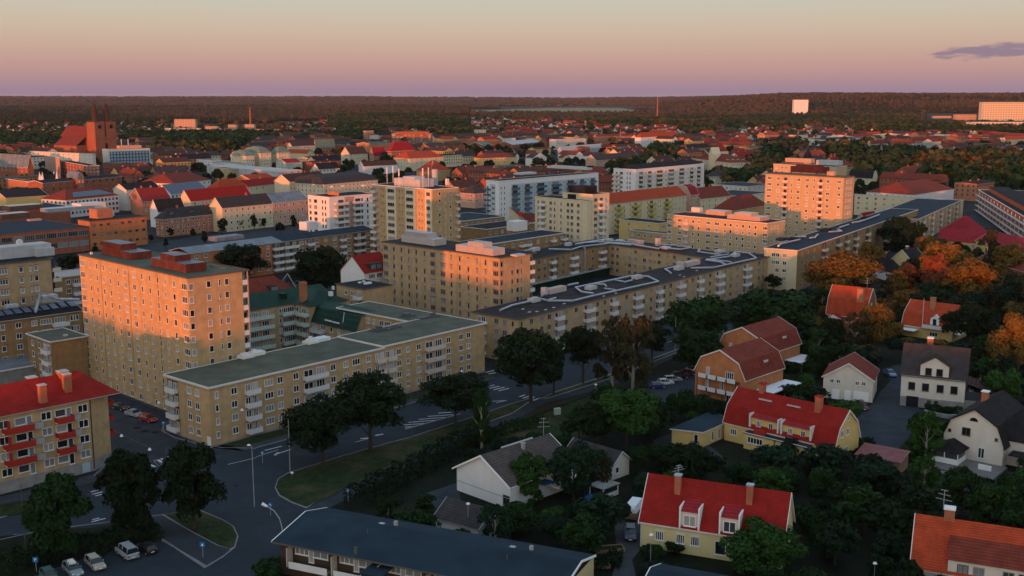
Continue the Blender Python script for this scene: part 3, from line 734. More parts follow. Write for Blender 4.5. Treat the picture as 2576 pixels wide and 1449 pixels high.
q = MB(); q.cyl((0, 0, 0), (0, 0, 1.2), .1, n=6); q.cyl((0, -.1, 1.6), (0, -.35, 1.6), 1.0, .85, n=14)
x, y = b.L(50, 630, 28); q.build('satellite_dish', M['white'], b.root, (x, y, 28.6))
B4b = Bld('brick_block', 'brick block with solar panelled roof glimpsed behind the tall orange block', 'apartment block', (204, 693), 15, la=0, lb=12, uR=None)
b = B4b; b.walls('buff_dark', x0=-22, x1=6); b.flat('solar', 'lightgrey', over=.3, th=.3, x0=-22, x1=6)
facade(b, 'R', [(c / 4, 'd') for c in (683, 765)], 4, 2.8, 13.4)
for i in range(4): balcony(b.root, 'R', b.su(193), 12.0 - i * 2.8, 3, 1.1)
B5 = Bld('brick_block', 'four storey brick block with rows of solar panels on a black roof at the left', 'apartment block', (0, 808), 14, uR=206, ry=780.5, lb=13)
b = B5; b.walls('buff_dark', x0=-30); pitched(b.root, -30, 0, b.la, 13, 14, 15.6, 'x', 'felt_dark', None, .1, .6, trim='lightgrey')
facade(b, 'R', [(c / 4, t) for c, t in ((20, 'm'), (180, 'd'), (340, 'd'), (458, 'q'), (728, 'd'), (760, 'd'))], 4, 2.8, 12.3)
s = b.su(598 / 4)
for i in range(3): window(b.root, 'R', s, 12.3 - i * 2.8, 'q'); balcony(b.root, 'R', s, 10.8 - i * 2.8, 4.2, 1.2)
for i in range(9):
    x = b.su(12 + i * 23); k = MB(); k.box(-.9, 0, 0, .9, 3.4, .08); o = k.build('solar_panel', M['solar'], b.root, (x, 2.2, 14.95)); o.rotation_euler = (math.atan(1.6 / 6.5), 0, 0)
duct_path(b.root, [(b.L(90, 790, 15.5) + (16.2,)), (b.L(103, 752, 15.5) + (17.2,)), (b.L(150, 765, 15.5) + (16.8,)), (b.L(200, 762, 15.5) + (16.4,))], .4)
vents(b, 'lightgrey', 110, 762, [(0, 0, 4, 3, 0, 1.8)], 15.4); vents(b, 'lightgrey', 18, 780, [(0, 0, 3, 2, 0, 1.2)], 15)
B6 = Bld('brick_annexe', 'low brick block with flat grey roof joined to the left of the orange tower block', 'apartment block', (127.5, 861.7), 11.6, uR=215, uL=68.8)
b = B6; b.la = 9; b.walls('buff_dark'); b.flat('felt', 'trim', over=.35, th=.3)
facade(b, 'L', [(b.lb * .78, 'm'), (b.lb * .5, 'm')], 4, 2.75, 9.9, isu=False)
loggia(b, 'L', .3, b.lb * .33, 9.9, 4, 2.75, 'bal_white', 'recess_pink', d=.8)
roofbits(b, 'lightgrey', [(165, 845, 1, .8, .4)])
GA = Bld('garage_roof', 'low shed with a pale corrugated roof behind the red roofed block', 'shed', (60, 925), 4, la=18, lb=20, rot=0); b = GA; b.walls('concrete', x0=-20); b.flat('metal_roof', x0=-20)
# green roofed pair
G1 = Bld('green_roofed_block', 'four storey block with a long dark green metal roof and pale balconies', 'apartment block', (778, 770), 12.6, uR=873, uL=741)
b = G1; lb = b.lb
b.walls('buff2', y1=lb + 1); b.walls('buff2', x0=-22, x1=b.la, y0=lb, y1=lb + 12, name='wall')
FOOT.append((b.W(-22, lb), b.a, b.b, 30, 12, 12.6))
pitched(b.root, -22, lb, b.la, lb + 12, 12.6, 15.6, 'x', 'green_metal', 'buff2', .2, .4, hip=0, trim='frame_dark')
pitched(b.root, 0, 0, b.la, lb + 6.2, 12.6, 15.55, 'y', 'green_metal', None, .3, .4, trim='frame_dark', hip=5, hip2=0)
for (u, v, h, m) in ((763, 742, 5.2, 'chimney'), (712, 740, 1.8, 'green_metal')):
    x, y = b.L(u, v, 15); boxpart(b.root, 'chimney', m, [(x - .8, y - .8, 13, x + .8, y + .8, 15 + h - 1.5)])
roofbits(b, 'white', [(668, 745, .8, .8, 1.0), (832, 744, 1, 1, 1.2), (838, 728, .6, .6, 1)], z=14.3)
for u, w, ty in ((650, 8.5, 'q'), (722, 4.6, 't')):
    s = b.su(u, 'R', None, 0, lb)
    for i in range(4):
        window(b.root, 'R', s - w * .2, 11 - i * 2.8, ty, 0, lb); window(b.root, 'R', s + w * .25, 11 - i * 2.8, 't', 0, lb); balcony(b.root, 'R', s, 9.7 - i * 2.8, w, 1.3, 0, lb, 'bal_green')
facade(b, 'R', [(705, 'm')], 4, 2.8, 10.9, oy=lb)
for i in range(4):
    window(b.root, 'L', lb * .8, 10.9 - i * 2.8, 'm'); window(b.root, 'L', lb * .35, 10.9 - i * 2.8, 't'); balcony(b.root, 'L', lb * .38, 9.6 - i * 2.8, lb * .7, 1.2, 0, 0, 'bal_green')
G2 = Bld('green_roofed_block', 'lower block with a steep dark green mansard roof and white snow guards', 'apartment block', (896.5, 831), 8.6, la=11, uL=781)
b = G2; b.walls('buff2'); pitched(b.root, 0, 0, b.la, b.lb, 8.6, 13.2, 'y', 'green_metal', 'buff2', .15, .3, trim='frame_dark', prof=[(.16, .75)])
facade(b, 'L', [(644 + c / 4, t) for c, t in ((590, 't'), (675, 't'), (757, 'm'), (833, 'm'), (925, 't'))], 3, 2.8, 7.2)
for i in range(2): balcony(b.root, 'L', b.su(802, 'L'), 5.6 - i * 2.8, 5.5, 1.2, 0, 0, 'bal_green')
for (u, v) in ((826, 809), (845, 814), (843, 784), (862, 788)):
    x, y = b.L(u, v, 11.8); boxpart(b.root, 'snow_guard', 'white', [(x - .1, y - 1.4, 11.9, x + .1, y + 1.4, 12.2)])
duct_path(b.root, [b.L(866, 790, 12.9) + (13.3,), b.L(863, 818, 11) + (11.8,), b.L(859, 824, 9.5) + (9.6,)], .09)
SB = Bld('brick_annexe', 'small brick block with flat black roof between the green roofs and the eight storey block', 'apartment block', (915, 729), 13.2, uR=985, uL=846.5)
b = SB; b.walls('buff2'); b.flat('felt_dark', 'frame_dark', over=.3, th=.3); facade(b, 'L', [(870, 'd'), (886, 'd')], 3, 2.8, 11.4)
for i in range(3): balcony(b.root, 'L', 2.2, 10.1 - i * 2.8, 3.2); window(b.root, 'L', 2.2, 11.3 - i * 2.8, 'D', name='balcony_door')
roofbits(b, 'white', [(905, 712, .8, .8, .4), (915, 709, .8, .8, .4), (925, 714, 2.4, 1.2, .5)])
WG = Bld('white_gabled_house', 'white gabled house with a bright red roof and attic windows beside the big dark tree', 'house', (917, 687), 13.5, uR=985, uL=857, ry=675)
b = WG; b.walls('white'); pitched(b.root, 0, 0, b.la, b.lb, 13.5, 18.6, 'x', 'tile_red', 'white', .1, .3, trim='lintel')
boxpart(b.root, 'dormer', 'tile_dark', [(3, .4, 13.8, 9, 3.4, 16)]); boxpart(b.root, 'dormer_window', 'curtain', [(3.4, .3, 14.2, 5.6, .4, 15.7), (6.2, .3, 14.2, 8.4, .4, 15.7)])
facade(b, 'R', [(935, 'q'), (955, 'q')], 2, 2.8, 12)
RS = Bld('red_roofed_house', 'house with a faded red roof and dormer behind the green roof', 'house', (735, 737), 12.3, la=0, lb=11, rot=0)
b = RS; b.walls('buff2', x0=-28, x1=2); pitched(b.root, -28, 0, 2, 11, 12.3, 17.2, 'x', 'tile_rust', 'buff2', .3, .4, hip=0, hip2=5, trim='trim_grey')
boxpart(b.root, 'dormer', 'tile_brown', [(-7, .6, 13, -4.4, 3.6, 15)]); boxpart(b.root, 'dormer_window', 'curtain', [(-6.8, .5, 13.3, -4.6, .6, 14.8)])
# long brick bar left of the twelve storey tower
J = Bld('long_block', 'long brick block with grey metal roof running towards the twelve storey tower', 'apartment block', (477.5, 638), 12.5, uR=940, ry=578.5, lb=13)
b = J; x1 = b.su(710)
b.walls('orangebrick', x1=x1); b.walls('buff_dark', x0=x1, y0=.02)
pitched(b.root, 0, 0, x1, 13, 12.5, 14, 'x', 'metal_roof', None, 0, .5, trim='lightgrey'); pitched(b.root, x1, 0, b.la, 13, 12.5, 13.9, 'x', 'felt_blue', None, 0, .5, trim='lightgrey')
facade(b, 'R', [(u, 'd') for u in (494, 518, 560, 600, 630, 651, 673)], 4, 2.8, 11, one=False)
facade(b, 'R', [(644 + c / 4, t) for c, t in ((455, 't'), (612, 't'), (702, 'd'), (790, 't'), (935, 't'), (1125, 't'), (500, 's'))], 4, 2.8, 11)
for u, w in ((697, 5), (722, 4), (740, 3.5), (780, 3.2), (861, 3), (903, 6)):
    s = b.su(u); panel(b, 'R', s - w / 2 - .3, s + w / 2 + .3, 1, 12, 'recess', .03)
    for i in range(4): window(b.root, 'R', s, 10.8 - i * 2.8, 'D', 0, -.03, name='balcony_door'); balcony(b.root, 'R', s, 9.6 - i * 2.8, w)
vents(b, 'white', 644 + 590 / 4, 578, [(-3, 1.5, 6, 5, -.3, 3.6)], 13.4, 'plant_room'); vents(b, 'metal_roof', 590, 605, [(-6, 3, 13, 6, -.2, 1.6)], 13.4, 'plant_room')
# twelve storey tower
T2 = Bld('tower_block', 'twelve storey tower striped in tan and cream bays with masts on its roof', 'apartment block', (1087.8, 478.3), 33.3, uR=1152.8, uL=936.6)
b = T2; u4 = lambda c: 644 + c / 4
xs = b.su(1147)
b.walls('buff'); b.flat('felt_dark', 'trim', over=.2, th=.4)
segs = [(1245, 1312, 'buff'), (1312, 1412, 'cream'), (1412, 1503, 'buff'), (1503, 1605, 'cream'), (1605, 1705, 'buff'), (1705, 1770, 'cream')]
for i, (c0, c1, m) in enumerate(segs):
    if m == 'cream': panel(b, 'L', b.su(u4(c1), 'L'), b.su(u4(c0), 'L'), 0, 33.2, 'cream', .35, name='bay')
panel(b, 'L', b.su(u4(1228), 'L'), b.lb, 0, 33.2, 'recess_pink', .05)
for i in range(11):
    z = 31.6 - i * 2.85
    for c in (1258, 1282, 1442, 1470, 1640, 1668): window(b.root, 'L', b.su(u4(c), 'L'), z, 'i', lintel='lintel', frame='trim_grey', one=True)
    for c in (1362, 1550): window(b.root, 'L', b.su(u4(c), 'L'), z, (4.2, 1.5, 4), ox=-.35, frame='trim_grey')
    window(b.root, 'L', b.su(u4(1738), 'L'), z, (2.2, 1.5, 3), ox=-.35, frame='trim_grey')
    window(b.root, 'L', b.lb - 1.4, z, (1.8, 1.8, 2), ox=-.05, frame='trim_grey', name='balcony_door'); balcony(b.root, 'L', b.lb - 1.6, z - 1.35, 3.4, 1.5, 0, 0, 'bal_cream')
    for c, t in ((1845, 'm'), (1955, 'm')): window(b.root, 'R', b.su(u4(c)), z, t, frame='trim')
    window(b.root, 'R', b.su(u4(1905)), z - 1.0, (.3, 1.2, 1), one=True); balcony(b.root, 'R', xs + .5, z - 1.4, 1.6, 1.0, 0, 0, 'bal_cream')
ph(b, u4(1650), 201 + 1085 / 4, u4(1790), u4(1390), 3.2, 'lightgrey', steps=[(.2, .9, .3, .75, .8)])
ph(b, u4(1680), 201 + 1035 / 4, u4(1785), u4(1650), 4.4, 'salmonbrick')
for i, (u, v, h) in enumerate(((974, 460, 6), (989, 456, 6), (1004, 468, 7), (1064, 470, 8), (1078, 468, 8))):
    x, y = b.L(u, v, 34); q = MB(); q.cyl((x, y, 33.4), (x, y, 37 + h * .5), .12, n=5); q.cyl((x, y, 36 + h * .3), (x, y, 37.6 + h * .5), .3, n=6); q.build('mast', M['white'], b.root)
x, y = b.L(1094, 462, 34); q = MB(); q.cyl((x, y, 33.4), (x, y, 40), 1.3, n=10); q.build('chimney', M['lightgrey'], b.root)
roofbits(b, 'white', [(1125, 465, 1.2, 1.2, 2.6)])
# white block
WB = Bld('white_block', 'eight storey white block with a black roof and stacked white balconies', 'apartment block', (827.8, 497.5), 25.4, uR=948, uL=774.5)
b = WB; b.walls('white'); b.flat('felt_dark', 'white', over=.1, th=.35)
xl = b.su(660 / 4 + 644); 
for i in range(8):
    z = 23.3 - i * 2.75
    for c, t in ((915, 's'), (960, 's'), (1065, 's'), (1120, 's')): window(b.root, 'R', b.su(u4(c)), z, t, frame='frame_dark', one=True)
    for c, w in ((852, 7), (1022, 6)): window(b.root, 'R', b.su(u4(c)), z, 'q', frame='frame_dark', one=True); balcony(b.root, 'R', b.su(u4(c)), z - 1.35, w, 1.4)
    for c, t in ((545, 'd'), (598, 't'), (668, 's'), (697, 's')): window(b.root, 'L', b.su(u4(c), 'L'), z, t, frame='frame_dark', one=True)
panel(b, 'R', b.su(u4(890)), b.su(u4(985)), 0, 25.2, 'recess_pink', .03)
ph(b, u4(833), 201 + 1165 / 4, u4(838), u4(722), 1.6, 'salmonbrick')
roofbits(b, 'white', [(835, 471, 1.2, 1.2, .6), (915, 468, 1.6, 1.6, .6), (863, 469, 1, 1, .5)])
# blue balcony block
BL = Bld('blue_block', 'long white block with pale blue walls and dark blue balconies', 'apartment block', (1255, 457), 27.5, uR=1505.5, ry=436.2, uL=1223)
b = BL; b.walls('white'); b.flat('felt_dark', 'white', over=.1, th=.4); u3 = lambda c: 1288 + c / 4
panel(b, 'R', b.su(u3(-5)), b.su(u3(845)), 0, 25.6, 'bluewall', .03); panel(b, 'L', b.su(1233, 'L'), b.su(1246, 'L'), 0, 26, 'bluewall', .03)
for i in range(9):
    z = 24.2 - i * 2.75
    for c in (80, 105, 225, 372, 395, 517, 535, 660, 735, 765): window(b.root, 'R', b.su(u3(c)), z, 's', 0, -.03, one=True)
    for c, w in ((30, 5), (155, 4.5), (290, 7), (440, 7), (590, 7), (705, 4), (812, 4.5)): window(b.root, 'R', b.su(u3(c)), z, (w * .8, 1.8, 4), 0, -.03, 'trim_grey', one=True); balcony(b.root, 'R', b.su(u3(c)), z - 1.35, w, 1.4, 0, 0, 'bal_blue')
    window(b.root, 'L', b.su(1241, 'L'), z, 't', -.03, one=True); window(b.root, 'L', b.su(1227, 'L'), z, 'd', one=True); balcony(b.root, 'L', b.su(1227, 'L'), z - 1.35, 3.6, 1.3, 0, 0, 'bal_blue')
    for c in (1261, 1269): window(b.root, 'R', b.su(c), z, 's', one=True)
ph(b, 1478, 428, 1490, 1376, 1.2, 'lightgrey', steps=[(.1, .8, .1, .9, .5)]); ph(b, 1310, 440, 1350, 1292, 1, 'lightgrey')
# cream pair
CF = Bld('cream_block', 'cream tower with corner balconies standing in front of the blue balcony block', 'apartment block', (1491.8, 491.3), 28.3, uR=1533, uL=1415.5)
b = CF; b.walls('cream'); b.flat('felt_dark', 'cream', over=.15, th=.4)
for i in range(9):
    z = 26.2 - i * 2.75
    window(b.root, 'R', b.su(u3(843)), z, 't', frame='trim_grey', one=True); window(b.root, 'R', b.su(u3(943)), z, 'd', one=True)
    window(b.root, 'R', b.su(u3(898)), z, 't', frame='trim_grey', one=True); balcony(b.root, 'R', b.su(u3(895)), z - 1.35, 3.2, 1.1)
boxpart(b.root, 'plant_room', 'felt_dark', [(1.5, 6, 28.5, 10, 15, 31.5)])
CL = Bld('cream_block', 'lower cream block with grid of grey windows in front of the cream tower', 'apartment block', (1476.7, 507), 25.8, la=11, uL=1346)
b = CL; b.walls('cream'); b.flat('felt_dark', 'cream', over=.15, th=.4)
for i in range(8):
    z = 23.8 - i * 2.75
    for c, t in ((265, 's'), (390, 'd'), (430, 's'), (495, 's'), (565, 'd'), (605, 'd'), (668, 'd')): window(b.root, 'L', b.su(u3(c), 'L'), z, t, frame='trim_grey')
    window(b.root, 'L', b.su(u3(315), 'L'), z, 't', frame='trim_grey', one=True); balcony(b.root, 'L', b.su(u3(315), 'L'), z - 1.35, 3.6, 1.2)
for c in (350, 460, 530, 700): panel(b, 'L', b.su(u3(c), 'L') - .2, b.su(u3(c), 'L') + .2, 0, 25.7, 'cream', .2, name='pilaster')
ph(b, u3(640), 201 + 1200 / 4, u3(700), u3(560), 2, 'felt_dark')
WR = Bld('white_block', 'long white block with cream balconies and a low pitched black roof', 'apartment block', (1599.3, 427.5), 27, uR=1771.8, ry=412.5, uL=1543.6)
b = WR; b.walls('white'); b.flat('felt_dark', 'white', over=.15, th=.4)
pitched(b.root, 1, 2.5, b.la - 1, b.lb - 2.5, 27.3, 29.6, 'x', 'felt_dark', 'felt_dark', 0, .1, trim='felt_dark')
for i in range(7):
    z = 24.6 - i * 2.75
    for c in (1338, 1350, 1440, 1548, 1555, 1665, 1765, 1778, 1845): window(b.root, 'R', b.su(u3(c)), z, 's', one=True)
    for c, w in ((1300, 5), (1387, 5), (1487, 8), (1603, 8), (1710, 7), (1810, 5), (1882, 5)): window(b.root, 'R', b.su(u3(c)), z, (w * .8, 1.8, 4), frame='trim_grey', one=True); balcony(b.root, 'R', b.su(u3(c)), z - 1.35, w, 1.3, 0, 0, 'bal_cream')
    for c, t in ((1102, 't'), (1162, 's'), (1190, 's')): window(b.root, 'L', b.su(u3(c), 'L'), z, t, frame='trim_grey', one=True)
    window(b.root, 'L', b.su(u3(1055), 'L'), z, 'd', one=True); balcony(b.root, 'L', b.su(u3(1055), 'L'), z - 1.35, 5, 1.3, 0, 0, 'bal_cream')
# salmon six storey block
S6 = Bld('orange_block', 'six storey block glowing orange with white framed windows and boxy penthouses', 'apartment block', (1930.5, 563), 17.9, uR=1975, uL=1679)
b = S6; b.walls('greenish'); b.flat('felt_brown', 'offwhite', over=.25, th=.35)
r = lambda c: 1288 + c / 4
cl = [(r(1590), 't'), (r(1690), 't'), (r(1825), 'm'), (r(1882), 'm'), (r(1978), 't'), (r(2065), 't'), (r(2147), 'm'), (r(2203), 'm'), (r(2267), 'm'), (r(2327), 'm'), (r(2392), 'm'), (r(2453), 'm'), (r(2552), 't')]
facade(b, 'L', cl, 6, 2.75, 15.9, frame='trim_white')
s = b.su(r(1755), 'L'); panel(b, 'L', s - 1.4, s + 1.4, 0, 17.6, 'recess_pink', .03)
for i in range(6): window(b.root, 'L', s, 15.9 - i * 2.75, 'T', -.03); balcony(b.root, 'L', s, 14.4 - i * 2.75, 2.8, .5, 0, 0, 'bal_cream')
facade(b, 'R', [(1942, 's'), (1950, 's'), (1958, 's')], 6, 2.75, 15.9, frame='trim_white')
ph(b, 1823, 543, 1841, 1775, 1.9, 'pinkwall', top='offwhite'); ph(b, 1912, 557, 1935, 1829, 1.7, 'pinkwall', steps=[(.1, .9, .3, .8, 1.2)], top='offwhite'); ph(b, 1760, 534, 1768, 1739, 2.0, 'offwhite')
# twelve storey tower on the right
T3 = Bld('tower_block', 'twelve storey tower on the right, orange above and shaded below, brown penthouse', 'apartment block', (2123.3, 447.5), 34, uR=2149.5, uL=1926)
b = T3; b.walls('greenish'); b.flat('felt', 'frame_dark', over=.3, th=.35); e = lambda c: 1932 + c / 4
cl = [(e(18), 't'), (e(108), 'd'), (e(243), 's'), (e(312), 'd'), (e(400), 'd'), (e(470), 's'), (e(608), 'd'), (e(722), 'd')]
facade(b, 'L', cl, 11, 2.85, 32.0, frame='trim_white')
for c in (180, 535):
    s = b.su(e(c), 'L'); panel(b, 'L', s - 1.5, s + 1.5, 0, 33.6, 'recess_pink', .03)
    for i in range(11): window(b.root, 'L', s, 32 - i * 2.85, 'd', -.03, frame='frame_dark', glass='glass'); balcony(b.root, 'L', s, 30.5 - i * 2.85, 3, .6, 0, 0, 'bal_cream')
facade(b, 'R', [(2131, 's'), (2137, 's'), (2142, 's')], 11, 2.85, 32.0, frame='trim_white')
ph(b, 2068, 437, 2086, 1988, 2.9, 'rust_metal', steps=[(.1, .9, .15, .85, .8)]); ph(b, 2098, 442, 2104, 2080, 1.8, 'pinkwall')
T4 = Bld('orange_block', 'block behind the right hand tower, lit orange with two flat penthouses', 'apartment block', (2103, 421), 27, uR=2131, uL=1946)
b = T4; b.walls('greenish'); b.flat('felt_brown', 'offwhite', over=.2, th=.35)
facade(b, 'L', [(e(c), 'd') for c in (85, 145, 185, 235, 280, 335, 385, 440, 495, 545, 590, 670)], 7, 2.8, 25.2, frame='trim_white', one=True)
ph(b, 2040, 410, 2050, 1975, 2.6, 'pinkwall'); ph(b, 2108, 416, 2120, 2053, 2.8, 'lightgrey')
# long dark roofed bar
L4 = Bld('long_block', 'long block under a black roof with crooked silver ducts right of the towers', 'apartment block', (2005.7, 631.7), 15, uR=2308, ry=528.7, uL=1923)
b = L4; b.walls('paleyel', y0=0); b.flat('felt_blue', 'offwhite', over=.35, th=.35)
q = b.walls('buff_dark', x0=.06, y0=-.06, y1=-.001, z=14.9, name='wall_panel')
facade(b, 'L', [(e(100), 'd'), (e(172), 'd')], 4, 2.8, 13, frame='trim_white'); facade(b, 'L', [(e(60), 'd')], 2, 2.8, 13)
facade(b, 'R', [(e(c), 'd') for c in (345, 410, 470, 630, 650, 830, 940, 1040, 1080, 1120)], 5, 2.8, 13.2, oy=-.06, frame='trim_grey')
for c, w in ((565, 4.4), (705, 4.4), (790, 3), (880, 4.4), (1000, 4.4), (1180, 4), (1290, 4)):
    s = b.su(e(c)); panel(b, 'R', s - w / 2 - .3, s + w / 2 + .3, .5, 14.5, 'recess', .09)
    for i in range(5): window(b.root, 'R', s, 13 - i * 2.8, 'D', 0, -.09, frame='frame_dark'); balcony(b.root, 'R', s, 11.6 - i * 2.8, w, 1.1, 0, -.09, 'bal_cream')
y8 = lambda c: 536.7 + c / 4
for P in ([(105, 330), (130, 310), (190, 295), (320, 265)], [(420, 250), (470, 245), (500, 215)], [(610, 190), (740, 180), (700, 160)], [(720, 145), (810, 115)], [(850, 95), (920, 85), (1000, 60), (1120, 15)], [(280, 240), (380, 235)]):
    duct_path(b.root, [b.L(e(x), y8(y), 15.8) + (15.9,) for x, y in P], .35)
vents(b, 'felt_dark', e(150), y8(280), [(0, 0, 5, 3, 0, .8)], 15.2); vents(b, 'felt_dark', e(590), y8(185), [(0, 0, 7, 3, 0, .8)], 15.2); vents(b, 'felt_dark', e(1000), y8(62), [(0, 0, 7, 3, 0, .8)], 15.2); vents(b, 'felt_dark', e(270), y8(275), [(0, 0, 5, 3, 0, .8)], 15.2)
# ------------------------------------------------------------------ town houses in the middle distance
def house(label, near, z, uR=None, uL=None, zr=None, wall='buff', roof='tile_brown', kind='gable', axis='x', la=None, lb=None, rot=0, ry=None, ly=None, wR=0, wL=0, rows=2, ty='m', hip=4, name='town_house', cat='house', prof=None, trim='trim', step=3.0, over=.3, chim=0, frame='frame_white', dz=1.7, dormers=0, x0=0, y0=0, group=None, lint=None, one=True, solar=False, cm='chimney', ridge=.5):
    b = Bld(name, label, cat, near, z, uR, uL, la, lb, rot, ry, ly, group)
    b.walls(wall, x0=x0, y0=y0)
    la, lb = b.la, b.lb
    if kind == 'flat': b.flat(roof, trim, over=over, x0=x0, y0=y0); zr = z + .3
    elif kind == 'gable': pitched(b.root, x0, y0, la, lb, z, zr, axis, roof, wall, over, .4, trim=trim, prof=prof, ridge=ridge)
    else: pitched(b.root, x0, y0, la, lb, z, zr, axis, roof, wall, .4, .4, hip=hip, trim=trim, prof=prof)
    for i in range(rows):
        zz = z - dz - i * step
        for k in range(wR): window(b.root, 'R', x0 + (la - x0) * (k + .5) / wR, zz, ty, 0, y0, frame, lint, one)
        for k in range(wL): window(b.root, 'L', y0 + (lb - y0) * (k + .5) / wL, zz, ty, x0, 0, frame, lint, one)
    L = (la - x0) if axis == 'x' else (lb - y0); W_ = (lb - y0) if axis == 'x' else (la - x0)
    for k in range(chim):
        t = L * (k + .6) / chim; w = W_ * .5
        x, y = (x0 + t, y0 + w) if axis == 'x' else (x0 + w, y0 + t)
        boxpart(b.root, 'chimney', cm, [(x - .5, y - .4, zr - 1, x + .5, y + .4, zr + 1.3)])
    for k in range(dormers):       # on the slope towards the street
        t = L * (k + .5) / dormers
        if axis == 'x': x, y = x0 + t, y0 + W_ * .14; bx = (x - .8, y, z + .3, x + .8, y + 2.4, z + 2.3); bw = (x - .6, y - .05, z + .7, x + .6, y, z + 2.0)
        else: x, y = x0 + W_ * .14, y0 + t; bx = (x, y - .8, z + .3, x + 2.4, y + .8, z + 2.3); bw = (x - .05, y - .6, z + .7, x, y + .6, z + 2.0)
        d = boxpart(b.root, 'dormer', wall if wall != 'buff' else 'trim', [bx]); q = MB(); q.box(*bw); q.build('dormer_window', M['glass_mid'], d)
    return b
K = lambda c: c / 4.0                       # coordinates read off enlarged crops
hz = lambda c: c / 6.0
# orange-tiled terraces right of the cream tower
house('pale yellow block with long orange tiled roof and yellow balconies', (1534, 512.5), 16, uR=1727, ry=490, lb=13, zr=20.5, wall='paleyel', roof='tile_orange', name='town_block', cat='apartment block', wR=0, rows=0, trim='trim_grey', x0=-4)
PY = bpy.data.objects['town_block']
bb = Bld.__new__(Bld); bb.root = PY
tmp = G(1534, 512.5, 16); q_ = G(1727, 490, 16) - tmp; az_ = math.atan2(q_.x, q_.y); bb.p = tmp; bb.z = 16; bb.a = Vector((math.sin(az_), math.cos(az_))); bb.b = Vector((-bb.a.y, bb.a.x)); bb.la = q_.length; bb.lb = 13
for i in range(5):
    z = 14.3 - i * 2.8
    for c in (1015, 1135, 1190, 1300, 1365, 1470, 1495, 1620, 1650, 1690, 1725): window(bb.root, 'R', bb.su(u3(c)), z, 's', one=True)
    for c, w in ((1075, 7), (1245, 7), (1405, 6), (1560, 6)): window(bb.root, 'R', bb.su(u3(c)), z, 'q', frame='trim_grey', one=True); balcony(bb.root, 'R', bb.su(u3(c)), z - 1.35, w, 1.3, 0, 0, 'bal_yellow')
house('narrow pinkish house with red mansard roof at the end of the pale yellow block', (1737, 489), 15, uR=1757, lb=12, zr=20, wall='pinkwall', roof='wine', wR=3, rows=3, prof=[(.2, .75)], dormers=3)
house('terrace with sagging rust red tiled roof below the white balcony block', (1762, 500), 12, uR=1838, ry=492, lb=14, zr=17.5, wall='paleyel', roof='tile_rust', wR=5, rows=2, chim=1)
house('large hipped rust tiled roof behind the orange six storey block', (1850, 528), 12, uR=1930, ry=515, uL=1796, zr=18, wall='ochre', roof='tile_rust', kind='hip', hip=8, rows=1, wR=4, wL=4)
house('low buff block with dark flat roof and pale penthouses behind the rust roofs', (1860, 494), 11, uR=1935, uL=1768, kind='flat', roof='felt_blue', wall='paleyel', wR=6, wL=9, rows=2, ty='d', name='town_block', cat='apartment block')
house('white walled block with teal flat roof beyond the low buff block', (1880, 470), 11, uR=1938, uL=1790, kind='flat', roof='felt_blue', wall='offwhite', wR=5, wL=8, rows=2, ty='d', name='town_block', cat='apartment block')
house('cream gabled house with an orange tiled roof left of the cream block', (1306.7, 546), 9, la=22, uL=1249, ly=544, zr=14.5, wall='cream', roof='tile_orange', rows=2, wL=3, ty='m')
house('small rust roofed annexe of the cream gabled house', (1325, 560), 6, la=16, lb=9, zr=9.5, wall='cream', roof='tile_rust', rows=1, wL=2)
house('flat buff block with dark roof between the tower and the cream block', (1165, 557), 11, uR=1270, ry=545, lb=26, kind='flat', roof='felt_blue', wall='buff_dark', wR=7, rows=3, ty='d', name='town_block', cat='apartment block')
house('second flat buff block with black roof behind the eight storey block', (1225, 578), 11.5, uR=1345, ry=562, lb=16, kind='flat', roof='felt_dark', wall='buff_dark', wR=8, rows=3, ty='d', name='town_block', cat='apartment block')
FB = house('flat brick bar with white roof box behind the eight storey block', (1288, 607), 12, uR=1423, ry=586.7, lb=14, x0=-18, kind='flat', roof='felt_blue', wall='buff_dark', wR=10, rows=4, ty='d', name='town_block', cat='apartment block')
vents(FB, 'white', 1325, 582, [(-3, 3, 7, 6, 0, 4.2)], 12.2, 'plant_room')
for u in (1312, 1327, 1390, 1418):
    for i in range(3): balcony(FB.root, 'R', FB.su(u), 9.2 - i * 3, 3.2)
house('pink house with hipped grey roof right of the twelve storey tower', (1195, 487), 9.5, uR=1228, uL=1158, zr=14, wall='pinkwall', roof='tile_dark', kind='hip', hip=5, rows=2, wR=4, wL=6)
house('yellow rendered flat block between cream tower and orange block', (1658, 563), 9.5, uR=1690, uL=1558, kind='flat', roof='felt_dark', wall='yellow', wR=4, wL=2, rows=2, ty='d', name='town_block', cat='apartment block', ly=553)
house('flat brick annexe below the orange six storey block', (1680, 590), 9, uR=1700, uL=1583, kind='flat', roof='felt', wall='buff', wR=1, wL=6, rows=2, ty='d', name='town_block', cat='apartment block')
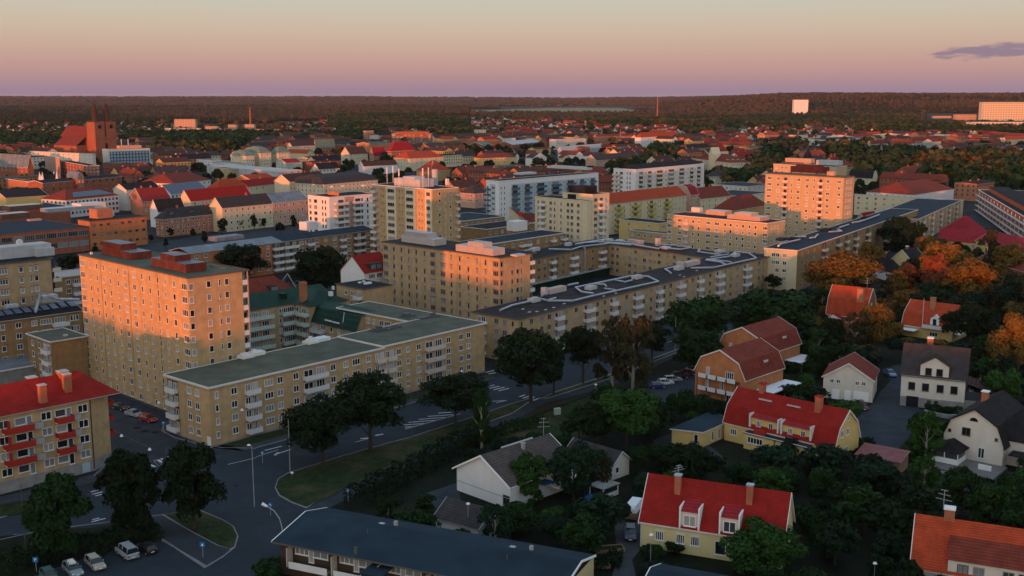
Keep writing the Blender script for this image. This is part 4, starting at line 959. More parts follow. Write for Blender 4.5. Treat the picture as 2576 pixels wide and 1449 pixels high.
# left of the centre
KB = house('orange brick corner building of the long factory front', (225.8, 557.6), 13.5, uR=368, ry=544.3, uL=195.8, wall='orangebrick', roof='felt_dark', kind='flat', trim='frame_dark', wR=8, wL=0, rows=3, ty='b', step=4.3, dz=1.9, frame='frame_dark', name='factory', cat='factory')
for (u, v, w, d, h, m) in ((403 / 4 + 150, 552, 8, 7, 4.5, 'salmonbrick'), (1000 / 4, 548, 9, 6, 2.8, 'offwhite')): vents(KB, m, u, v, [(0, 2, w, d, 0, h)], 13.6, 'roof_house')
KL = house('long low factory wing with dark roof, glass skylights and tall window bands', (0, 592), 11, uR=222, ry=571, lb=46, x0=-30, wall='redbrick', roof='felt_blue', kind='flat', trim='frame_dark', wR=14, rows=2, ty=(4.5, 2.4, 5), step=4.6, dz=2.4, frame='trim_grey', name='factory', cat='factory')
for (u, v, w, d, h, m) in ((25, 532, 18, 9, 2.6, 'glass_mid'), (5, 553, 14, 8, 2.6, 'glass_mid'), (120, 535, 26, 8, 1.8, 'duct'), (205, 528, 14, 10, 3, 'trim'), (75, 557, 6, 3, .8, 'pinkwall'), (210, 566, 8, 4, 1.4, 'lightgrey')): vents(KL, m, u, v, [(0, 0, w, d, 0, h)], 11.2, 'skylight' if m == 'glass_mid' else 'roof_house')
house('pinkish brick town palace with hipped dark roof and arched dormers', (412, 550), 9.5, uR=557, ry=535, uL=391, zr=14, wall='salmonbrick', roof='tile_dark', kind='hip', hip=5, wR=11, wL=2, rows=3, dormers=3, chim=2, step=2.9, name='town_palace')
house('cream long town house with grey blue roof beside the pink palace', (559, 523), 13, uR=686, ry=511, uL=527, zr=18, wall='paleyel', roof='tile_dark', wR=9, rows=4, step=3.2, trim='trim', ty='m', chim=1)
house('pinkish long town house with metal roof left of the white balcony block', (687, 511), 13, uR=776, ry=502, lb=14, zr=17.5, wall='pinkwall', roof='metal_roof', wR=8, rows=4, step=3.2)
house('salmon gabled town house with red roof and high stepped chimney gable', (359, 508), 10.5, uR=432, ry=505, uL=327, zr=16.5, wall='salmonbrick', roof='tile_red', wR=5, rows=2, chim=3)
house('white gabled house end beside the pinkish palace', (398, 532), 9, la=16, lb=9, zr=15, wall='white', roof='tile_black', rows=1, wR=3)
house('cream gabled house with long bright red roof', (480, 506), 10, uR=632, ry=492, uL=450, zr=16, wall='cream', roof='tile_red', wR=8, rows=2, ty='d')
house('white hipped town hall with solar panels on its roof', (166, 503.7), 10.5, uR=297.5, ry=491, uL=104, zr=15.5, wall='white', roof='tile_rust', kind='hip', hip=9, wR=14, wL=6, rows=3, ty='d', frame='frame_dark', name='office_building', cat='building', trim='trim')
SP = bpy.data.objects['office_building']
o = MB(); o.face([(6, 1.2, 11.8), (36, 1.2, 11.8), (30, 6.5, 14.4), (10, 6.5, 14.4)]); o.build('solar_panels', M['solar'], SP, (0, 0, -.25))
house('white house with dark blue solar panel roof behind the red roofs', (430, 488), 9.5, uR=522, ry=478, uL=385, zr=15, wall='white', roof='solar', rows=2, wR=10, wL=3, ty='d', frame='frame_dark')
house('big block with orange red hipped roof and row of roof lights', (548, 478), 10, uR=628, ry=470, uL=515, zr=16, wall='white', roof='tile_orange', kind='hip', hip=8, rows=2, wR=9, wL=3, ty='d', frame='frame_dark', dormers=0)
house('block with brown and orange roof and a lit pale gable', (440, 462), 10, uR=530, ry=452, uL=352, zr=16, wall='white', roof='tile_rust', kind='hip', hip=7, rows=2, wR=8, wL=8, chim=3, ty='d')
house('brown roofed white block behind the lit gable', (410, 455), 9, uR=462, uL=352, zr=14.5, wall='white', roof='tile_brown', kind='hip', hip=7, rows=2, wR=5, wL=6, ty='d')
house('warm brick house with bright orange gable roof', (640, 458), 10, uR=700, ry=452, uL=580, zr=14.5, wall='orangebrick', roof='tile_orange', rows=2, wL=3, wR=4)
house('red roofed low row in front of the lit orange house', (570, 476), 9, uR=760, ry=455, lb=14, zr=13, wall='cream', roof='tile_red', rows=1, wR=12, chim=3)
house('long town house with a lit cream front and brown roof', (728, 457), 13, uR=822, ry=447, lb=13, zr=17.5, wall='cream', roof='tile_brown', rows=3, wR=12, chim=6)
house('cream corner house with dark mansard roof and pediments', (815, 464), 12, uR=950, ry=452, uL=727, zr=17.5, wall='cream', roof='tile_dark', kind='hip', hip=5, rows=3, wR=14, wL=9, prof=[(.18, .7)], dormers=6)
house('long brick building with a row of square windows', (213, 452), 13, uR=306, ry=444, lb=14, wall='redbrick', roof='tile_black', kind='gable', zr=14.5, rows=3, wR=12, frame='frame_dark', x0=-36)
BT = Bld('barrel_tower', 'brick stair tower with grey barrel vaulted top', 'building', (196, 451), 14, uR=211, uL=167)
b = BT; b.walls('redbrick'); n = 10; q = MB()
pp = [(b.la * .5 - b.la * .5 * math.cos(math.pi * k / n), 14 + 5 * math.sin(math.pi * k / n)) for k in range(n + 1)]
for k in range(n): q.face([(pp[k][0], -.3, pp[k][1]), (pp[k + 1][0], -.3, pp[k + 1][1]), (pp[k + 1][0], b.lb, pp[k + 1][1]), (pp[k][0], b.lb, pp[k][1])])
q.face([(x, 0, z) for x, z in pp]); q.build('vault', M['metal_roof'], b.root)
facade(b, 'R', [(b.la * .2, 'm'), (b.la * .8, 'm')], 4, 3.2, 12.5, isu=False, one=True); facade(b, 'L', [(b.lb * .25, 'd'), (b.lb * .6, 'd')], 4, 3.2, 12.5, isu=False, one=True)
house('slanting pink rendered hall with a lit upper wall', (100, 462), 12, uR=118, uL=14, kind='flat', roof='felt_dark', wall='salmonbrick', rows=0, ly=450, name='hall', cat='building')
WCH = Bld('white_gatehouse', 'white building with four corner spires and a black roof', 'building', (108, 458), 12, uR=144, uL=101)
b = WCH; b.walls('white'); pitched(b.root, 0, 0, b.la, b.lb, 12, 17, 'x', 'tile_black', 'white', .1, .2)
for (x, y) in ((0, 0), (b.la, 0), (0, b.lb), (b.la, b.lb)):
    q = MB(); q.cyl((x, y, 0), (x, y, 14), .9, n=6); q.cyl((x, y, 14), (x, y, 19), .9, .05, n=6); q.build('spire', M['white'], b.root)
panel(b, 'R', b.la * .22, b.la * .78, 0, 8, 'recess', .05, name='archway')
house('ochre gabled shed at the left edge', (15, 498), 8, la=26, uL=-30, ly=490, zr=12, wall='yellow', roof='tile_black', rows=0)
house('long dark hall with flat black roof at the left edge', (40, 530), 9, uR=176, ry=520, lb=30, x0=-40, kind='flat', roof='felt_blue', wall='redbrick', wR=0, rows=0, name='hall', cat='building')
house('cream blank gable with black roofed house and a tall lit chimney wall', (318, 478), 13, uR=400, ry=470, uL=285, kind='gable', zr=16.5, wall='offwhite', roof='tile_black', rows=2, wR=6)
house('grey stone building with steep grey roof at the left edge', (70, 418), 12, uR=84, uL=-20, ly=412, zr=21, wall='redbrick', roof='metal_roof', axis='y', rows=2, wL=9)
house('pale balcony block behind the brick gables', (232, 388), 16, uR=240, uL=78, ly=381, kind='flat', roof='felt', wall='offwhite', rows=4, wL=12, ty='d', name='town_block', cat='apartment block')
house('red and pink stepped brick building with balconies', (222, 418), 14, uR=250, uL=150, ly=405, kind='flat', roof='felt_dark', wall='redbrick', rows=4, wL=9, wR=3, ty='d', name='town_block', cat='apartment block')
house('salmon tower like block with a tall rounded window', (148, 397), 18, uR=150, uL=112, ly=392, kind='flat', roof='felt_dark', wall='pinkwall', rows=4, wL=3, ty='m', name='town_block', cat='apartment block')
HO = Bld('hotel', 'six storey hotel with blue facade panels and rows of bright white lamps', 'hotel', (271, 377), 19, uR=377, ry=374, uL=257)
b = HO; b.walls('offwhite'); b.flat('felt', 'offwhite', over=.2); panel(b, 'R', 1.5, b.la - 1, 2, 17.2, 'bal_blue', .04)
for i in range(5):
    for k in range(12): window(b.root, 'R', 3.5 + (b.la - 7) * k / 11, 15.8 - i * 3.1, (1.5, 1.6, 1), 0, -.05, 'trim_white', one=True, glass='blind')
vents(b, 'pinkwall', 300, 375, [(2, 6, 22, 8, 0, 3)], 19.3, 'penthouse')
for u, v, h in ((306, 370, 9), (323, 370, 9)):
    x, y = b.L(u, v, 20); q = MB(); q.cyl((x, y, 19), (x, y, 19 + h), .35, n=5); q.build('mast', M['white'], b.root)
house('small building with shining blue metal roof right of the hotel', (395, 401), 7, uR=400, uL=376, zr=14, wall='offwhite', roof='metal_roof', kind='hip', hip=6, rows=1, wL=4)
for a in (('white flat block with pale green roof in front of the park', (535, 404), 10, 558, 482, 'white', 'copper'), ('pale green roofed hall beside the white flat block', (600, 412), 8, 640, 516, 'offwhite', 'copper'), ('grey flat topped department store with long roof', (700, 432), 10, 760, 520, 'lightgrey', 'lightgrey'), ('ochre walled end of the department store', (575, 425), 10, 600, 540, 'ochre', 'felt')):
    house(a[0], a[1], a[2], uR=a[3], uL=a[4], kind='flat', roof=a[6], wall=a[5], rows=2, wL=8, wR=4, ty='d', name='commercial_building', cat='building')
for a in (('pale lit grand block with domed grey green roof', (655, 385), 17, 682, 610, 'cream', 23), ('pale lit corner pavilion of the grand block', (700, 383), 17, 728, 682, 'cream', 22), ('left wing of the grand block with rounded corner', (618, 392), 15, 640, 580, 'cream', 20)):
    house(a[0], a[1], a[2], uR=a[3], uL=a[4], zr=a[6], kind='hip', hip=4, roof='copper', wall=a[5], rows=4, wL=4, wR=4, prof=[(.15, .7)], name='grand_block', cat='building')
house('white house with a red roof right of the grand block', (720, 410), 12, uR=758, uL=694, zr=15, wall='palegreen', roof='wine', rows=3, wL=4, wR=3)
for a in (('dark gabled brick hall with green copper roof', (795, 368), 12, 842, 790, 'redbrick', 'copper', 20), ('long lit block with brown roof and orange end tower', (735, 368), 13, 798, 722, 'cream', 'tile_brown', 17), ('red roofed lit house near the centre left', (505, 362), 9, 600, 485, 'cream', 'tile_red', 12),
          ('church like gabled building with lit stepped front', (880, 388), 11, 925, 858, 'cream', 'tile_brown', 18), ('block with lit pale brick wall and flat top', (932, 363), 15, 985, 897, 'orangebrick', 'felt', 17), ('dark red mansard block with white dormers', (985, 376), 16, 1040, 975, 'redbrick', 'wine', 24),
          ('building with steep grape coloured roof and dormers', (940, 391), 9, 972, 930, 'salmonbrick', 'wine', 17), ('orange hipped school roof in the old town', (1030, 399), 12, 1115, 990, 'cream', 'tile_orange', 18)):
    house(a[0], a[1], a[2], uR=a[3], uL=a[4], zr=a[7], kind='hip' if 'hip' in a[0] or 'mansard' in a[0] else 'gable', hip=7, roof=a[6], wall=a[5], rows=3, wL=5, wR=7, prof=[(.18, .75)] if 'mansard' in a[0] else None, dormers=5 if 'dormers' in a[0] else 0)
OB = house('broad red brick block in stepped layers with white balconies near the horizon', (985, 337), 17, uR=1085, ry=337, uL=970, kind='flat', roof='tile_orange', wall='redbrick', rows=5, wR=10, wL=2, ty=(4, 1.6, 3), name='town_block', cat='apartment block', lb=24)
vents(OB, 'redbrick', 995, 337, [(0, 3, 48, 14, 0, 3.2)], 17.3, 'penthouse')
house('lit orange brick tower house in the trees', (920, 330), 18, uR=940, uL=914, kind='flat', roof='felt', wall='orangebrick', rows=5, wL=3, wR=3, ty='d', name='town_block', cat='apartment block')
house('bright white lit house with a raised middle', (1193, 327), 15, uR=1222, ry=327, lb=12, kind='flat', roof='felt', wall='cream', rows=3, wR=4, ty='d', name='villa', cat='house')
house('orange hipped roof pavilion glowing above the dark roofs', (1085, 430), 9, uR=1132, uL=1048, zr=17, wall='ochre', roof='tile_orange', kind='hip', hip=12, rows=1, wL=5, wR=4)
house('white gabled end among the dark brown roofs', (915, 418), 8, la=40, uL=902, zr=12, wall='white', roof='tile_brown', rows=1)
house('yellow building with brown hipped roof and arched windows', (1215, 398), 9, uR=1300, ry=395, lb=18, zr=13, wall='yellow', roof='tile_rust', kind='hip', hip=8, rows=2, wR=12)
house('blue and white gabled house on the right of the old town', (1340, 398), 8, uR=1375, uL=1322, zr=13, wall='white', roof='tile_dark', axis='y', rows=2, wR=3)
house('hall with a copper green roof and red round gable', (1215, 366), 8, uR=1240, uL=1178, zr=12, wall='redbrick', roof='copper', rows=1, wL=4)
house('pale metal roofed market hall', (1290, 364), 8, uR=1360, ry=357, lb=24, zr=12, wall='redbrick', roof='lightgrey', rows=1, wR=8)
# centre right
for a in (('white ribbed long hall with rounded roof', (1412, 378), 10, 1513, 1403, 'lightgrey', 'lightgrey', 14, 370), ('lit pink white department store with flat roof', (1400, 352), 13, 1475, 1382, 'offwhite', 'lightgrey', 13.5, 349), ('low lit terracotta row near the white hall', (1345, 376), 7, 1385, 1330, 'yellow', 'tile_rust', 9, 374),
          ('lit orange gabled market building with a dark roof', (1500, 403), 10, 1610, 1473, 'pinkwall', 'tile_dark', 15, 396), ('long arcade with dark roof and arched windows', (1425, 417), 8, 1545, 1403, 'offwhite', 'felt_dark', 9.5, 425),
          ('big white block with vivid orange tiled roof on the right', (1612, 345), 15, 1710, 1597, 'white', 'tile_orange', 21, 340), ('brick row of flats with shallow red roof', (1500, 344), 12, 1600, 1493, 'salmonbrick', 'tile_rust', 15, 341)):
    house(a[0], a[1], a[2], uR=a[3], ry=a[8], uL=a[4], zr=a[7], roof=a[6], wall=a[5], rows=2 if a[2] < 14 else 4, wR=14, kind='hip' if 'vivid' in a[0] else 'gable', hip=8, name='town_block', cat='building')
SC = house('cream school building with long red tiled roof and arched windows', (1840, 410), 14, uR=1893, ry=403, uL=1740, zr=20, wall='cream', roof='tile_rust', kind='hip', hip=6, rows=3, wL=16, wR=9, ty='m', name='school', cat='school', ly=398, dormers=4)
q = MB(); q.box(-4, -3.5, 0, 4, 3.5, 20); q.build('stair_gable', M['cream'], SC.root, (.5, SC.lb * .42, 0))
q = MB(); q.face([(-4, -3.5, 0), (-4, 3.5, 0), (-4, 0, 6)]); q.face([(-4, 3.5, 0), (4, 3.5, 0), (4, 0, 6), (-4, 0, 6)]); q.face([(4, -3.5, 0), (-4, -3.5, 0), (-4, 0, 6), (4, 0, 6)]); q.build('gable_top', M['cream'], SC.root, (.5, SC.lb * .42, 20))
q = MB(); q.box(-6, -6, 12, 6, 6, 22); q.build('corner_tower', M['cream'], SC.root, (10, SC.lb * .55, 0)); q = MB(); q.cyl((0, 0, 22), (0, 0, 31), 8, .6, n=4); q.build('tower_roof', M['tile_rust'], SC.root, (10, SC.lb * .55, 0))
house('pale yellow hall with grey hipped roof below the school', (1800, 443), 8, uR=1835, uL=1775, zr=12.5, wall='paleyel', roof='tile_dark', kind='hip', hip=8, rows=1, wL=5, wR=4, ty='T')
CT_ = Bld('stepped_tower', 'slender cream stepped tower with dark pointed roof', 'tower', (2035, 398), 26, uR=2040, uL=2024)
b = CT_; b.walls('cream'); q = MB(); x, y = b.la / 2, b.lb / 2; q.cyl((x, y, 26), (x, y, 33), 4, .2, n=4); q.build('tower_roof', M['tile_black'], b.root)
facade(b, 'L', [(b.lb * .5, 'm')], 6, 3.4, 24, isu=False, one=True)
for a in (('pinkish town house behind dark trees', (2190, 362), 12, 2240, 2182, 'pinkwall', 'tile_rust', 16), ('pale greenish block with flat roof behind the dark trees', (2300, 366), 13, 2350, 2290, 'palegreen', 'metal_roof', 15), ('brick terrace with many white balconies', (2405, 378), 12, 2530, 2395, 'redbrick', 'tile_dark', 16),
          ('row with glowing orange gable roofs', (2530, 352), 8, 2620, 2520, 'paleyel', 'tile_orange', 12), ('long buff hall with dark roof near the right', (1975, 360), 8, 2020, 1965, 'paleyel', 'tile_brown', 11), ('row of supermarkets with dark flat roofs', (2070, 352), 8, 2180, 2010, 'offwhite', 'felt_blue', 9),
          ('orange roofed brick flats near the dark spire', (1925, 341), 12, 1960, 1905, 'salmonbrick', 'tile_orange', 16), ('green and grey metal roofed block on the right', (2150, 345), 9, 2210, 2080, 'offwhite', 'tile_red', 12), ('low pale house with hipped red roofs on the right', (2300, 343), 8, 2370, 2180, 'paleyel', 'tile_red', 12)):
    house(a[0], a[1], a[2], uR=a[3], uL=a[4], zr=a[7], roof=a[6], wall=a[5], rows=3 if a[2] > 11 else 1, wR=8, wL=3, ty='d', name='town_block', cat='building')
# right, behind the long bar
house('dark mansard house with cream gable beside the right hand tower', (2195, 447), 8, la=8, uL=2135, zr=13.5, wall='cream', roof='tile_black', rows=1, axis='y', wL=2, prof=[(.2, .7)])
house('long buff block with white court wall and rusty roof top', (2420, 505), 12, uR=2424, uL=2150, ly=490, kind='flat', roof='felt_blue', wall='paleyel', rows=3, wL=12, ty='d', name='town_block', cat='apartment block')
house('large rust tiled roof lit red along its ridge', (2300, 490), 13, uR=2400, uL=2180, zr=19, wall='white', roof='tile_rust', kind='hip', hip=9, rows=1, wL=8, name='town_block', cat='building')
BR = house('buff block with reddish balcony stacks end on beside the long bar', (2310, 552), 12, uR=2416, ry=505, uL=2185, kind='flat', roof='felt_blue', wall='buff2', rows=4, wR=10, wL=9, ty='d', step=2.8, one=False, name='town_block', cat='apartment block', trim='offwhite')
for k in range(5):
    s = BR.la * (k + .55) / 5; panel(BR, 'R', s - 1.8, s + 1.8, .5, 11.5, 'salmonbrick', .1)
    for i in range(4): balcony(BR.root, 'R', s, 9 - i * 2.8, 3, .8)
house('small red roofed house with cream gable under the right hand tower', (2180, 560), 7.5, la=14, uL=2150, zr=12, wall='paleyel', roof='tile_red', rows=1, wR=3)
CR = house('red brick terrace with long white curved balcony bands at the right edge', (2576, 545), 13.5, la=30, uL=2462, ly=478, kind='flat', roof='felt_brown', wall='redbrick', rows=4, wL=16, ty='d', step=3.1, name='town_block', cat='apartment block', y0=-30, trim='trim_white')
for i in range(4): boxpart(CR.root, 'balcony', 'bal_white', [(-1.4, -30, 10.4 - i * 3.1, 0, CR.lb, 10.6 - i * 3.1), (-1.5, -30, 10.4 - i * 3.1, -1.4, CR.lb, 11.0 - i * 3.1)])
boxpart(CR.root, 'penthouse', 'redbrick', [(4, -30, 13.7, 14, CR.lb - 14, 16.4)]); boxpart(CR.root, 'penthouse_roof', 'felt_dark', [(3.6, -30, 16.41, 14.4, CR.lb - 13.6, 16.7)])
RR = house('long wine red roofed house with yellow walls among the orange trees', (2490, 612), 7.5, la=14, uL=2361, ly=604, zr=12, wall='yellow', roof='wine', axis='y', rows=1, one=False, name='house', trim='lintel', over=.4, x0=0)
facade(RR, 'L', [(2388, 'd'), (2412, 'd'), (2430, 'd'), (2448, 'd')], 1, 2.8, 5.6)
house('wine red cross gable rising behind the yellow walls', (2440, 592), 8, la=12, uL=2365, zr=15.5, ly=580, wall='yellow', roof='wine', rows=0, kind='hip', hip=9, axis='y')
house('wine red roof with white dormer at the right edge', (2600, 640), 9, la=14, uL=2455, ly=605, zr=13, wall='yellow', roof='wine', axis='y', rows=1, dormers=0)
house('rusty red roofed bungalow at the right edge', (2600, 690), 5, la=14, uL=2460, ly=650, zr=8.5, wall='redbrick', roof='tile_rust', axis='y', rows=1)
# ------------------------------------------------------------------ far landmarks
CH = Bld('church', 'red brick church with two tall slender towers on the left horizon', 'church', (240, 345), 27, uR=291, ry=343, la=None, lb=44)
b = CH; w = b.la
b.walls('redbrick', 27); pitched(b.root, w * .12, 10, w * .88, 60, 27, 38, 'y', 'tile_rust', 'redbrick', .1, .3, trim='lintel')
for s0 in (0, w - 12):
    boxpart(b.root, 'tower_base', 'redbrick', [(s0 - .5, -.6, 0, s0 + 12.5, 12, 43)])
    x, y = s0 + 6, 6
    q = MB(); q.cyl((x, y, 43), (x, y, 55), 3.2, 2.7, n=8); q.cyl((x, y, 55), (x, y, 56), 3.4, n=8); q.cyl((x, y, 56), (x, y, 61), 1.6, 1.3, n=8); q.cyl((x, y, 61), (x, y, 63), 2.2, .5, n=8); q.cyl((x, y, 63), (x, y, 67), .35, .1, n=5); q.build('belfry', M['tile_brown'], b.root)
    q = MB(); q.cyl((x, -.9, 38), (x, -.6, 38), 2.2, n=12); q.build('clock', M['glass'], b.root)
for k in range(9): boxpart(b.root, 'frieze', 'frame_dark', [(1.5 + k * (w - 4) / 8, -.75, 24, 2.6 + k * (w - 4) / 8, -.62, 25.5)])
boxpart(b.root, 'west_window', 'glass', [(w / 2 - 1.6, -.75, 9, w / 2 + 1.6, -.62, 20)])
boxpart(b.root, 'side_aisle', 'redbrick', [(-14, 14, 0, 0, 50, 18)]); pitched(b.root, -14, 14, 0, 50, 18, 27, 'y', 'tile_rust', None, 0, .2, trim='lintel', ridge=.95, name='aisle_roof')
def slab(label, u0, u1, vt, vb, m, cat='building', name='distant_building', rows=0, cols=0, depth=14, zb=0, roof='felt', d=None):
    c = G((u0 + u1) / 2, vb, zb); d = d or c.y
    p0 = Vector(((u0 - 1288) / F * (d * CT + 30 * ST), d))
    # height from the top line at the same distance
    y_ = -(vt - 724.5) / F; zt = H + (-ST + y_ * CT) / (CT + y_ * ST) * d
    w = (u1 - u0) / F * (d * CT)
    r = thing(name, label, cat, (p0.x, d, 0), 0); FOOT.append((Vector((p0.x, d)), Vector((1, 0)), Vector((0, 1)), w, depth, zt))
    boxpart(r, 'wall', m, [(0, 0, -4, w, depth, zt)]); boxpart(r, 'roof', roof, [(-.3, -.3, zt, w + .3, depth, zt + .8)])
    if rows:
        q = MB(); h = zt - zb
        for i in range(rows):
            for k in range(cols): x = w * (k + .5) / cols; z = zb + h * (i + .5) / rows; q.box(x - w / cols * .28, -.15, z - h / rows * .24, x + w / cols * .28, -.02, z + h / rows * .24)
        o = q.build('windows', M['curtain'], r); o['kind'] = 'stuff'
    return r
slab('large hospital slab glowing orange at the right horizon', 2471, 2640, 257, 308, 'cream', 'hospital', 'hospital', 9, 26, 22)
slab('low pale wing in front of the glowing hospital slab', 2447, 2640, 307, 330, 'offwhite', 'hospital', 'hospital_wing', 3, 20, 30)
slab('round glowing apartment building left of the hospital', 2404, 2458, 288, 306, 'pinkwall', rows=4, cols=10)
slab('white block standing alone in the forest', 1997, 2033, 251, 264, 'white', depth=20, zb=22, d=3700)
slab('nine storey block glowing pink beyond the park', 437, 490, 300, 330, 'pinkwall', rows=6, cols=8)
slab('long white balcony block below the glowing pink block', 412, 502, 323, 345, 'offwhite', rows=3, cols=14)
slab('small lit pink block beyond the park, first right of the glowing block', 514, 546, 318, 336, 'pinkwall', rows=3, cols=5)
slab('small lit pink block beyond the park beside the lamp post gap', 572, 593, 314, 338, 'pinkwall', rows=4, cols=4)
slab('small lit pink block with slanted roof nearest the red roofed hall', 614, 638, 313, 338, 'pinkwall', rows=4, cols=4)
slab('long lit hall with red roof beyond the park', 634, 752, 325, 339, 'cream', rows=1, cols=24, roof='wine')
slab('white sheds beside the church', 290, 360, 330, 348, 'offwhite', rows=2, cols=9, roof='metal_roof')
slab('tiny white factory on the far plain', 956, 998, 255, 262, 'white', zb=10)
slab('bright sheds strung along the far plain', 862, 912, 256, 260, 'white', zb=10)
slab('white warehouse beyond the village', 1160, 1245, 293, 299, 'white')
slab('low white warehouse at the forest edge', 1290, 1360, 292, 297, 'white')
slab('pale lit barns left of the fields', 1090, 1120, 271, 275, 'offwhite')
slab('long pale sheds in front of the forest on the right', 2280, 2400, 306, 312, 'offwhite')
slab('lit orange sheds near the hospital', 2350, 2395, 292, 302, 'pinkwall', rows=1, cols=8)
slab('grey domed hall beyond the village', 1010, 1065, 290, 302, 'lightgrey')
def mast(label, u, vb, vt, m='pole', r=.5, lat=False):
    c = G(u, vb, 0); y_ = -(vt - 724.5) / F; zt = H + (-ST + y_ * CT) / (CT + y_ * ST) * c.y
    q = MB(); q.cyl((0, 0, 0), (0, 0, zt), r, r * .6, n=5)
    o = q.build('mast', M[m], None, (c.x, c.y, 0)); return tag(o, label, 'mast')
mast('thin lattice mast on the left horizon', 411, 262, 234, r=1.6); mast('tall red and white mast rising from the forest', 1653, 306, 243, 'salmonbrick', 1.4); mast('dark slender church spire beyond the park', 631, 330, 270, 'redbrick', 2.2)
mast('tall lamp mast in the old town', 1560, 364, 325, 'pole_light', .4)
# ------------------------------------------------------------------ villas of the garden suburb
def bits(b, lst):
    for (name, m, bx) in lst: boxpart(b.root, name, m, [bx])
def chimney(b, u, v, z, w=.9, h=1.6, cap='lightgrey', m='chimney'):
    x, y = b.L(u, v, z); o = boxpart(b.root, 'chimney', m, [(x - w / 2, y - w / 2, z - 2.2, x + w / 2, y + w / 2, z + h)])
    k = MB(); k.box(x - w / 2 - .1, y - w / 2 - .1, z + h + .002, x + w / 2 + .1, y + w / 2 + .1, z + h + .22); k.build('chimney_cap', M[cap], o); return x, y
def antenna(p, z, h, label, rz=.6):
    q = MB(); q.cyl((0, 0, 0), (0, 0, h), .045, n=5)
    for zz, L in ((h * .97, .5), (h * .75, .9), (h * .5, 1.2)):
        q.cyl((-L * math.cos(rz), -L * math.sin(rz), zz), (L * math.cos(rz), L * math.sin(rz), zz), .035, n=4)
        for k in (-.8, -.4, 0, .4, .8): c = Vector((L * k * math.cos(rz), L * k * math.sin(rz), zz)); d = Vector((-math.sin(rz), math.cos(rz), 0)) * .25; q.cyl(c - d, c + d, .02, n=4)
    o = q.build('roof_antenna', M['pole_light'], None, (p.x, p.y, z)); return tag(o, label, 'antenna')
def skylight(b, x, y, z, s=(.9, 1.2), tilt=(0, 0), m='glass_mid'):
    k = MB(); k.box(-s[0] / 2, -s[1] / 2, 0, s[0] / 2, s[1] / 2, .12); o = k.build('roof_window', M[m], b.root, (x, y, z)); o.rotation_euler = (tilt[0], tilt[1], 0); return o
GF = [(.13, .5)]
V10 = Bld('yellow_house', 'pale yellow house with a bright red roof and two white framed dormers', 'house', (1969, 1364), 4.4, uL=1611.8, ly=1308.8, la=9.6)
b = V10; b.walls('yellow'); MATS['yellow_pale'] = None; del MATS['yellow_pale']
dm('yellow_pale', (.62, .53, .27), var=.03)
for o in b.root.children: o.data.materials[0] = M['yellow_pale']
pitched(b.root, 0, 0, b.la, b.lb, 4.4, 10.4, 'y', 'tile_red', 'yellow_pale', .25, .35, trim='trim')
r7 = lambda c: 1288 + c / 4
for c, t in ((1487, (1.35, 1.5, 4)), (1697, (1.35, 1.5, 4)), (1845, (1.35, 1.5, 4))): window(b.root, 'L', b.su(r7(c), 'L'), 2.35, t, lintel='trim')
window(b.root, 'L', b.su(r7(2100), 'L'), 1.9, (1.7, 2.2, 1), glass='glass')
for c in (1787, 2190):
    s = b.su(r7(c), 'L', 6); d = boxpart(b.root, 'dormer', 'offwhite', [(.05, s - 1.35, 3.9, 3.0, s + 1.35, 6.9)])
    bits(b, [('dormer_cheek', 'trim_white', (-.25, s - 1.6, 3.9, 3.4, s - 1.36, 7.7)), ('dormer_cheek', 'trim_white', (-.25, s + 1.36, 3.9, 3.4, s + 1.6, 7.7))])
    q = MB(); q.face([(-.15, s - 1.36, 6.92), (3.4, s - 1.36, 8.3), (3.4, s + 1.36, 8.3), (-.15, s + 1.36, 6.92)]); q.build('dormer_roof', M['wine'], d)
    window(b.root, 'L', s, 5.5, (1.9, 1.75, 2), .05, frame='trim_white', glass='blind' if c == 1787 else 'glass_mid')
x, y = chimney(b, r7(1672), 1086.8 + 500 / 4, 10.3, .95, 1.0, 'duct'); antenna(b.W(x, y), 11.4, 1.6, 'roof antenna on the left chimney of the pale yellow house')
chimney(b, r7(2395), 1086.8 + 600 / 4, 10.3, .95, 1.0, 'duct')
bits(b, [('gutter', 'trim', (-.42, -.2, 4.1, -.3, b.lb + .2, 4.22))]); pipe(b, 'L', 7.9, .2, 4.2, 'trim'); pipe(b, 'L', b.lb - .1, .2, 4.2, 'trim')
V7 = Bld('yellow_double_house', 'yellow double house with a long red gambrel roof, red chimneys and two roof terraces', 'house', (2099.5, 1121.3), 4.3, uR=2160.8, uL=1823)
b = V7; b.walls('yellow'); pitched(b.root, 0, 0, b.la, b.lb, 4.3, 10.2, 'y', 'tile_red', 'yellow', .25, .3, trim='trim', prof=GF)
r8 = lambda c: 1932 + c / 4
for s, z in ((2.4, 6.0), (4.6, 6.0), (2.4, 2.2), (4.6, 2.4)): window(b.root, 'R', s + .4, z, (1.0, 1.4, 2))
window(b.root, 'R', b.la / 2, 8.6, (.7, .5, 1))
for s in (2.3, 6.2, b.lb - 12.6, b.lb - 2.2): window(b.root, 'L', s, 2.2, (1.5, 1.3, 3))
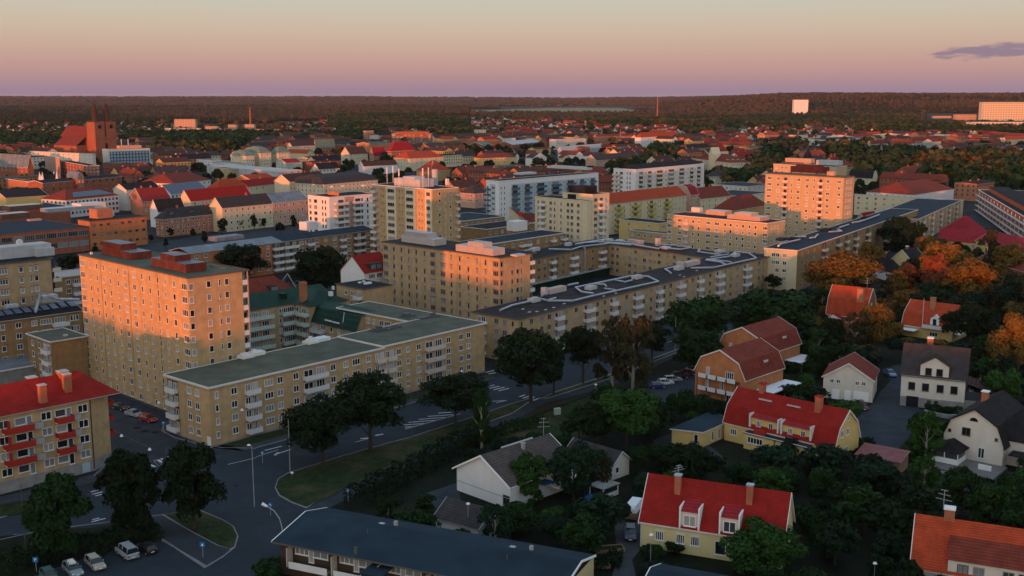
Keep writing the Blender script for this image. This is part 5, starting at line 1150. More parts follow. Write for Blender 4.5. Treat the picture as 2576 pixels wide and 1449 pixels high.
for s0, u0 in ((b.su(r8(285), 'L', 5), 0), (b.su(1288 + 2540 / 4, 'L', 5), 1)):
    boxpart(b.root, 'terrace', 'yellow', [(-2.0, s0 - 3.4, 0, 0, s0 + 3.4, 3.2)]); boxpart(b.root, 'terrace_deck', 'felt_blue', [(-2.2, s0 - 3.6, 3.2, .0, s0 + 3.6, 3.35)])
    d = boxpart(b.root, 'dormer', 'yellow', [(.12, s0 - 3.0, 3.4, 3.0, s0 + 3.0, 6.2)]); q = MB(); q.face([(-.3, s0 - 3.1, 6.25), (3.2, s0 - 3.1, 7.9), (3.2, s0 + 3.1, 7.9), (-.3, s0 + 3.1, 6.25)]); q.build('dormer_roof', M['wine'], d)
    bits(b, [('dormer_cheek', 'trim', (-.4, s0 - 3.35, 4.2, 2.8, s0 - 3.05, 7.0)), ('dormer_cheek', 'trim', (-.4, s0 + 3.05, 4.2, 2.8, s0 + 3.35, 7.0))])
    window(b.root, 'L', s0 + 1.4, 5.1, (1.1, 1.2, 3), .12); window(b.root, 'L', s0 - 1.4, 4.7, (1.0, 2.1, 2), .12, name='terrace_door')
    window(b.root, 'L', s0 + .8, 2.1, (3.4, 1.3, 5), -2.0); 
    boxpart(b.root, 'terrace_railing', 'trim', [(-2.2, s0 - 3.6, 3.35, -2.1, s0 + 3.6, 3.5)])
    q = MB(); q.box(-1.4, s0 - .8, 3.36, -.5, s0 + 1.6, 4.2); q.build('sofa' if u0 == 0 else 'terrace_chair', M['glass' if u0 == 0 else 'bal_red'], b.root)
x, y = chimney(b, 1918, 988, 10.1, 1.1, 1.9, 'wine'); chimney(b, 2060, 1023, 10.1, 1.2, 2.0, 'wine'); boxpart(b.root, 'snow_guard', 'lightgrey', [(3.0, 9.2, 9.2, 3.1, 12.2, 9.5), (3.0, b.lb - 9, 9.2, 3.1, b.lb - 6, 9.5)])
q = MB(); p = [G(1690.5, 1078.8, 3.2), G(1769, 1087.5, 3.2), G(1836, 1058.8, 3.2), G(1793, 1034.5, 3.2)]; o = G(1769, 1087.5, 3.2)
AN = thing('yellow_annexe', 'flat roofed yellow annexe with blue grey roof joined to the yellow double house', 'annexe', (o.x, o.y, 0)); pl = [(k.x - o.x, k.y - o.y) for k in p]
q.prism(pl, 0, 3.1); q.build('wall', M['yellow'], AN); c_ = Vector((sum(k[0] for k in pl) / 4, sum(k[1] for k in pl) / 4)); sc_ = lambda f: [tuple(c_ + (Vector(k) - c_) * f) for k in pl]
q = MB(); q.prism(sc_(1.07), 3.1, 3.32); q.build('fascia', M['trim'], AN); q = MB(); q.prism(sc_(1.05), 3.32, 3.38); q.build('roof', M['felt_blue'], AN); FOOT.append((o + Vector((-6, 0)), Vector((1, 0)), Vector((0, 1)), 12, 12, 3))
def wallwin(par, P0, P1, t, z, ty, glass='glass', **k):      # a window on a wall between two points (local), t = fraction
    a = Vector(P0); c = Vector(P1); w, h, n = TY[ty] if isinstance(ty, str) else ty; me = winmesh(w, h, n, 'frame_white', None, False); d = c - a
    o = ob(k.get('name', 'window'), me[0], par, (*(a + d * t), z), math.atan2(d.y, d.x)); ob('pane', me[1][glass], o)
wallwin(AN, pl[0], pl[1], .78, 1.6, (.9, 2.0, 1)); wallwin(AN, pl[1], pl[2], .35, 1.6, (.8, 1.9, 1)); wallwin(AN, pl[1], pl[2], .6, 1.5, (1.1, 2.2, 2)); wallwin(AN, pl[1], pl[2], .85, 1.7, (.9, 1.8, 2))
# brick double houses
V4 = Bld('brick_double_house', 'orange brick double house in front, gambrel gable with two levels of white balconies', 'house', (1874.3, 952.5), 6.4, uR=1970.7, uL=1749.3)
V3 = Bld('brick_double_house', 'orange brick double house behind its twin, gambrel roof partly hidden by the front one', 'house', (1926, 888), 6.4, uR=2013.2, uL=1808, ry=859)
for b in (V4, V3):
    lb = b.lb; b.walls('orangebrick'); pitched(b.root, 0, 0, b.la, lb, 6.4, 12, 'x', 'tile_rust', 'orangebrick', .3, .35, trim='trim', prof=[(.12, .57)])
    for i, z in enumerate((5.0, 2.0)):
        boxpart(b.root, 'balcony', 'bark', [(-1.7, 1.4, z, 0, lb - 1.6, z + .15)])
        for k in range(4):
            w = (lb - 3) / 4; q = MB(); q.box(-1.78, 1.5 + k * w, z + .1, -1.71, 1.4 + (k + .86) * w, z + 1.15); q.build('balcony_panel', M['bal_white'], b.root)
        boxpart(b.root, 'balcony_post', 'bark', [(-1.75, 1.4 + k * (lb - 3.2) / 3, 0, -1.62, 1.53 + k * (lb - 3.2) / 3, 6) for k in range(4)])
    window(b.root, 'L', lb * .74, 6.5, (.9, 1.9, 4)); window(b.root, 'L', lb * .3, 6.3, (2.2, 1.8, 4)); window(b.root, 'L', lb * .74, 3.4, (1.0, 1.7, 2)); window(b.root, 'L', lb * .45, 3.4, (1.0, 1.7, 2)); window(b.root, 'L', lb * .3, 1, (1.6, 1.8, 2))
    s = b.la * .62; d = boxpart(b.root, 'dormer', 'trim', [(s - .9, .9, 7.6, s + .9, 3.2, 8.9)]); q = MB(); q.face([(s - 1.1, .7, 8.95), (s + 1.1, .7, 8.95), (s + 1.1, 3.6, 10.2), (s - 1.1, 3.6, 10.2)]); q.build('dormer_roof', M['tile_rust'], d)
    window(b.root, 'R', s, 8.2, (1.2, .9, 2), 0, .9)
    bits(b, [('canopy', 'white_cloth', (b.la * .3 if b is V4 else b.la * .55, -4.6, 2.7, b.la + 1.0, -.02, 2.85)), ('canopy_post', 'trim', (b.la + .8, -4.5, 0, b.la + .95, -4.35, 2.7)), ('canopy_post', 'trim', (b.la * .6, -4.5, 0, b.la * .6 + .15, -4.35, 2.7))])
V5 = Bld('white_garage_house', 'white gabled outbuilding with rust red roof, garage doors and four small windows', 'house', (2197, 957.5), 5.3, uL=2072, ly=945.5, la=11.5)
b = V5; b.walls('offwhite'); pitched(b.root, 0, 0, b.la, b.lb, 5.3, 8.8, 'x', 'tile_rust', 'offwhite', .4, .4, trim='trim')
for c in (645, 710, 900, 965): window(b.root, 'L', b.su(r8(c), 'L'), 4.3, (.9, .95, 2))
for c, w, n in ((680, 1.6, 'garage_door'), (800, 1.4, 'door'), (935, 3.4, 'garage_door')):
    s = b.su(r8(c), 'L', 1); boxpart(b.root, n, 'trim_white', [(-.08, s - w / 2, 0.02, 0, s + w / 2, 2.3)])
V6 = Bld('cream_villa', 'cream rendered villa with a large dark brown roof, gabled wall dormer and glazed porch', 'house', (2429.5, 956.3), 7.5, uL=2268.3, ly=940, la=10)
b = V6; b.walls('offwhite'); pitched(b.root, 0, 0, b.la, b.lb, 7.5, 13.6, 'y', 'tile_dark', 'offwhite', .3, .35, trim='tile_dark')
for c in (1453, 1592, 1740, 1880): window(b.root, 'L', b.su(r8(c), 'L'), 4.9, (1.5, 1.8, 1), frame='frame_dark', glass='glass')
s0, s1 = b.su(r8(1820), 'L', 9), b.su(r8(1535), 'L', 9); sm = (s0 + s1) / 2
q = MB(); q.box(-.02, s0, 7.3, 4, s1, 10.1); q.face([(-.02, s1, 10.1), (-.02, s0, 10.1), (-.02, sm, 11.9)]); d = q.build('gable_dormer', M['offwhite'], b.root)
q = MB(); q.face([(-.4, s0 - .3, 9.95), (-.4, sm, 12.1), (4.6, sm, 12.1), (4.6, s0 - .3, 9.95)]); q.face([(-.4, sm, 12.1), (-.4, s1 + .3, 9.95), (4.6, s1 + .3, 9.95), (4.6, sm, 12.1)])
q.box(-.42, s0 - .3, 9.75, -.3, s0 - .1, 9.95); q.build('dormer_roof', M['tile_brown'], d)
for c in (1617, 1728): window(b.root, 'L', b.su(r8(c), 'L', 9), 8.6, (1.4, 1.7, 1), -.02, frame='frame_dark', glass='glass')
bits(b, [('plinth', 'concrete', (-.06, -.06, -.2, 0, b.lb, 2.3)), ('garage_door', 'glass', (-.12, b.su(r8(1510), 'L', 1), 0, -.07, b.su(r8(1390), 'L', 1), 2.5)), ('gutter', 'trim_grey', (-.4, 0, 7.2, -.28, b.lb, 7.32))])
for c in (1620, 1692): window(b.root, 'L', b.su(r8(c), 'L', 2), 1.7, (.9, .6, 1), -.06, frame='frame_dark')
chimney(b, r8(1635), 805 + 225 / 4, 13.5, 1.3, 1.0, 'trim_white')
q = MB(); q.box(1, -6.5, 0, 8, -.02, 2.6); q.build('porch_wall', M['concrete'], b.root); boxpart(b.root, 'porch_glazing', 'glass_mid', [(1.2, -6.3, 2.6, 7.8, -.1, 4.6)]); q = MB(); q.face([(.6, -.1, 6.6), (8.4, -.1, 6.6), (8.4, -7.4, 4.4), (.6, -7.4, 4.4)][::-1]); q.build('porch_roof', M['tile_brown'], b.root)
V8 = Bld('white_gambrel_house', 'white villa with black gambrel roof, half round attic window and a roofed garden porch', 'house', (2524.6, 1118.8), 4.8, uL=2374.6, ly=1090, la=17)
b = V8; b.walls('offwhite'); pitched(b.root, 0, 0, b.la, b.lb, 4.8, 10.8, 'x', 'tile_black', 'offwhite', .35, .4, trim='tile_black', prof=[(.11, .54)])
s = b.su(r8(1995), 'L', 6); window(b.root, 'L', s, 6.0, (1.6, 1.6, 2), frame='frame_dark'); window(b.root, 'L', b.su(2389.5, 'L', 6), 5.7, (.6, .6, 1), frame='frame_dark'); window(b.root, 'L', b.su(2507, 'L', 6), 5.5, (.6, .6, 1), frame='frame_dark')
window(b.root, 'L', b.su(2468, 'L', 2), 2.3, (1.2, 2.1, 2), name='terrace_door')
q = MB(); n = 8; sc = b.su(r8(2073), 'L', 8.6); q.face([(-.06, sc - .8 * math.cos(math.pi * k / n), 8.3 + .75 * math.sin(math.pi * k / n)) for k in range(n + 1)]); q.build('half_round_window', M['glass'], b.root)
s1 = b.lb; bits(b, [('deck', 'deck', (-9, -1, -.1, -.05, s1 + .6, .55)), ('deck_step', 'deck', (-10.2, 1, -.1, -9, s1 - 3, .25)), ('railing', 'trim_white', (-4.6, .6, .56, -4.5, 3.0, 1.6))])
px0, px1, py0, py1 = -5.2, -.3, s1 - 4.6, s1 + .4
q = MB(); q.box(px0, py0, .56, px1, py0 + .1, 1.6); q.box(px0, py1 - .1, .56, px1, py1, 1.6); q.box(px0, py0 + .1, .56, px0 + .1, py1 - .1, 1.6); pw = q.build('porch_wall', M['trim_white'], b.root)
boxpart(b.root, 'porch_post', 'trim_white', [(px0, y, 1.6, px0 + .16, y + .16, 2.9) for y in (py0, (py0 + py1) / 2, py1 - .16)] + [(px1 - .2, py0, 1.6, px1, py0 + .16, 2.9)]); boxpart(b.root, 'porch_glazing', 'glass_mid', [(px0 + .05, py0 + .2, 1.62, px0 + .09, py1 - .2, 2.85)])
q = MB(); cx, cy = (px0 + px1) / 2, (py0 + py1) / 2; E_ = [(px0 - .5, py0 - .5, 2.9), (px1 + .3, py0 - .5, 2.9), (px1 + .3, py1 + .5, 2.9), (px0 - .5, py1 + .5, 2.9)]; R1, R2 = (cx - .4, cy, 4.4), (px1, cy, 4.4)
q.face([E_[0], E_[1], R2, R1]); q.face([E_[2], E_[3], R1, R2]); q.face([E_[3], E_[0], R1]); q.face(E_[::-1]); q.build('porch_roof', M['tile_black'], b.root)
boxpart(b.root, 'side_wing', 'offwhite', [(3.2, -6, 0, 9, 0, 5.2)]); pitched(b.root, 3.2, -6, 9, 1, 5.2, 8.4, 'y', 'tile_black', 'offwhite', .3, .3, trim='tile_black'); boxpart(b.root, 'door_canopy', 'tile_black', [(-.2, -4.4, 2.9, 3.1, -1.0, 3.15)]); boxpart(b.root, 'canopy_post', 'trim_white', [(-.1, -4.3, 0, .08, -4.1, 2.9)])
boxpart(b.root, 'front_door', 'wine', [(3.1, -3.2, .4, 3.18, -2.2, 2.5)]); window(b.root, 'L', -4.6, 4.1, (1.0, 1.5, 1), 3.2, frame='frame_dark')
chimney(b, r8(2185), 805 + 800 / 4, 10.6, 1.2, 1.6, 'trim_white')
V9 = Bld('white_villa', 'white gabled villa with a brown tiled roof, antenna and a white balcony over the garden', 'house', (1284, 1221.8), 4.4, uR=1445.5, uL=1149, rot=1)
b = V9; b.walls('white'); pitched(b.root, 0, 0, b.la, b.lb, 4.4, 8.2, 'x', 'tile_grey', 'white', .6, .5, trim='trim_white')
window(b.root, 'L', b.su(1274, 'L', 1), 1.5, (1.6, 1.8, 2), frame='frame_dark', glass='glass'); boxpart(b.root, 'plinth_band', 'trim_grey', [(-.06, 0, 1.9, 0, b.lb, 2.0)])
x, y = chimney(b, 1316, 1128, 7.7, .55, .9, 'trim_grey', 'trim_grey'); boxpart(b.root, 'roof_ladder', 'lightgrey', [(5, b.lb * .52, 8.25, 13, b.lb * .52 + .3, 8.45)])
antenna(b.W(b.la - 1, b.lb / 2), 8.3, 3.4, 'tall antenna on the ridge of the brown roofed white villa', .2)
xe = b.la
bits(b, [('balcony', 'trim_white', (xe * .55, -3, 2.1, xe + .5, 0, 2.3)), ('balcony_panel', 'bal_white', (xe * .55, -3.08, 2.1, xe + .5, -3.0, 3.3)), ('balcony_panel', 'bal_white', (xe + .5, -3, 2.1, xe + .58, 0, 3.3)), ('blue_awning', 'blue_cloth', (xe * .42, -1.6, 3.0, xe * .56, -.02, 3.2)), ('terrace_door', 'glass', (xe * .66, -.06, 2.3, xe * .82, 0, 4.2))])
bits(b, [('arbour_roof', 'concrete', (xe - 2, -8.6, 2.0, xe + 2.6, -5.0, 2.15)), ('arbour_wall', 'trim_white', (xe - 1.8, -8.4, 0, xe + 2.4, -8.3, .9))]); boxpart(b.root, 'arbour_post', 'trim_white', [(xe + k, yy, 0, xe + k + .14, yy + .14, 2) for k in (-1.8, 2.2) for yy in (-8.4, -5.3)])
V9B = Bld('white_outbuilding', 'long low white outbuilding with dark tiled roof behind the brown roofed villa', 'house', (1539.3, 1170.5), 3.0, uR=1583, uL=1425, rot=1)
b = V9B; b.walls('offwhite'); pitched(b.root, 0, 0, b.la, b.lb, 3.0, 5.0, 'y', 'tile_dark', 'offwhite', .4, .4, trim='lightgrey'); window(b.root, 'R', b.la * .3, 1.7, (1, 1.2, 1), glass='glass')
V14 = Bld('garage', 'white garage under a dark tiled roof beside the white villa gable', 'garage', (1201.6, 1329.3), 2.6, uL=1096.5, ly=1300.5, la=7)
b = V14; b.walls('white'); pitched(b.root, 0, 0, b.la, b.lb, 2.6, 4.7, 'y', 'tile_dark', 'white', .4, .4, trim='trim_grey')
V1 = Bld('brick_villa', 'brick villa with a steep orange roof lit along the ridge and a white pillared porch', 'house', (2178, 794), 4.6, uL=2080.8, ly=783, la=9.5)
b = V1; b.walls('redbrick'); pitched(b.root, 0, 0, b.la, b.lb, 4.6, 12.2, 'y', 'tile_orange', 'redbrick', .3, .35, trim='trim', prof=[(.15, .55)])
chimney(b, 2165, 741, 12.0, 1.6, 1.6, 'chimney', 'salmonbrick'); antenna(b.W(4.6, 1.5), 12.3, 3, 'antenna on the ridge of the brick villa in the orange trees')
skylight(b, 2.0, b.lb * .46, 8.5, tilt=(0, -1.0)); window(b.root, 'L', b.lb * .42, 2.8, (1.9, 1.9, 3)); window(b.root, 'R', 5, 7, (1.2, 1.4, 2))
q = MB(); yy = b.lb * .75; q.face([(-3, yy - 2.4, 3.3), (-3, yy + 2.4, 3.3), (-3, yy, 4.5)]); q.face([(-3, yy + 2.4, 3.3), (0, yy + 2.4, 3.3), (0, yy, 4.5), (-3, yy, 4.5)]); q.face([(0, yy - 2.4, 3.3), (-3, yy - 2.4, 3.3), (-3, yy, 4.5), (0, yy, 4.5)]); q.build('porch_roof', M['wine'], b.root)
q = MB(); q.face([(-3.02, yy - 2.3, 3.3), (-3.02, yy + 2.3, 3.3), (-3.02, yy, 4.35)]); q.build('porch_gable', M['trim_white'], b.root)
boxpart(b.root, 'porch_post', 'trim_white', [(-3, yy + k, .6, -2.75, yy + k + .25, 3.3) for k in (-2.3, -1.2, 1.0, 2.05)]); boxpart(b.root, 'terrace_railing', 'trim_white', [(-4.4, yy, .1, -4.3, b.lb + 4.5, 1.6), (-4.4, b.lb + 4.5, .1, 0, b.lb + 4.6, 1.6)])
V2 = Bld('yellow_villa', 'yellow villa with orange gambrel roof, dormer with green door and a flagpole in front', 'house', (2395.8, 829.2), 3.8, uL=2270.8, ly=811.7, uR=2433.3)
b = V2; b.walls('yellow_pale'.replace('_pale', '')); pitched(b.root, 0, 0, b.la, b.lb, 3.8, 10, 'y', 'tile_orange', 'yellow', .3, .35, trim='trim', prof=[(.13, .5)])
chimney(b, 2347, 765, 9.8, 1.3, 1.8, 'chimney', 'salmonbrick'); s = b.su(2350, 'L', 4.5)
q = MB(); q.box(.2, s - 1.3, 3.9, 3, s + 1.3, 6.3); q.face([(.2, s + 1.3, 6.3), (.2, s - 1.3, 6.3), (.2, s, 7.2)]); d = q.build('dormer', M['trim_white'], b.root); q = MB(); q.face([(-.1, s - 1.6, 6.2), (-.1, s, 7.35), (3.6, s, 7.35), (3.6, s - 1.6, 6.2)]); q.face([(-.1, s, 7.35), (-.1, s + 1.6, 6.2), (3.6, s + 1.6, 6.2), (3.6, s, 7.35)]); q.build('dormer_roof', M['trim'], d)
boxpart(b.root, 'dormer_door', 'green_metal', [(.12, s - .5, 4.1, .19, s + .5, 6.1)]); bits(b, [('balcony', 'trim_white', (-1.5, s - 3, 3.4, 0, s + 3, 3.55)), ('balcony_panel', 'bal_white', (-1.58, s - 3, 3.4, -1.5, s + 3, 4.5)), ('awning', 'white_cloth', (-3.6, b.lb - 5, 2.4, -.1, b.lb + .6, 2.5))])
window(b.root, 'L', s, 1.6, (2.4, 1.3, 3), glass='glass'); window(b.root, 'R', 3.4, 5.4, (1, 1.4, 2)); window(b.root, 'R', 5.8, 5.4, (1, 1.4, 2)); skylight(b, 1.6, b.lb * .78, 6.6, tilt=(0, -1.0)); bits(b, [('canopy', 'trim_white', (1.2, -1.8, 2.1, 4.6, -.02, 2.3))])
V15 = house('white bungalow with a black hipped roof beside the big dark tree', (2245.8, 684.2), 4, uR=2274.6, uL=2187.5, ly=669, zr=8, wall='white', roof='tile_black', kind='hip', hip=4.5, rows=1, wL=2, axis='y', one=False, name='bungalow')
V16 = house('small pale yellow gable with black roof behind the white bungalow', (2294.6, 657), 5.2, la=9, uL=2244.6, ly=650, zr=9.2, wall='yellow_pale', roof='tile_black', rows=0, name='bungalow', trim='trim')
chimney(Bx := V16, 2282, 626, 9, .9, 1.0, 'trim_white')
SHED = Bld('corrugated_shed', 'low shed under a faded pink corrugated roof by the yellow double house', 'shed', (2264, 1164), 2.5, uL=2153, ly=1143, la=5.5)
b = SHED; b.walls('wood'); dm('pink_sheet', (.26, .105, .11), kind='rib', rs=1.0, var=.1)
q = MB(); k = 16
for i in range(k):
    y0 = -.3 + (b.lb + .6) * i / k; y1 = -.3 + (b.lb + .6) * (i + .82) / k; q = MB(); q.face([(-.3, y0, 2.55), (-.3, y1, 2.55), (b.la + .3, y1, 3.3), (b.la + .3, y0, 3.3)][::-1]); q.face([(-.3, y0, 2.45), (-.3, y1, 2.45), (-.3, y1, 2.55), (-.3, y0, 2.55)])
    y2 = -.3 + (b.lb + .6) * (i + 1) / k; q.face([(-.3, y1, 2.55), (-.3, y2, 2.48), (b.la + .3, y2, 3.23), (b.la + .3, y1, 3.3)][::-1]); q.build('roof_sheet', M['pink_sheet'], b.root)
def rowhouse(label, bl, br, fl, z, ridge_f, zr, name='row_house'):
    """low pitched row: back left, back right and front left eave corners"""
    Pb, Pr, Pf = G(*bl, z), G(*br, z), G(*fl, z)
    b = Bld.__new__(Bld); d = (Pb - Pr); b.lb = d.length; b.b = d.normalized(); b.a = Vector((b.b.y, -b.b.x)); b.la = abs((Pb - Pf).dot(b.a)); b.p = Pr - b.a * b.la; b.z = z
    b.rz = math.atan2(b.a.y, b.a.x); b.root = thing(name, label, 'house', (b.p.x, b.p.y, 0), b.rz); FOOT.append((b.p, b.a, b.b, b.la, b.lb, z))
    return b
V12 = rowhouse('long row house with blue grey roof and white balcony fronts at the bottom', (827.8, 1280.5), (1493, 1398), (715.3, 1371.7), 5.4, .62, 7)
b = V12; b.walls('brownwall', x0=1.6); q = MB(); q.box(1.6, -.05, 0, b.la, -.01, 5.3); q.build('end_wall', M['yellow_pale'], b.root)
def lowroof(b, rf, zr, m='felt_blue'):
    q = MB(); la, lb = b.la, b.lb
    P = [(-.0, b.z), (la * rf, zr), (la, b.z)]
    for (x0, z0), (x1, z1) in zip(P, P[1:]):
        q.face([(x0, -.3, z0 + .2), (x1, -.3, z1 + .2), (x1, lb + .3, z1 + .2), (x0, lb + .3, z0 + .2)])
        q.face([(x0, -.3, z0), (x1, -.3, z1), (x1, lb + .3, z1), (x0, lb + .3, z0)][::-1])
    q.build('roof', M[m], b.root)
    for y in (-.3, lb + .3):
        g = MB()
        for (x0, z0), (x1, z1) in zip(P, P[1:]): g.face([(x0, y, z0 - .08), (x1, y, z1 - .08), (x1, y, z1 + .24), (x0, y, z0 + .24)]); g.face([(x0, y + (.14 if y > 0 else -.14), z0 + .24), (x1, y + (.14 if y > 0 else -.14), z1 + .24), (x1, y, z1 + .24), (x0, y, z0 + .24)]); g.face([(x0, y + (.14 if y > 0 else -.14), z0 - .08), (x1, y + (.14 if y > 0 else -.14), z1 - .08), (x1, y + (.14 if y > 0 else -.14), z1 + .24), (x0, y + (.14 if y > 0 else -.14), z0 + .24)])
        g.build('barge_board', M['trim_white'], b.root)
    g = MB(); g.box(-.04, -.3, b.z - .05, 0, lb + .3, b.z + .2); g.build('fascia', M['frame_dark'], b.root)
lowroof(b, .6, 6.9)
lb = b.lb; n = 5
for i in range(n):
    s = lb - 4.5 - i * (lb - 6) / n
    window(b.root, 'L', s + .6, 4.2, (2.4, 1.1, 3), 1.6, glass='curtain'); window(b.root, 'L', s - 2.6, 4.2, (2.6, 1.2, 2), 1.6, glass='curtain'); window(b.root, 'L', s - 1.0, 3.7, (.9, 2.0, 1), 1.6, name='balcony_door', glass='blind')
    boxpart(b.root, 'balcony_panel', 'bal_white', [(.05, s - 4.6, 1.9, .15, s + 2.0, 2.95)]); boxpart(b.root, 'balcony', 'concrete', [(.15, s - 4.6, 1.9, 1.6, s + 2.0, 2.0)]); boxpart(b.root, 'party_screen', 'bal_cream', [(.1, s + 2.3, 2.0, 1.6, s + 2.4, 4.9)])
    if i in (1,): boxpart(b.root, 'porch_roof', 'felt_blue', [(-2.6, s - 7.4, 4.6, 1.2, s - 4.0, 4.8)]); boxpart(b.root, 'porch_post', 'trim_white', [(-2.5, s - 7.3, 0, -2.4, s - 7.2, 4.6), (-2.5, s - 4.2, 0, -2.4, s - 4.1, 4.6), (-2.5, s - 5.8, 0, -2.4, s - 5.7, 4.6)])
def rooftop(b, u, v, z, bx, m, name):
    x, y = b.L(u, v, z); return boxpart(b.root, name, m, [(x + bx[0], y + bx[1], z + bx[2], x + bx[3], y + bx[4], z + bx[5])])
for (u, v, s, h, m) in ((960, 1322, .8, .35, 'lightgrey'), (996, 1325, .5, .9, 'trim_grey'), (925, 1342, .12, .7, 'frame_dark'), (895, 1385, .4, .5, 'frame_dark'), (1289, 1381, .8, .35, 'lightgrey'), (1337, 1388, .5, .9, 'trim_grey'), (1276, 1408, .12, .7, 'frame_dark')):
    rooftop(b, u, v, 6.6, (-s / 2, -s / 2, -.5, s / 2, s / 2, h), m, 'roof_hatch' if s > .7 else 'roof_vent')
V13 = rowhouse('corner of another blue grey row house roof at the bottom edge', (1669, 1422), (2200, 1518), (1560, 1508), 5.4, .62, 7)
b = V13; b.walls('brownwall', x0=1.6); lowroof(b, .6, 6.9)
V11 = Bld('white_long_house', 'white house with a wide orange tiled roof cut off by the lower right corner', 'house', (2700, 1492), 4.0, uL=2292, ly=1425.5, la=10.6)
b = V11; b.walls('offwhite'); pitched(b.root, 0, 0, b.la, b.lb, 4.0, 9.9, 'y', 'tile_orange', 'offwhite', .15, .3, trim='trim')
s = b.su(1932 + 1805 / 4, 'L', 4)
boxpart(b.root, 'upper_wall', 'offwhite', [(.05, -.2, 3.6, 3, s, 6.0)]); q = MB(); q.face([(-.3, -.2, 6.02), (-.3, s + .1, 6.02), (3.6, s + .1, 8.2), (3.6, -.2, 8.2)][::-1]); q.face([(.0, s + .02, 6.0), (3, s + .02, 7.9), (3, s + .02, 6.0)]); q.build('upper_roof', M['tile_rust'], b.root)
for c in (1960, 2120, 2420, 2580): window(b.root, 'L', b.su(1932 + c / 4, 'L', 5), 4.7, (1.5, 1.6, 2), .05, frame='frame_dark' if c < 2000 else 'trim_grey')
x, y = chimney(b, 2388, 1306, 9.8, 1.4, 1.6, 'trim_white'); antenna(b.W(x + .4, y + .9), 11, 3.0, 'antenna behind the chimney of the orange roofed white house', 2.4)
# ------------------------------------------------------------------ ground, streets, kerbs, paint
def gpoly(name, pts, z, m, kind='structure', th=0., z0=0., parent=None, world_pts=False):
    P = [Vector(p) if world_pts else G(p[0], p[1], 0) for p in pts]
    q = MB()
    if th: q.prism([(p.x, p.y) for p in P], z - th, z)
    else:
        for t in tessellate_polygon([[Vector((p.x, p.y, 0)) for p in P]]):
            f = [(P[i].x, P[i].y, z) for i in t]
            ar = (f[1][0] - f[0][0]) * (f[2][1] - f[0][1]) - (f[2][0] - f[0][0]) * (f[1][1] - f[0][1])
            q.face(f if ar > 0 else f[::-1])
    o = q.build(name, M[m], parent)
    if kind and parent is None: o['kind'] = kind
    return o
def strip(name, pts, w, z, m, th=0., parent=None, side=0):
    """ribbon of width w (metres) along image points on the ground"""
    P = [G(p[0], p[1], 0) for p in pts]; L_, R_ = [], []
    for i, p in enumerate(P):
        d = (P[min(i + 1, len(P) - 1)] - P[max(i - 1, 0)]).normalized(); n = Vector((-d.y, d.x)); L_.append(p + n * w * (.5 + side)); R_.append(p - n * w * (.5 - side))
    return gpoly(name, L_ + R_[::-1], z, m, th=th, parent=parent, world_pts=True)
OL = G(526.3, 977.5, 12.4); A0 = Vector((math.sin(AZ), math.cos(AZ))); B0 = Vector((-A0.y, A0.x))
def LW(x, y): return OL + A0 * x + B0 * y
NK = [(644, 1127.5), (741.5, 1101), (830, 1075), (1001.5, 1025), (1069, 1005), (1215, 962), (1330, 925), (1645, 813), (1863, 763), (1960, 722), (2150, 668), (2330, 612)]
SK = [(814, 1162.5), (931.5, 1130), (1034, 1101), (1176.5, 1055), (1288, 1017), (1400, 986), (1530, 944), (1698, 882), (1838, 826), (1960, 775), (2130, 700), (2240, 655), (2345, 622)]
town = gpoly('town_paving', [LW(-400, -300), LW(-400, 900), LW(900, 900), LW(2000, 900), LW(2000, 60), LW(900, 25), LW(250, 22), LW(100, -2), LW(0, -5), LW(-60, -300)], .02, 'yard', world_pts=True)
road = gpoly('road', [(-500, 1200), (-200, 1260), (0, 1250), (236, 1192), (262, 1165), (278, 1090), (262, 1010), (300, 985), (360, 1000), (444, 1060), (500, 1108), (560, 1124)] + NK + SK[::-1] + [(720, 1187), (697, 1213), (692, 1232), (704, 1249), (734, 1266), (771, 1280), (800, 1292), (760, 1330), (700, 1400), (690, 1500), (680, 1900), (-1200, 1900)], .04, 'asphalt')
st2 = gpoly('side_street', [LW(-19, -12), LW(-19, 75), LW(-10, 75), LW(3.5, 40), LW(3.5, -6)], .045, 'asphalt_old', world_pts=True)
side2 = gpoly('pavement', [LW(3.2, -6.5), LW(3.2, 18), LW(5.5, 18), LW(6.6, 75), LW(8, 75), LW(8.5, 16), LW(0, 16), LW(0, 0), LW(78, 1.6), LW(80, -2.6), LW(54, -3.9), LW(45, -4.6), LW(15, -6.2)], .16, 'paving', th=.2, world_pts=True)
for poly in ([LW(4, -4.0), LW(28, -3.6), LW(46, -2.6), LW(80, -1.2), LW(80, 1.4), LW(2, -.2)], [LW(95, 2.2), LW(150, 6.4), LW(215, 11.6), LW(244, 14), LW(240, 16.5), LW(160, 9.9), LW(97, 4.4)]): gpoly('verge', poly, .2, 'grass', th=.1, world_pts=True)
isl_top = [(694, 1227), (701.5, 1207), (726, 1192), (804, 1168), (849, 1153), (931.5, 1129.5), (1034, 1101.5), (1176.5, 1055.5), (1288, 1017.5), (1340, 1003)]
isl_bot = [(1290, 1039), (1181, 1079), (1095, 1120), (1001, 1163), (939, 1193), (869, 1230), (844, 1241), (791, 1266), (771.5, 1277), (734, 1263), (704, 1246)]
k1 = gpoly('kerb', [(691, 1228), (699, 1206), (724, 1190)] + [(x, y - 2) for x, y in isl_top[3:]] + [(1345, 1004)] + [(1290, 1041)] + isl_bot[1:8] + [(771, 1280), (733, 1266), (701, 1248)], .14, 'kerb', th=.14)
gpoly('grass_island', isl_top + isl_bot, .19, 'grass', th=.1)
gpoly('kerb', [(1360, 1003), (1400, 985), (1530, 943), (1698, 881), (1838, 825), (1838, 830), (1700, 889), (1535, 954), (1380, 1003)], .14, 'kerb', th=.14)
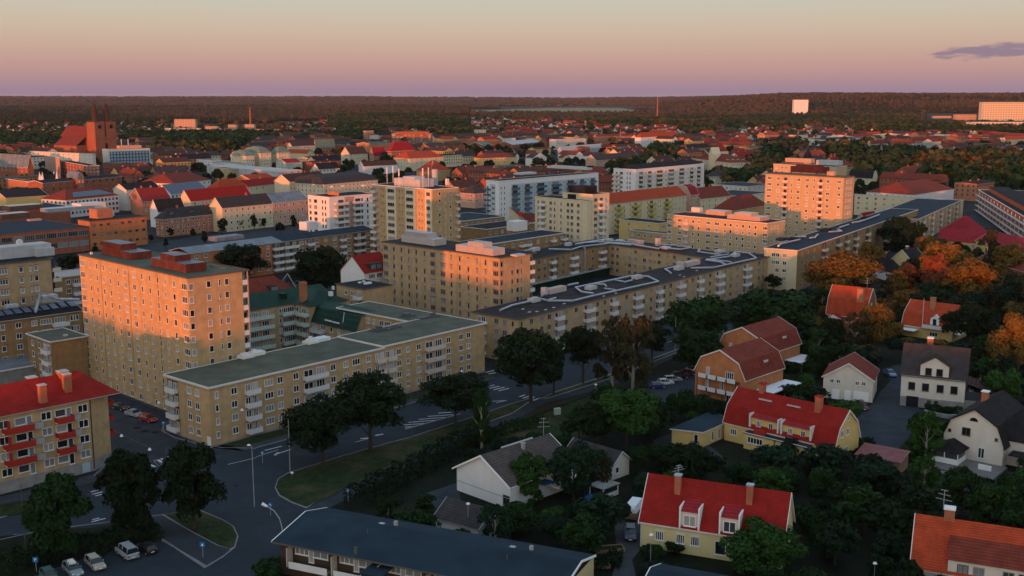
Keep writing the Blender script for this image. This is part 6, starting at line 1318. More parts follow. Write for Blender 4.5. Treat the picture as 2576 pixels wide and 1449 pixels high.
gpoly('grass_strip', [(1365, 1002), (1402, 987), (1531, 946), (1698, 884), (1838, 827), (1838, 829), (1700, 887), (1536, 952), (1382, 1001)], .18, 'grass', th=.1)
strip('cycle_path', [(781, 1288), (850, 1256), (905, 1228), (960, 1198), (1020, 1168), (1181, 1089), (1288, 1053), (1358, 1012), (1470, 985), (1535, 965), (1640, 917), (1700, 890), (1840, 835), (1960, 790)], 3.2, .09, 'asphalt_old')
gpoly('cycle_crossing', [(1290, 1040), (1358, 1002), (1392, 1004), (1345, 1030)], .1, 'asphalt_old')
# islands lower left
gpoly('kerb', [(368, 1300), (402, 1296), (505, 1284), (562, 1309), (588, 1325), (600, 1350), (592, 1378), (562, 1402), (520, 1428), (400, 1357), (366, 1322)], .12, 'kerb', th=.12)
gpoly('footway', [(371, 1302), (408, 1298), (470, 1334), (546, 1374), (580, 1384), (560, 1400), (520, 1424), (403, 1355), (369, 1321)], .16, 'asphalt_old', th=.1)
gpoly('grass_island', [(415, 1296), (503, 1287), (560, 1311), (585, 1326), (596, 1350), (589, 1377), (577, 1382), (546, 1371), (472, 1331)], .19, 'grass', th=.1)
gpoly('shrub_bed', [(-80, 1361), (60, 1345), (120, 1335), (230, 1330), (380, 1305), (403, 1353), (330, 1371), (280, 1385), (200, 1408), (120, 1435), (30, 1470), (-80, 1500)], .17, 'grass_dark', th=.17)
gpoly('verge', [(-80, 1290), (0, 1272), (60, 1262), (95, 1258), (70, 1292), (0, 1302), (-80, 1318)], .17, 'grass', th=.17)
gpoly('pavement', [(-200, 1290), (0, 1252), (236, 1196), (262, 1172), (278, 1120), (284, 1160), (268, 1190), (245, 1212), (90, 1256), (0, 1270), (-200, 1310)], .16, 'paving', th=.16)
# suburb ground
SUB = gpoly('garden_ground', [(1044, 1172), (1184, 1102), (1288, 1068), (1400, 1022), (1535, 975), (1660, 917), (1840, 836), (1990, 780), (2130, 712), (2240, 662), (2340, 628), (2700, 560), (3400, 700), (3600, 2300), (690, 2300), (700, 1400), (800, 1295), (905, 1238)], .03, 'grass_dark')
gpoly('cul_de_sac', [(2165, 1045), (2200, 1010), (2215, 985), (2240, 960), (2225, 930), (2262, 915), (2280, 955), (2290, 1020), (2345, 1040), (2385, 1068), (2355, 1085), (2325, 1085), (2290, 1125), (2272, 1160), (2200, 1130), (2168, 1120), (2130, 1070)], .06, 'asphalt_old')
gpoly('driveway', [(1690, 1700), (1535, 1600), (1540, 1449), (1556, 1400), (1545, 1330), (1570, 1295), (1612, 1300), (1613, 1380), (1590, 1410), (1600, 1449), (1600, 1600)], .06, 'paving')
gpoly('car_park', [(1590, 1000), (1660, 960), (1745, 925), (1790, 960), (1770, 1000), (1700, 1010), (1640, 1015)], .06, 'asphalt_old')
gpoly('yard', [(1640, 1110), (1700, 1085), (1790, 1125), (1830, 1160), (1760, 1165), (1680, 1150)], .06, 'asphalt_old')
gpoly('yard', [(1060, 1245), (1150, 1215), (1160, 1260), (1110, 1290)], .06, 'asphalt_old')
gpoly('garden_path', [(2420, 1235), (2440, 1215), (2490, 1205), (2640, 1215), (2640, 1250), (2560, 1240), (2480, 1225), (2445, 1245), (2430, 1270), (2415, 1262)], .06, 'asphalt_old')
gpoly('lawn', [(2300, 1190), (2360, 1165), (2440, 1180), (2500, 1200), (2430, 1215), (2410, 1250), (2330, 1240)], .05, 'grass')
gpoly('lawn', [(1300, 1068), (1500, 990), (1560, 1010), (1480, 1100), (1380, 1110), (1240, 1100)], .05, 'grass')
gpoly('parking_lot', [(2400, 560), (2475, 525), (2540, 520), (2700, 555), (2700, 590), (2520, 580)], .06, 'asphalt_old'); gpoly('street', [(2230, 668), (2290, 612), (2360, 583), (2372, 596), (2330, 640), (2270, 690)], .05, 'asphalt_old')
gpoly('street', [(360, 640), (700, 600), (940, 560), (940, 548), (700, 575), (520, 590), (240, 636), (150, 645)], .06, 'asphalt')
gpoly('street', [(558, 592), (660, 572), (700, 600), (620, 612)], .07, 'asphalt_old')
# painted markings: each bar is a piece of the road
pn = 0
def bar(pts): return gpoly('road_marking', pts, .065, 'paint', parent=road)
def line(p, q, w=.14): return strip('road_marking', [p, q], w, .065, 'paint', parent=road)
c5 = lambda x, y: (x / 4, 1086.8 + y / 4)
for (a, b_) in (((1497, 327), (1560, 355)), ((1560, 288), (1610, 340)), ((1562, 285), (1612, 338)), ((1590, 283), (1668, 325)), ((1622, 270), (1718, 305)), ((1735, 240), (1800, 268)), ((1680, 250), (1775, 300))):
    line(c5(*a), c5(*b_), .55)
for (a, b_) in (((915, 605), (1010, 582)), ((930, 630), (1030, 605)), ((960, 645), (1030, 630)), ((930, 885), (1000, 868)), ((920, 908), (1060, 872)), ((135, 1040), (365, 1020)), ((65, 1085), (365, 1058)), ((25, 1130), (155, 1115)), ((50, 1165), (340, 1085)), ((0, 865), (185, 815))):
    line(c5(*a), c5(*b_), .35)
c2 = lambda x, y: (644 + x / 4, 805 + y / 4)
for (a, b_, w) in (((1835, 940), (1965, 930), .4), ((1730, 972), (1985, 955), .4), ((1635, 1003), (1900, 982), .4), ((1535, 1033), (1805, 1012), .4), ((1490, 1058), (1690, 1045), .4), ((1500, 1080), (1600, 1075), .4), ((1500, 1100), (2060, 945), .2), ((1050, 1197), (1130, 1190), .5), ((1000, 1232), (1150, 1190), .2), ((1200, 1165), (1280, 1150), .5), ((180, 1360), (350, 1305), .3), ((90, 1315), (260, 1272), .3), ((190, 1365), (225, 1335), .5),
                  ((2310, 530), (2460, 495), .4), ((2340, 545), (2480, 520), .4), ((2300, 660), (2360, 645), .4), ((2320, 675), (2400, 655), .4), ((2350, 690), (2450, 668), .4), ((2390, 705), (2500, 678), .4), ((2440, 715), (2545, 690), .4), ((2380, 820), (2510, 812), .3), ((2420, 835), (2520, 810), .3)):
    line(c2(*a), c2(*b_), w)
c3 = lambda x, y: (1288 + x / 4, 805 + y / 4)
for (a, b_, w) in (((75, 775), (130, 755), .5), ((110, 790), (175, 768), .5), ((150, 800), (225, 775), .5), ((215, 812), (285, 785), .5), ((1490, 245), (1640, 205), .2)): line(c3(*a), c3(*b_), w)
line(c5(2290, 330), c5(2576, 262), .14); line((644, 1150), (700, 1132), .14)
strip('kerb', [(0, 1304), (46, 1290)], .3, .16, 'kerb', th=.16)
strip('kerb', [(236, 1199), (262, 1175), (276, 1128)], .25, .17, 'kerb', th=.17)
strip('kerb', [(405, 1356), (460, 1392), (517, 1430)], .25, .2, 'kerb', th=.2)
strip('kerb', [(0, 1360), (120, 1334), (250, 1318), (290, 1313)], .25, .18, 'kerb', th=.18)
strip('kerb', NK[:5], .25, .18, 'kerb', th=.18); strip('kerb', [(444, 1062), (413, 1065), (408, 1085), (440, 1102), (500, 1118), (560, 1128), (644, 1129)], .25, .18, 'kerb', th=.18)
gpoly('pavement', [(410, 1070), (415, 1062), (445, 1062), (470, 1082), (530, 1118), (545, 1124), (560, 1126), (500, 1116), (440, 1100), (409, 1084)], .17, 'paving', th=.17)
for (x, y) in ((2380, 548),): 
    q = MB(); q.cyl((0, 0, 0), (0, 0, .02), .35, n=12); p = G(x / 4, 1086.8 + y / 4); q.build('manhole_cover', M['tyre'], road, (p.x, p.y, .05))
for u, v in ((345, 1077), (365, 1085), (390, 1088)):
    q = MB(); q.cyl((0, 0, 0), (0, 0, .02), .8, n=9); p = G(u, v); q.build('tar_patch', M['tyre'], road, (p.x, p.y, .05))
q = MB(); q.cyl((0, 0, 0), (0, 0, .02), 1.3, n=9); p = G(2314, 1077); q.build('tar_patch', M['tyre'], road, (p.x, p.y, .065)).scale = (1.6, .7, 1)
# ------------------------------------------------------------------ vehicles
def carbody(kind):
    """profile (x forward, z) of the body and of the glasshouse; length about 4.4 m"""
    if kind == 'van': body = [(-2.45, .35), (-2.5, 1.0), (-2.4, 1.15), (1.6, 1.15), (2.35, .95), (2.45, .6), (2.4, .35)]; gh = [(-2.38, 1.15), (-2.25, 1.85), (-1.9, 1.95), (.7, 1.95), (1.0, 1.85), (1.75, 1.15)]; w = .95
    elif kind == 'estate': body = [(-2.3, .3), (-2.35, .8), (-2.25, .95), (1.0, .95), (2.1, .82), (2.3, .6), (2.28, .3)]; gh = [(-2.22, .95), (-1.95, 1.42), (-1.7, 1.48), (.1, 1.48), (.35, 1.42), (1.15, .95)]; w = .88
    elif kind == 'suv': body = [(-2.2, .4), (-2.25, .95), (-2.15, 1.1), (1.0, 1.1), (2.05, .98), (2.25, .7), (2.2, .4)]; gh = [(-2.1, 1.1), (-1.8, 1.6), (-1.55, 1.68), (.1, 1.68), (.4, 1.6), (1.15, 1.1)]; w = .92
    elif kind == 'sedan': body = [(-2.3, .3), (-2.35, .8), (-2.2, .95), (1.0, .93), (2.1, .8), (2.3, .6), (2.28, .3)]; gh = [(-1.75, .95), (-1.1, 1.38), (-.9, 1.43), (.0, 1.43), (.25, 1.38), (1.05, .93)]; w = .88
    else: body = [(-1.95, .3), (-2.0, .85), (-1.9, .98), (.9, .95), (1.8, .82), (2.0, .6), (1.98, .3)]; gh = [(-1.85, .98), (-1.55, 1.42), (-1.3, 1.48), (.0, 1.48), (.25, 1.42), (1.0, .95)]; w = .86
    return body, gh, w
def loft(q, prof, w, wt=None, m=0, zc=None):
    """extrude a side profile across the car, narrowing towards the top"""
    zs = [p[1] for p in prof]; z0, z1 = min(zs), max(zs); wt = w if wt is None else wt
    f = lambda z: w + (wt - w) * (z - z0) / (z1 - z0)
    L_ = [(x, f(z), z) for x, z in prof]; R_ = [(x, -f(z), z) for x, z in prof]; n = len(prof)
    for i in range(n):
        j = (i + 1) % n; q.face([L_[i], L_[j], R_[j], R_[i]], m)
    q.face(L_[::-1], m); q.face(R_, m)
CARS = {}
def car(kind, color, label, u, v, head, box=None, plate=True, group=None):
    key = (kind, color)
    if color not in M: dm(color, CARCOL[color], rough=.28, spec=.6, var=.02)
    p = G(u, v); r = thing('parked_car' if kind != 'van' else 'parked_van', label, 'van' if kind == 'van' else 'car', (p.x, p.y, .06), math.radians(90 - head), group)
    FOOT.append((p - Vector((1.5, 1.5)), Vector((1, 0)), Vector((0, 1)), 3, 3, 1.5))
    if key not in CARS:
        body, gh, w = carbody(kind); q = MB(); loft(q, body, w, w * .96); gx = MB(); loft(gx, [(x * .985 + .0, z + .003) for x, z in gh], w * .93, w * .74)
        rf = MB(); top = [g for g in gh if g[1] > gh[0][1] + .3]; zt = max(g[1] for g in gh); xa, xb = min(g[0] for g in top), max(g[0] for g in top); rf.box(xa + .05, -w * .74, zt - .06, xb - .05, w * .74, zt + .03)
        for x in (gh[0][0] + .25, -.35, xb): rf.box(x - .05, -w * .9, gh[0][1] - .02, x + .05, -w * .72, zt - .02); rf.box(x - .05, w * .72, gh[0][1] - .02, x + .05, w * .9, zt - .02)
        wh = MB(); wh.cyl((0, -.11, 0), (0, .11, 0), .31, n=12); ri = MB(); ri.cyl((0, -.12, 0), (0, .12, 0), .18, n=8)
        hl = MB(); xf = max(x for x, z in body); hl.box(xf - .22, w * .55, .6, xf - .02, w * .93, .76); hl2 = MB(); hl2.box(xf - .22, -w * .93, .6, xf - .02, -w * .55, .76)
        xr = min(x for x, z in body); tl = MB(); tl.box(xr - .02, w * .7, .7, xr + .1, w * .94, .95); tl2 = MB(); tl2.box(xr - .02, -w * .94, .7, xr + .1, -w * .7, .95)
        pl = MB(); pl.box(xf, -.26, .42, xf + .03, .26, .54); pl2 = MB(); pl2.box(xr - .03, -.26, .5, xr, .26, .62)
        mi = MB(); mi.box(.62, w, gh[0][1], .82, w + .16, gh[0][1] + .14); mi.box(.62, -w - .16, gh[0][1], .82, -w, gh[0][1] + .14)
        CARS[key] = (q.mesh('body', [M[color]]), gx.mesh('car_window', [M['glass']]), rf.mesh('roof', [M[color]]), wh.mesh('wheel', [M['tyre']]), ri.mesh('rim', [M['lightgrey']]), [hl.mesh('headlight', [M['white']]), hl2.mesh('headlight', [M['white']])], [tl.mesh('tail_light', [M['lintel']]), tl2.mesh('tail_light', [M['lintel']])], pl.mesh('number_plate', [M['trim_white']]), pl2.mesh('number_plate', [M['trim_white']]), mi.mesh('mirror', [M[color]]), w)
    B, GX, RF, WH, RI, HL, TL, PL, PL2, MI, w = CARS[key]
    ob('body', B, r); ob('car_window', GX, r); ob('roof', RF, r); ob('mirror', MI, r)
    for x in (-1.35, 1.35):
        for s in (-1, 1): t = ob('wheel', WH, r, (x, s * (w - .08), .31)); ob('rim', RI, t)
    for h in HL: ob('headlight', h, r)
    for h in TL: ob('tail_light', h, r)
    ob('number_plate', PL, r); ob('number_plate', PL2, r)
    if box: q = MB(); q.box(-1.0, -.4, 1.56, .5, .35, 1.86); q.build('roof_box', M[box], r)
    return r
CARCOL = {'paint_silver': (.30, .33, .37), 'paint_black': (.012, .013, .015), 'paint_beige': (.34, .31, .25), 'paint_grey': (.20, .25, .28), 'paint_green': (.06, .13, .12), 'paint_red': (.28, .015, .015), 'paint_navy': (.015, .03, .07), 'paint_white': (.60, .62, .66), 'paint_blue': (.10, .20, .34), 'paint_dark': (.03, .03, .035), 'paint_maroon': (.10, .02, .02), 'paint_bluemetal': (.02, .04, .16)}
car('van', 'paint_silver', 'silver van parked beside the black car at the lower left', 320, 1399, -42)
car('hatch', 'paint_black', 'black car parked right of the silver van', 371, 1388, -42)
car('estate', 'paint_beige', 'beige estate car facing out of the row at the lower left', 240, 1426, 140)
car('estate', 'paint_grey', 'blue grey estate car with a white roof box at the bottom edge', 184, 1442, 140, box='white')
car('hatch', 'paint_green', 'green car almost cut off by the bottom left edge', 124, 1458, 140)
car('sedan', 'paint_silver', 'silver saloon parked in the side street under the orange tower block', 338, 1047, 124)
car('estate', 'paint_red', 'bright red estate car parked behind the silver saloon', 372, 1060, 124)
car('sedan', 'paint_dark', 'dark saloon at the head of the side street row', 303, 1030, 124)
car('hatch', 'paint_bluemetal', 'deep blue car first in the row beside the birch', 1654, 976, 78)
car('hatch', 'paint_white', 'white hatchback second in the row beside the birch', 1674, 968, 78)
car('estate', 'paint_silver', 'silver estate car third in the row beside the birch', 1692, 960, 78)
car('suv', 'paint_dark', 'dark car fourth in the row beside the birch', 1712, 951, 78)
car('estate', 'paint_maroon', 'dark maroon car fifth in the row beside the birch', 1730, 944, 78)
car('sedan', 'paint_white', 'white car at the far end of the row by the brick gable', 1748, 935, 78)
car('sedan', 'paint_blue', 'pale blue car on the drive between the white garage and the cream villa', 2239, 945, 178)
car('suv', 'paint_maroon', 'dark red car in front of the white garage doors', 2167, 1029, 178)
car('suv', 'paint_navy', 'dark blue car on the drive left of the pale yellow house', 1586, 1352, 186)
car('hatch', 'paint_white', 'white car on the avenue by the long block', 1893, 762, 60)
car('hatch', 'paint_silver', 'silver car at the gateway of the long block', 1873, 749, 60)
for u, v, k, c, h, l in ((2531, 552, 'van', 'paint_white', 70, 'white van in the car park near the right edge'), (2490, 540, 'hatch', 'paint_silver', 70, 'silver car left of the white van in the car park'), (2560, 562, 'hatch', 'paint_blue', 75, 'blue car right of the white van in the car park'), (2505, 527, 'sedan', 'paint_dark', 70, 'dark car behind the white van in the car park'), (2548, 538, 'sedan', 'paint_red', 70, 'red car at the back of the car park'),
                         (2518, 572, 'hatch', 'paint_white', 75, 'white hatchback at the front of the car park'), (560, 585, 'suv', 'paint_dark', 80, 'dark car on the street in front of the pink palace'), (610, 578, 'sedan', 'paint_silver', 80, 'silver car on the street in front of the cream town house'), (1330, 960, 'hatch', 'paint_dark', 52, 'dark car half hidden under the round tree on the avenue')):
    car(k, c, l, u, v, h)
# caravan under a cover by the pale yellow house
p = G(1594, 1300); r = thing('caravan', 'covered caravan with a white top and wooden lower half beside the pale yellow house', 'caravan', (p.x, p.y, .05), math.radians(90 - 22)); FOOT.append((p - Vector((3, 3)), Vector((1, 0)), Vector((0, 1)), 6, 6, 3))
q = MB(); q.box(-2.6, -1.15, .5, 2.6, 1.15, 1.6); q.build('body', M['wood'], r); q = MB(); loft(q, [(-2.6, 1.602), (-2.5, 2.3), (-2.1, 2.7), (2.1, 2.7), (2.5, 2.3), (2.6, 1.602)], 1.15, .85); q.build('roof', M['white_cloth'], r)
for s in (-1, 1): ob('wheel', CARS[('van', 'paint_silver')][3], r, (0, s * 1.0, .31))
# ------------------------------------------------------------------ street furniture
def pole(label, u, vb, vt, m='pole', r=.09, name='street_lamp', head=None, cat='street lamp', arm=0, armdir=0, extra=None):
    c = G(u, vb); d = c.y; y_ = -(vt - 724.5) / F; zt = H + (-ST + y_ * CT) / (CT + y_ * ST) * d
    t = thing(name, label, cat, (c.x, c.y, 0)); q = MB(); q.cyl((0, 0, 0), (0, 0, zt), r, r * .6, n=6); q.build('pole', M[m], t)
    if head:
        ax, ay = math.sin(math.radians(armdir)) * arm, math.cos(math.radians(armdir)) * arm
        if arm: q = MB(); q.cyl((0, 0, zt), (ax * .6, ay * .6, zt + .35), .05, n=5); q.cyl((ax * .6, ay * .6, zt + .35), (ax, ay, zt + .4), .05, n=5); q.build('arm', M[m], t)
        q = MB(); q.cyl((ax, ay, zt + (.32 if arm else 0)), (ax, ay, zt + (.5 if arm else .22)), .34, .2, n=8); q.build('lamp_head', M['lamp_head'], t)
    return t, zt
pole('grey street lamp standing alone in the junction', 640, 1275, 1124, 'pole_light', .09, head=1, arm=.5, armdir=250)
t, zt = pole('curved street lamp between the junction and the blue grey row house', 714, 1432, 1330, 'pole_light', .10, head=None)
q = MB(); P_ = [(0, 0, zt), (-.35, 0, zt + 1.6), (-1.1, 0, zt + 2.8), (-2.2, 0, zt + 3.6)]
for a_, b_ in zip(P_, P_[1:]): q.cyl(a_, b_, .07, n=6)
q.build('arm', M['pole_light'], t); q = MB(); q.cyl((-2.1, 0, zt + 3.5), (-2.9, 0, zt + 3.95), .16, .26, n=8); q.build('lamp_head', M['lamp_head'], t)
for (l, u, vb, vt, m) in (('slim dark pole at the tip of the grass island', 730, 1190, 1055, 'pole_light'), ('slim dark pole rising from the grass island before the hatched lines', 1036, 1102, 975, 'pole'), ('dark pole between the two front trees at the lower left', 427, 1293, 1118, 'pole'), ('dark pole in front of the leftmost tree', 66, 1392, 1215, 'pole'), ('tall thin pole by the road near the birches', 1698, 885, 797, 'pole_light')):
    c = pole(l, u, vb, vt, m, .08, name='utility_pole', cat='pole')
for (l, u, vb, vt) in (('path lamp on the grass by the cycle path', 1498, 1012, 968), ('white globe lamp in the gardens at the bottom right', 2198, 1470, 1418), ('slim lamp in front of the pale yellow house', 1636, 1430, 1346), ('small lamp before the white garage house', 2126, 895, 852), ('lamp at the tip of the grass island edge', 735, 1200, 1190)):
    pole(l, u, vb, vt, 'pole_light', .05, head=1)
t, zt = pole('lamp with a yellow sign board in front of the dark garage', 1178, 1352, 1268, 'pole_light', .06, head=1); q = MB(); q.box(-.35, -.1, zt - 3.6, .35, -.02, zt - 2.4); q.build('sign_board', M['sign_yellow'], t)
def sign(label, u, vb, h, shape='round', text=None, w=.6):
    p = G(u, vb); t = thing('road_sign', label, 'road sign', (p.x, p.y, .05)); q = MB(); q.cyl((0, 0, 0), (0, 0, h), .04, n=5); q.build('pole', M['pole_light'], t)
    q = MB()
    if shape == 'round': q.cyl((0, -.06, h), (0, -.1, h), w * .5, n=14)
    else: q.box(-w / 2, -.1, h - w / 2, w / 2, -.06, h + w / 2)
    q.build('sign_plate', M['sign_blue'], t)
    q = MB()
    if text == 'arrow': q.box(-.04, -.115, h - .2, .04, -.104, h + .16); q.face([(-.14, -.11, h - .1), (.14, -.11, h - .1), (0, -.11, h - .28)])
    elif text == 'diag': q.face([(-.18, -.11, h + .12), (-.1, -.11, h + .2), (.2, -.11, h - .1), (.12, -.11, h - .2)])
    elif text == 'P':
        q.box(-.14, -.115, h - .22, -.07, -.104, h + .22); q.box(-.07, -.115, h + .14, .12, -.104, h + .22); q.box(-.07, -.115, h - .02, .12, -.104, h + .06); q.box(.06, -.115, h + .06, .13, -.104, h + .14)
    elif text == 'walk': q.face([(-.2, -.11, h - .2), (.2, -.11, h - .2), (0, -.11, h + .22)])
    else: q.box(-.18, -.115, h - .2, .18, -.104, h - .12); q.box(-.05, -.115, h - .1, .05, -.104, h + .2)
    if q.f: q.build('symbol', M['trim_white'], t)
    return t
sign('round blue keep right sign on a short post in the junction', 681, 1298, 2.0, 'round', 'diag', .8); sign('round blue sign on the avenue left of the arrow markings', 661, 1166, 2.2, 'round', 'arrow', .7)
sign('round blue cycle path sign at the corner of the hedge', 876, 1262, 2.1, 'round', 'arrow', .8); sign('square blue crossing sign at the zebra crossing', 444, 1166, 2.5, 'square', 'walk', .8)
sign('blue parking sign by the side street under the tower block', 413, 1092, 2.4, 'square', 'P', .8); sign('blue cycle sign with white plate on the footway at the lower left', 511, 1404, 2.2, 'square', 'walk', .8); sign('blue parking sign in the shrubs at the bottom left', 92, 1440, 2.0, 'square', 'P', .8)
sign('blue sign beside the avenue under the round tree', 1415, 930, 2.2, 'round', 'arrow', .7)
def wire(label, p0, p1, lamps):
    a = Vector(p0); b_ = Vector(p1); q = MB(); n = 8; prev = None; t = thing('span_wire', label, 'overhead lamp wire', (0, 0, 0))
    for i in range(n + 1):
        f = i / n; c = a.lerp(b_, f); c.z -= 1.2 * 4 * f * (1 - f) * .3
        if prev is not None: q.cyl(prev, c, .03, n=4, caps=False)
        prev = c
    q.build('wire', M['pole'], t)
    for f in lamps:
        c = a.lerp(b_, f); c.z -= 1.2 * 4 * f * (1 - f) * .3; q = MB(); q.cyl((c.x, c.y, c.z - .5), (c.x, c.y, c.z - .1), .34, .12, n=8); q.build('lamp_head', M['lamp_head'], t)
pw = lambda u, v, z: tuple(G(u, v, z)) + (z,)
wire('wire with two hanging lamps across the street before the red roofed block', pw(258, 1063, 8.6), pw(395, 1133, 8), [.36, .87])
wire('wire with a hanging lamp crossing the front of the orange tower block', pw(335, 1023, 8.6), pw(440, 992, 9), [.6])
wire('wire with a hanging lamp in front of the corner block, left part', pw(553, 984, 9), pw(612, 1028, 8.3), [.95]); wire('wire with a hanging lamp in front of the corner block, right part', pw(1050, 880, 9.5), pw(1165, 931, 8.2), [.97])
# garden things
p = G(1498, 1262); q = MB(); q.cyl((0, 0, .7), (0, 0, .75), 1.9, n=20); t = thing('trampoline', 'round blue garden trampoline in the bushes behind the white villa', 'trampoline', (p.x, p.y, 0)); q.build('mat', M['trampoline'], t)
q = MB()
for k in range(8): a_ = k * math.pi / 4; q.cyl((1.9 * math.cos(a_), 1.9 * math.sin(a_), 0), (1.9 * math.cos(a_), 1.9 * math.sin(a_), 2.4), .04, n=4)
q.build('net_post', M['blue_cloth'], t)
p = G(2221, 1327); t = thing('garden_parasol', 'closed white garden parasol in the dark gardens', 'parasol', (p.x, p.y, 0)); q = MB(); q.cyl((0, 0, 0), (0, 0, 2.9), .04, n=5); q.build('pole', M['pole_light'], t); q = MB(); q.cyl((0, 0, 1.0), (0, 0, 2.8), .28, .06, n=8); q.build('canopy', M['white_cloth'], t)
p = G(2234, 1325); t = thing('garden_table', 'pale garden table beside the closed parasol', 'table', (p.x, p.y, 0)); q = MB(); q.box(-.8, -.5, .68, .8, .5, .74); q.build('tabletop', M['white_cloth'], t)
for sx in (-.7, .65):
    for sy in (-.4, .35): q = MB(); q.box(sx, sy, 0, sx + .06, sy + .06, .68); q.build('leg', M['pole_light'], t)
p = G(2318, 850); t = thing('flagpole', 'tall white flagpole in front of the yellow villa', 'flagpole', (p.x, p.y, 0)); q = MB(); q.cyl((0, 0, 0), (0, 0, 11.5), .1, .05, n=6); q.build('pole', M['white'], t); q = MB(); q.cyl((0, 0, 11.5), (0, 0, 11.75), .12, n=6); q.build('knob', M['yellow'], t)
p = G(2293, 838); t = thing('garden_parasol', 'open crimson parasol on the terrace of the yellow villa', 'parasol', (p.x, p.y, 0)); q = MB(); q.cyl((0, 0, 0), (0, 0, 2.4), .05, n=5); q.build('pole', M['pole_light'], t); q = MB(); q.cyl((0, 0, 2.2), (0, 0, 3.0), 2.1, .05, n=10); q.build('canopy', M['red_cloth'], t)
for (u, v, l) in ((1533, 1385, 'wooden raised garden bed beside the drive, upper one'), (1512, 1425, 'small wooden garden box lower down beside the hedge')):
    p = G(u, v); t = thing('raised_bed', l, 'garden bed', (p.x, p.y, 0), .2); w = 2.3 if v < 1400 else 1.2
    for (x0, y0, x1, y1) in ((-w, -1, w, -.85), (-w, .85, w, 1), (-w, -.85, -w + .15, .85), (w - .15, -.85, w, .85)): q = MB(); q.box(x0, y0, 0, x1, y1, .55); q.build('board', M['wood'], t)
    q = MB(); q.box(-w + .15, -.85, 0, w - .15, .85, .42); q.build('soil', M['leaf_green'], t)
p = G(1402, 1043); q = MB(); q.box(-.7, -.35, 0, .7, .35, 1.4); q.box(-.74, -.39, 1.4, .74, .39, 1.5); tag(q.build('utility_cabinet', M['palegreen'], None, (p.x, p.y, 0), .5), 'pale green utility cabinet on the lawn beside the cycle path', 'cabinet')
p = G(2412, 1035); q = MB(); q.box(-.25, -.25, 0, .25, .25, 1.1); tag(q.build('gate_post', M['white'], None, (p.x, p.y, 0), .3), 'small white gate post by the stone wall of the cream villa', 'post')
p = G(1153, 1028 + 1); 
# low stone wall in front of the cream villa
strip_w = [(2325, 1040), (2355, 1048), (2385, 1053), (2425, 1052)]
o = strip('garden_wall', strip_w, .5, .9, 'concrete', th=.9); o.name = 'garden_wall'; del o['kind']; tag(o, 'low pale stone garden wall in front of the cream villa hedge', 'garden wall')
# ------------------------------------------------------------------ trees and shrubs
def inpoly(x, y, P):
    c = False; n = len(P); j = n - 1
    for i in range(n):
        if (P[i][1] > y) != (P[j][1] > y) and x < (P[j][0] - P[i][0]) * (y - P[i][1]) / (P[j][1] - P[i][1]) + P[i][0]: c = not c
        j = i
    return c
def npmesh(name, V, Fq, m):
    me = bpy.data.meshes.new(name); k = Fq.shape[1]
    me.vertices.add(len(V)); me.vertices.foreach_set('co', V.astype(np.float32).ravel())
    me.loops.add(Fq.size); me.loops.foreach_set('vertex_index', Fq.astype(np.int32).ravel())
    me.polygons.add(len(Fq)); me.polygons.foreach_set('loop_start', np.arange(0, Fq.size, k, dtype=np.int32))
    me.update(calc_edges=True); me.materials.append(m); return me
CROWN = {}
def crown_mesh(shape, seed, n, leaf, m):
    key = (shape, seed, n, m)
    if key in CROWN: return CROWN[key]
    rg = np.random.default_rng(seed * 97 + n)
    K_ = {'round': 34, 'cone': 40, 'birch': 46, 'bush': 16, 'spread': 38, 'conifer': 50}[shape]
    d = rg.normal(size=(K_, 3)); d /= np.linalg.norm(d, axis=1)[:, None]; r = rg.uniform(.25, .78, K_) ** .7
    c = d * r[:, None] * .5; c[:, 2] += .5
    rad = rg.uniform(.10, .19, K_)
    if shape == 'cone': c[:, :2] *= (1.12 - .75 * np.clip(c[:, 2:3], 0, 1)); rad *= 1.05 - .5 * c[:, 2]
    if shape == 'conifer': c[:, :2] *= (1.25 - 1.1 * np.clip(c[:, 2:3], 0, 1)); rad *= (1.0 - .75 * np.clip(c[:, 2], 0, 1)); c[:, 2] = c[:, 2] * 1.05
    if shape == 'birch': rad = rg.uniform(.06, .13, K_); c[:, 2] = rg.uniform(.05, .95, K_); c[:, :2] *= 1.0 - .45 * np.abs(c[:, 2:3] - .4) * 1.3
    if shape == 'bush': rad = rg.uniform(.16, .28, K_); c[:, 2] = np.clip(c[:, 2], .18, .78)
    if shape == 'spread': c[:, 2] = .35 + (c[:, 2] - .5) * .95 + .15; rad *= 1.1
    w = rad ** 2; idx = rg.choice(K_, n, p=w / w.sum())
    dd = rg.normal(size=(n, 3)); dd /= np.linalg.norm(dd, axis=1)[:, None]; dd[:, 2] = np.where(dd[:, 2] < -.3, -dd[:, 2] * .6, dd[:, 2])
    p = c[idx] + dd * (rad[idx] * rg.uniform(.72, 1.08, n))[:, None]
    nn = dd + rg.normal(size=(n, 3)) * .55; nn /= np.linalg.norm(nn, axis=1)[:, None]
    a = np.cross(nn, rg.normal(size=(n, 3))); a /= np.linalg.norm(a, axis=1)[:, None]; b_ = np.cross(nn, a)
    s = (leaf * rg.uniform(.6, 1.3, n))[:, None]; a *= s; b_ *= s * .75
    if shape == 'birch': b_[:, 2] *= 1.6
    V = np.stack([p - a, p + b_ * .8, p + a, p - b_ * .8], 1).reshape(-1, 3)
    me = npmesh('crown', V, np.arange(n * 4).reshape(-1, 4), M[m]); CROWN[key] = me; return me
TRK = {}
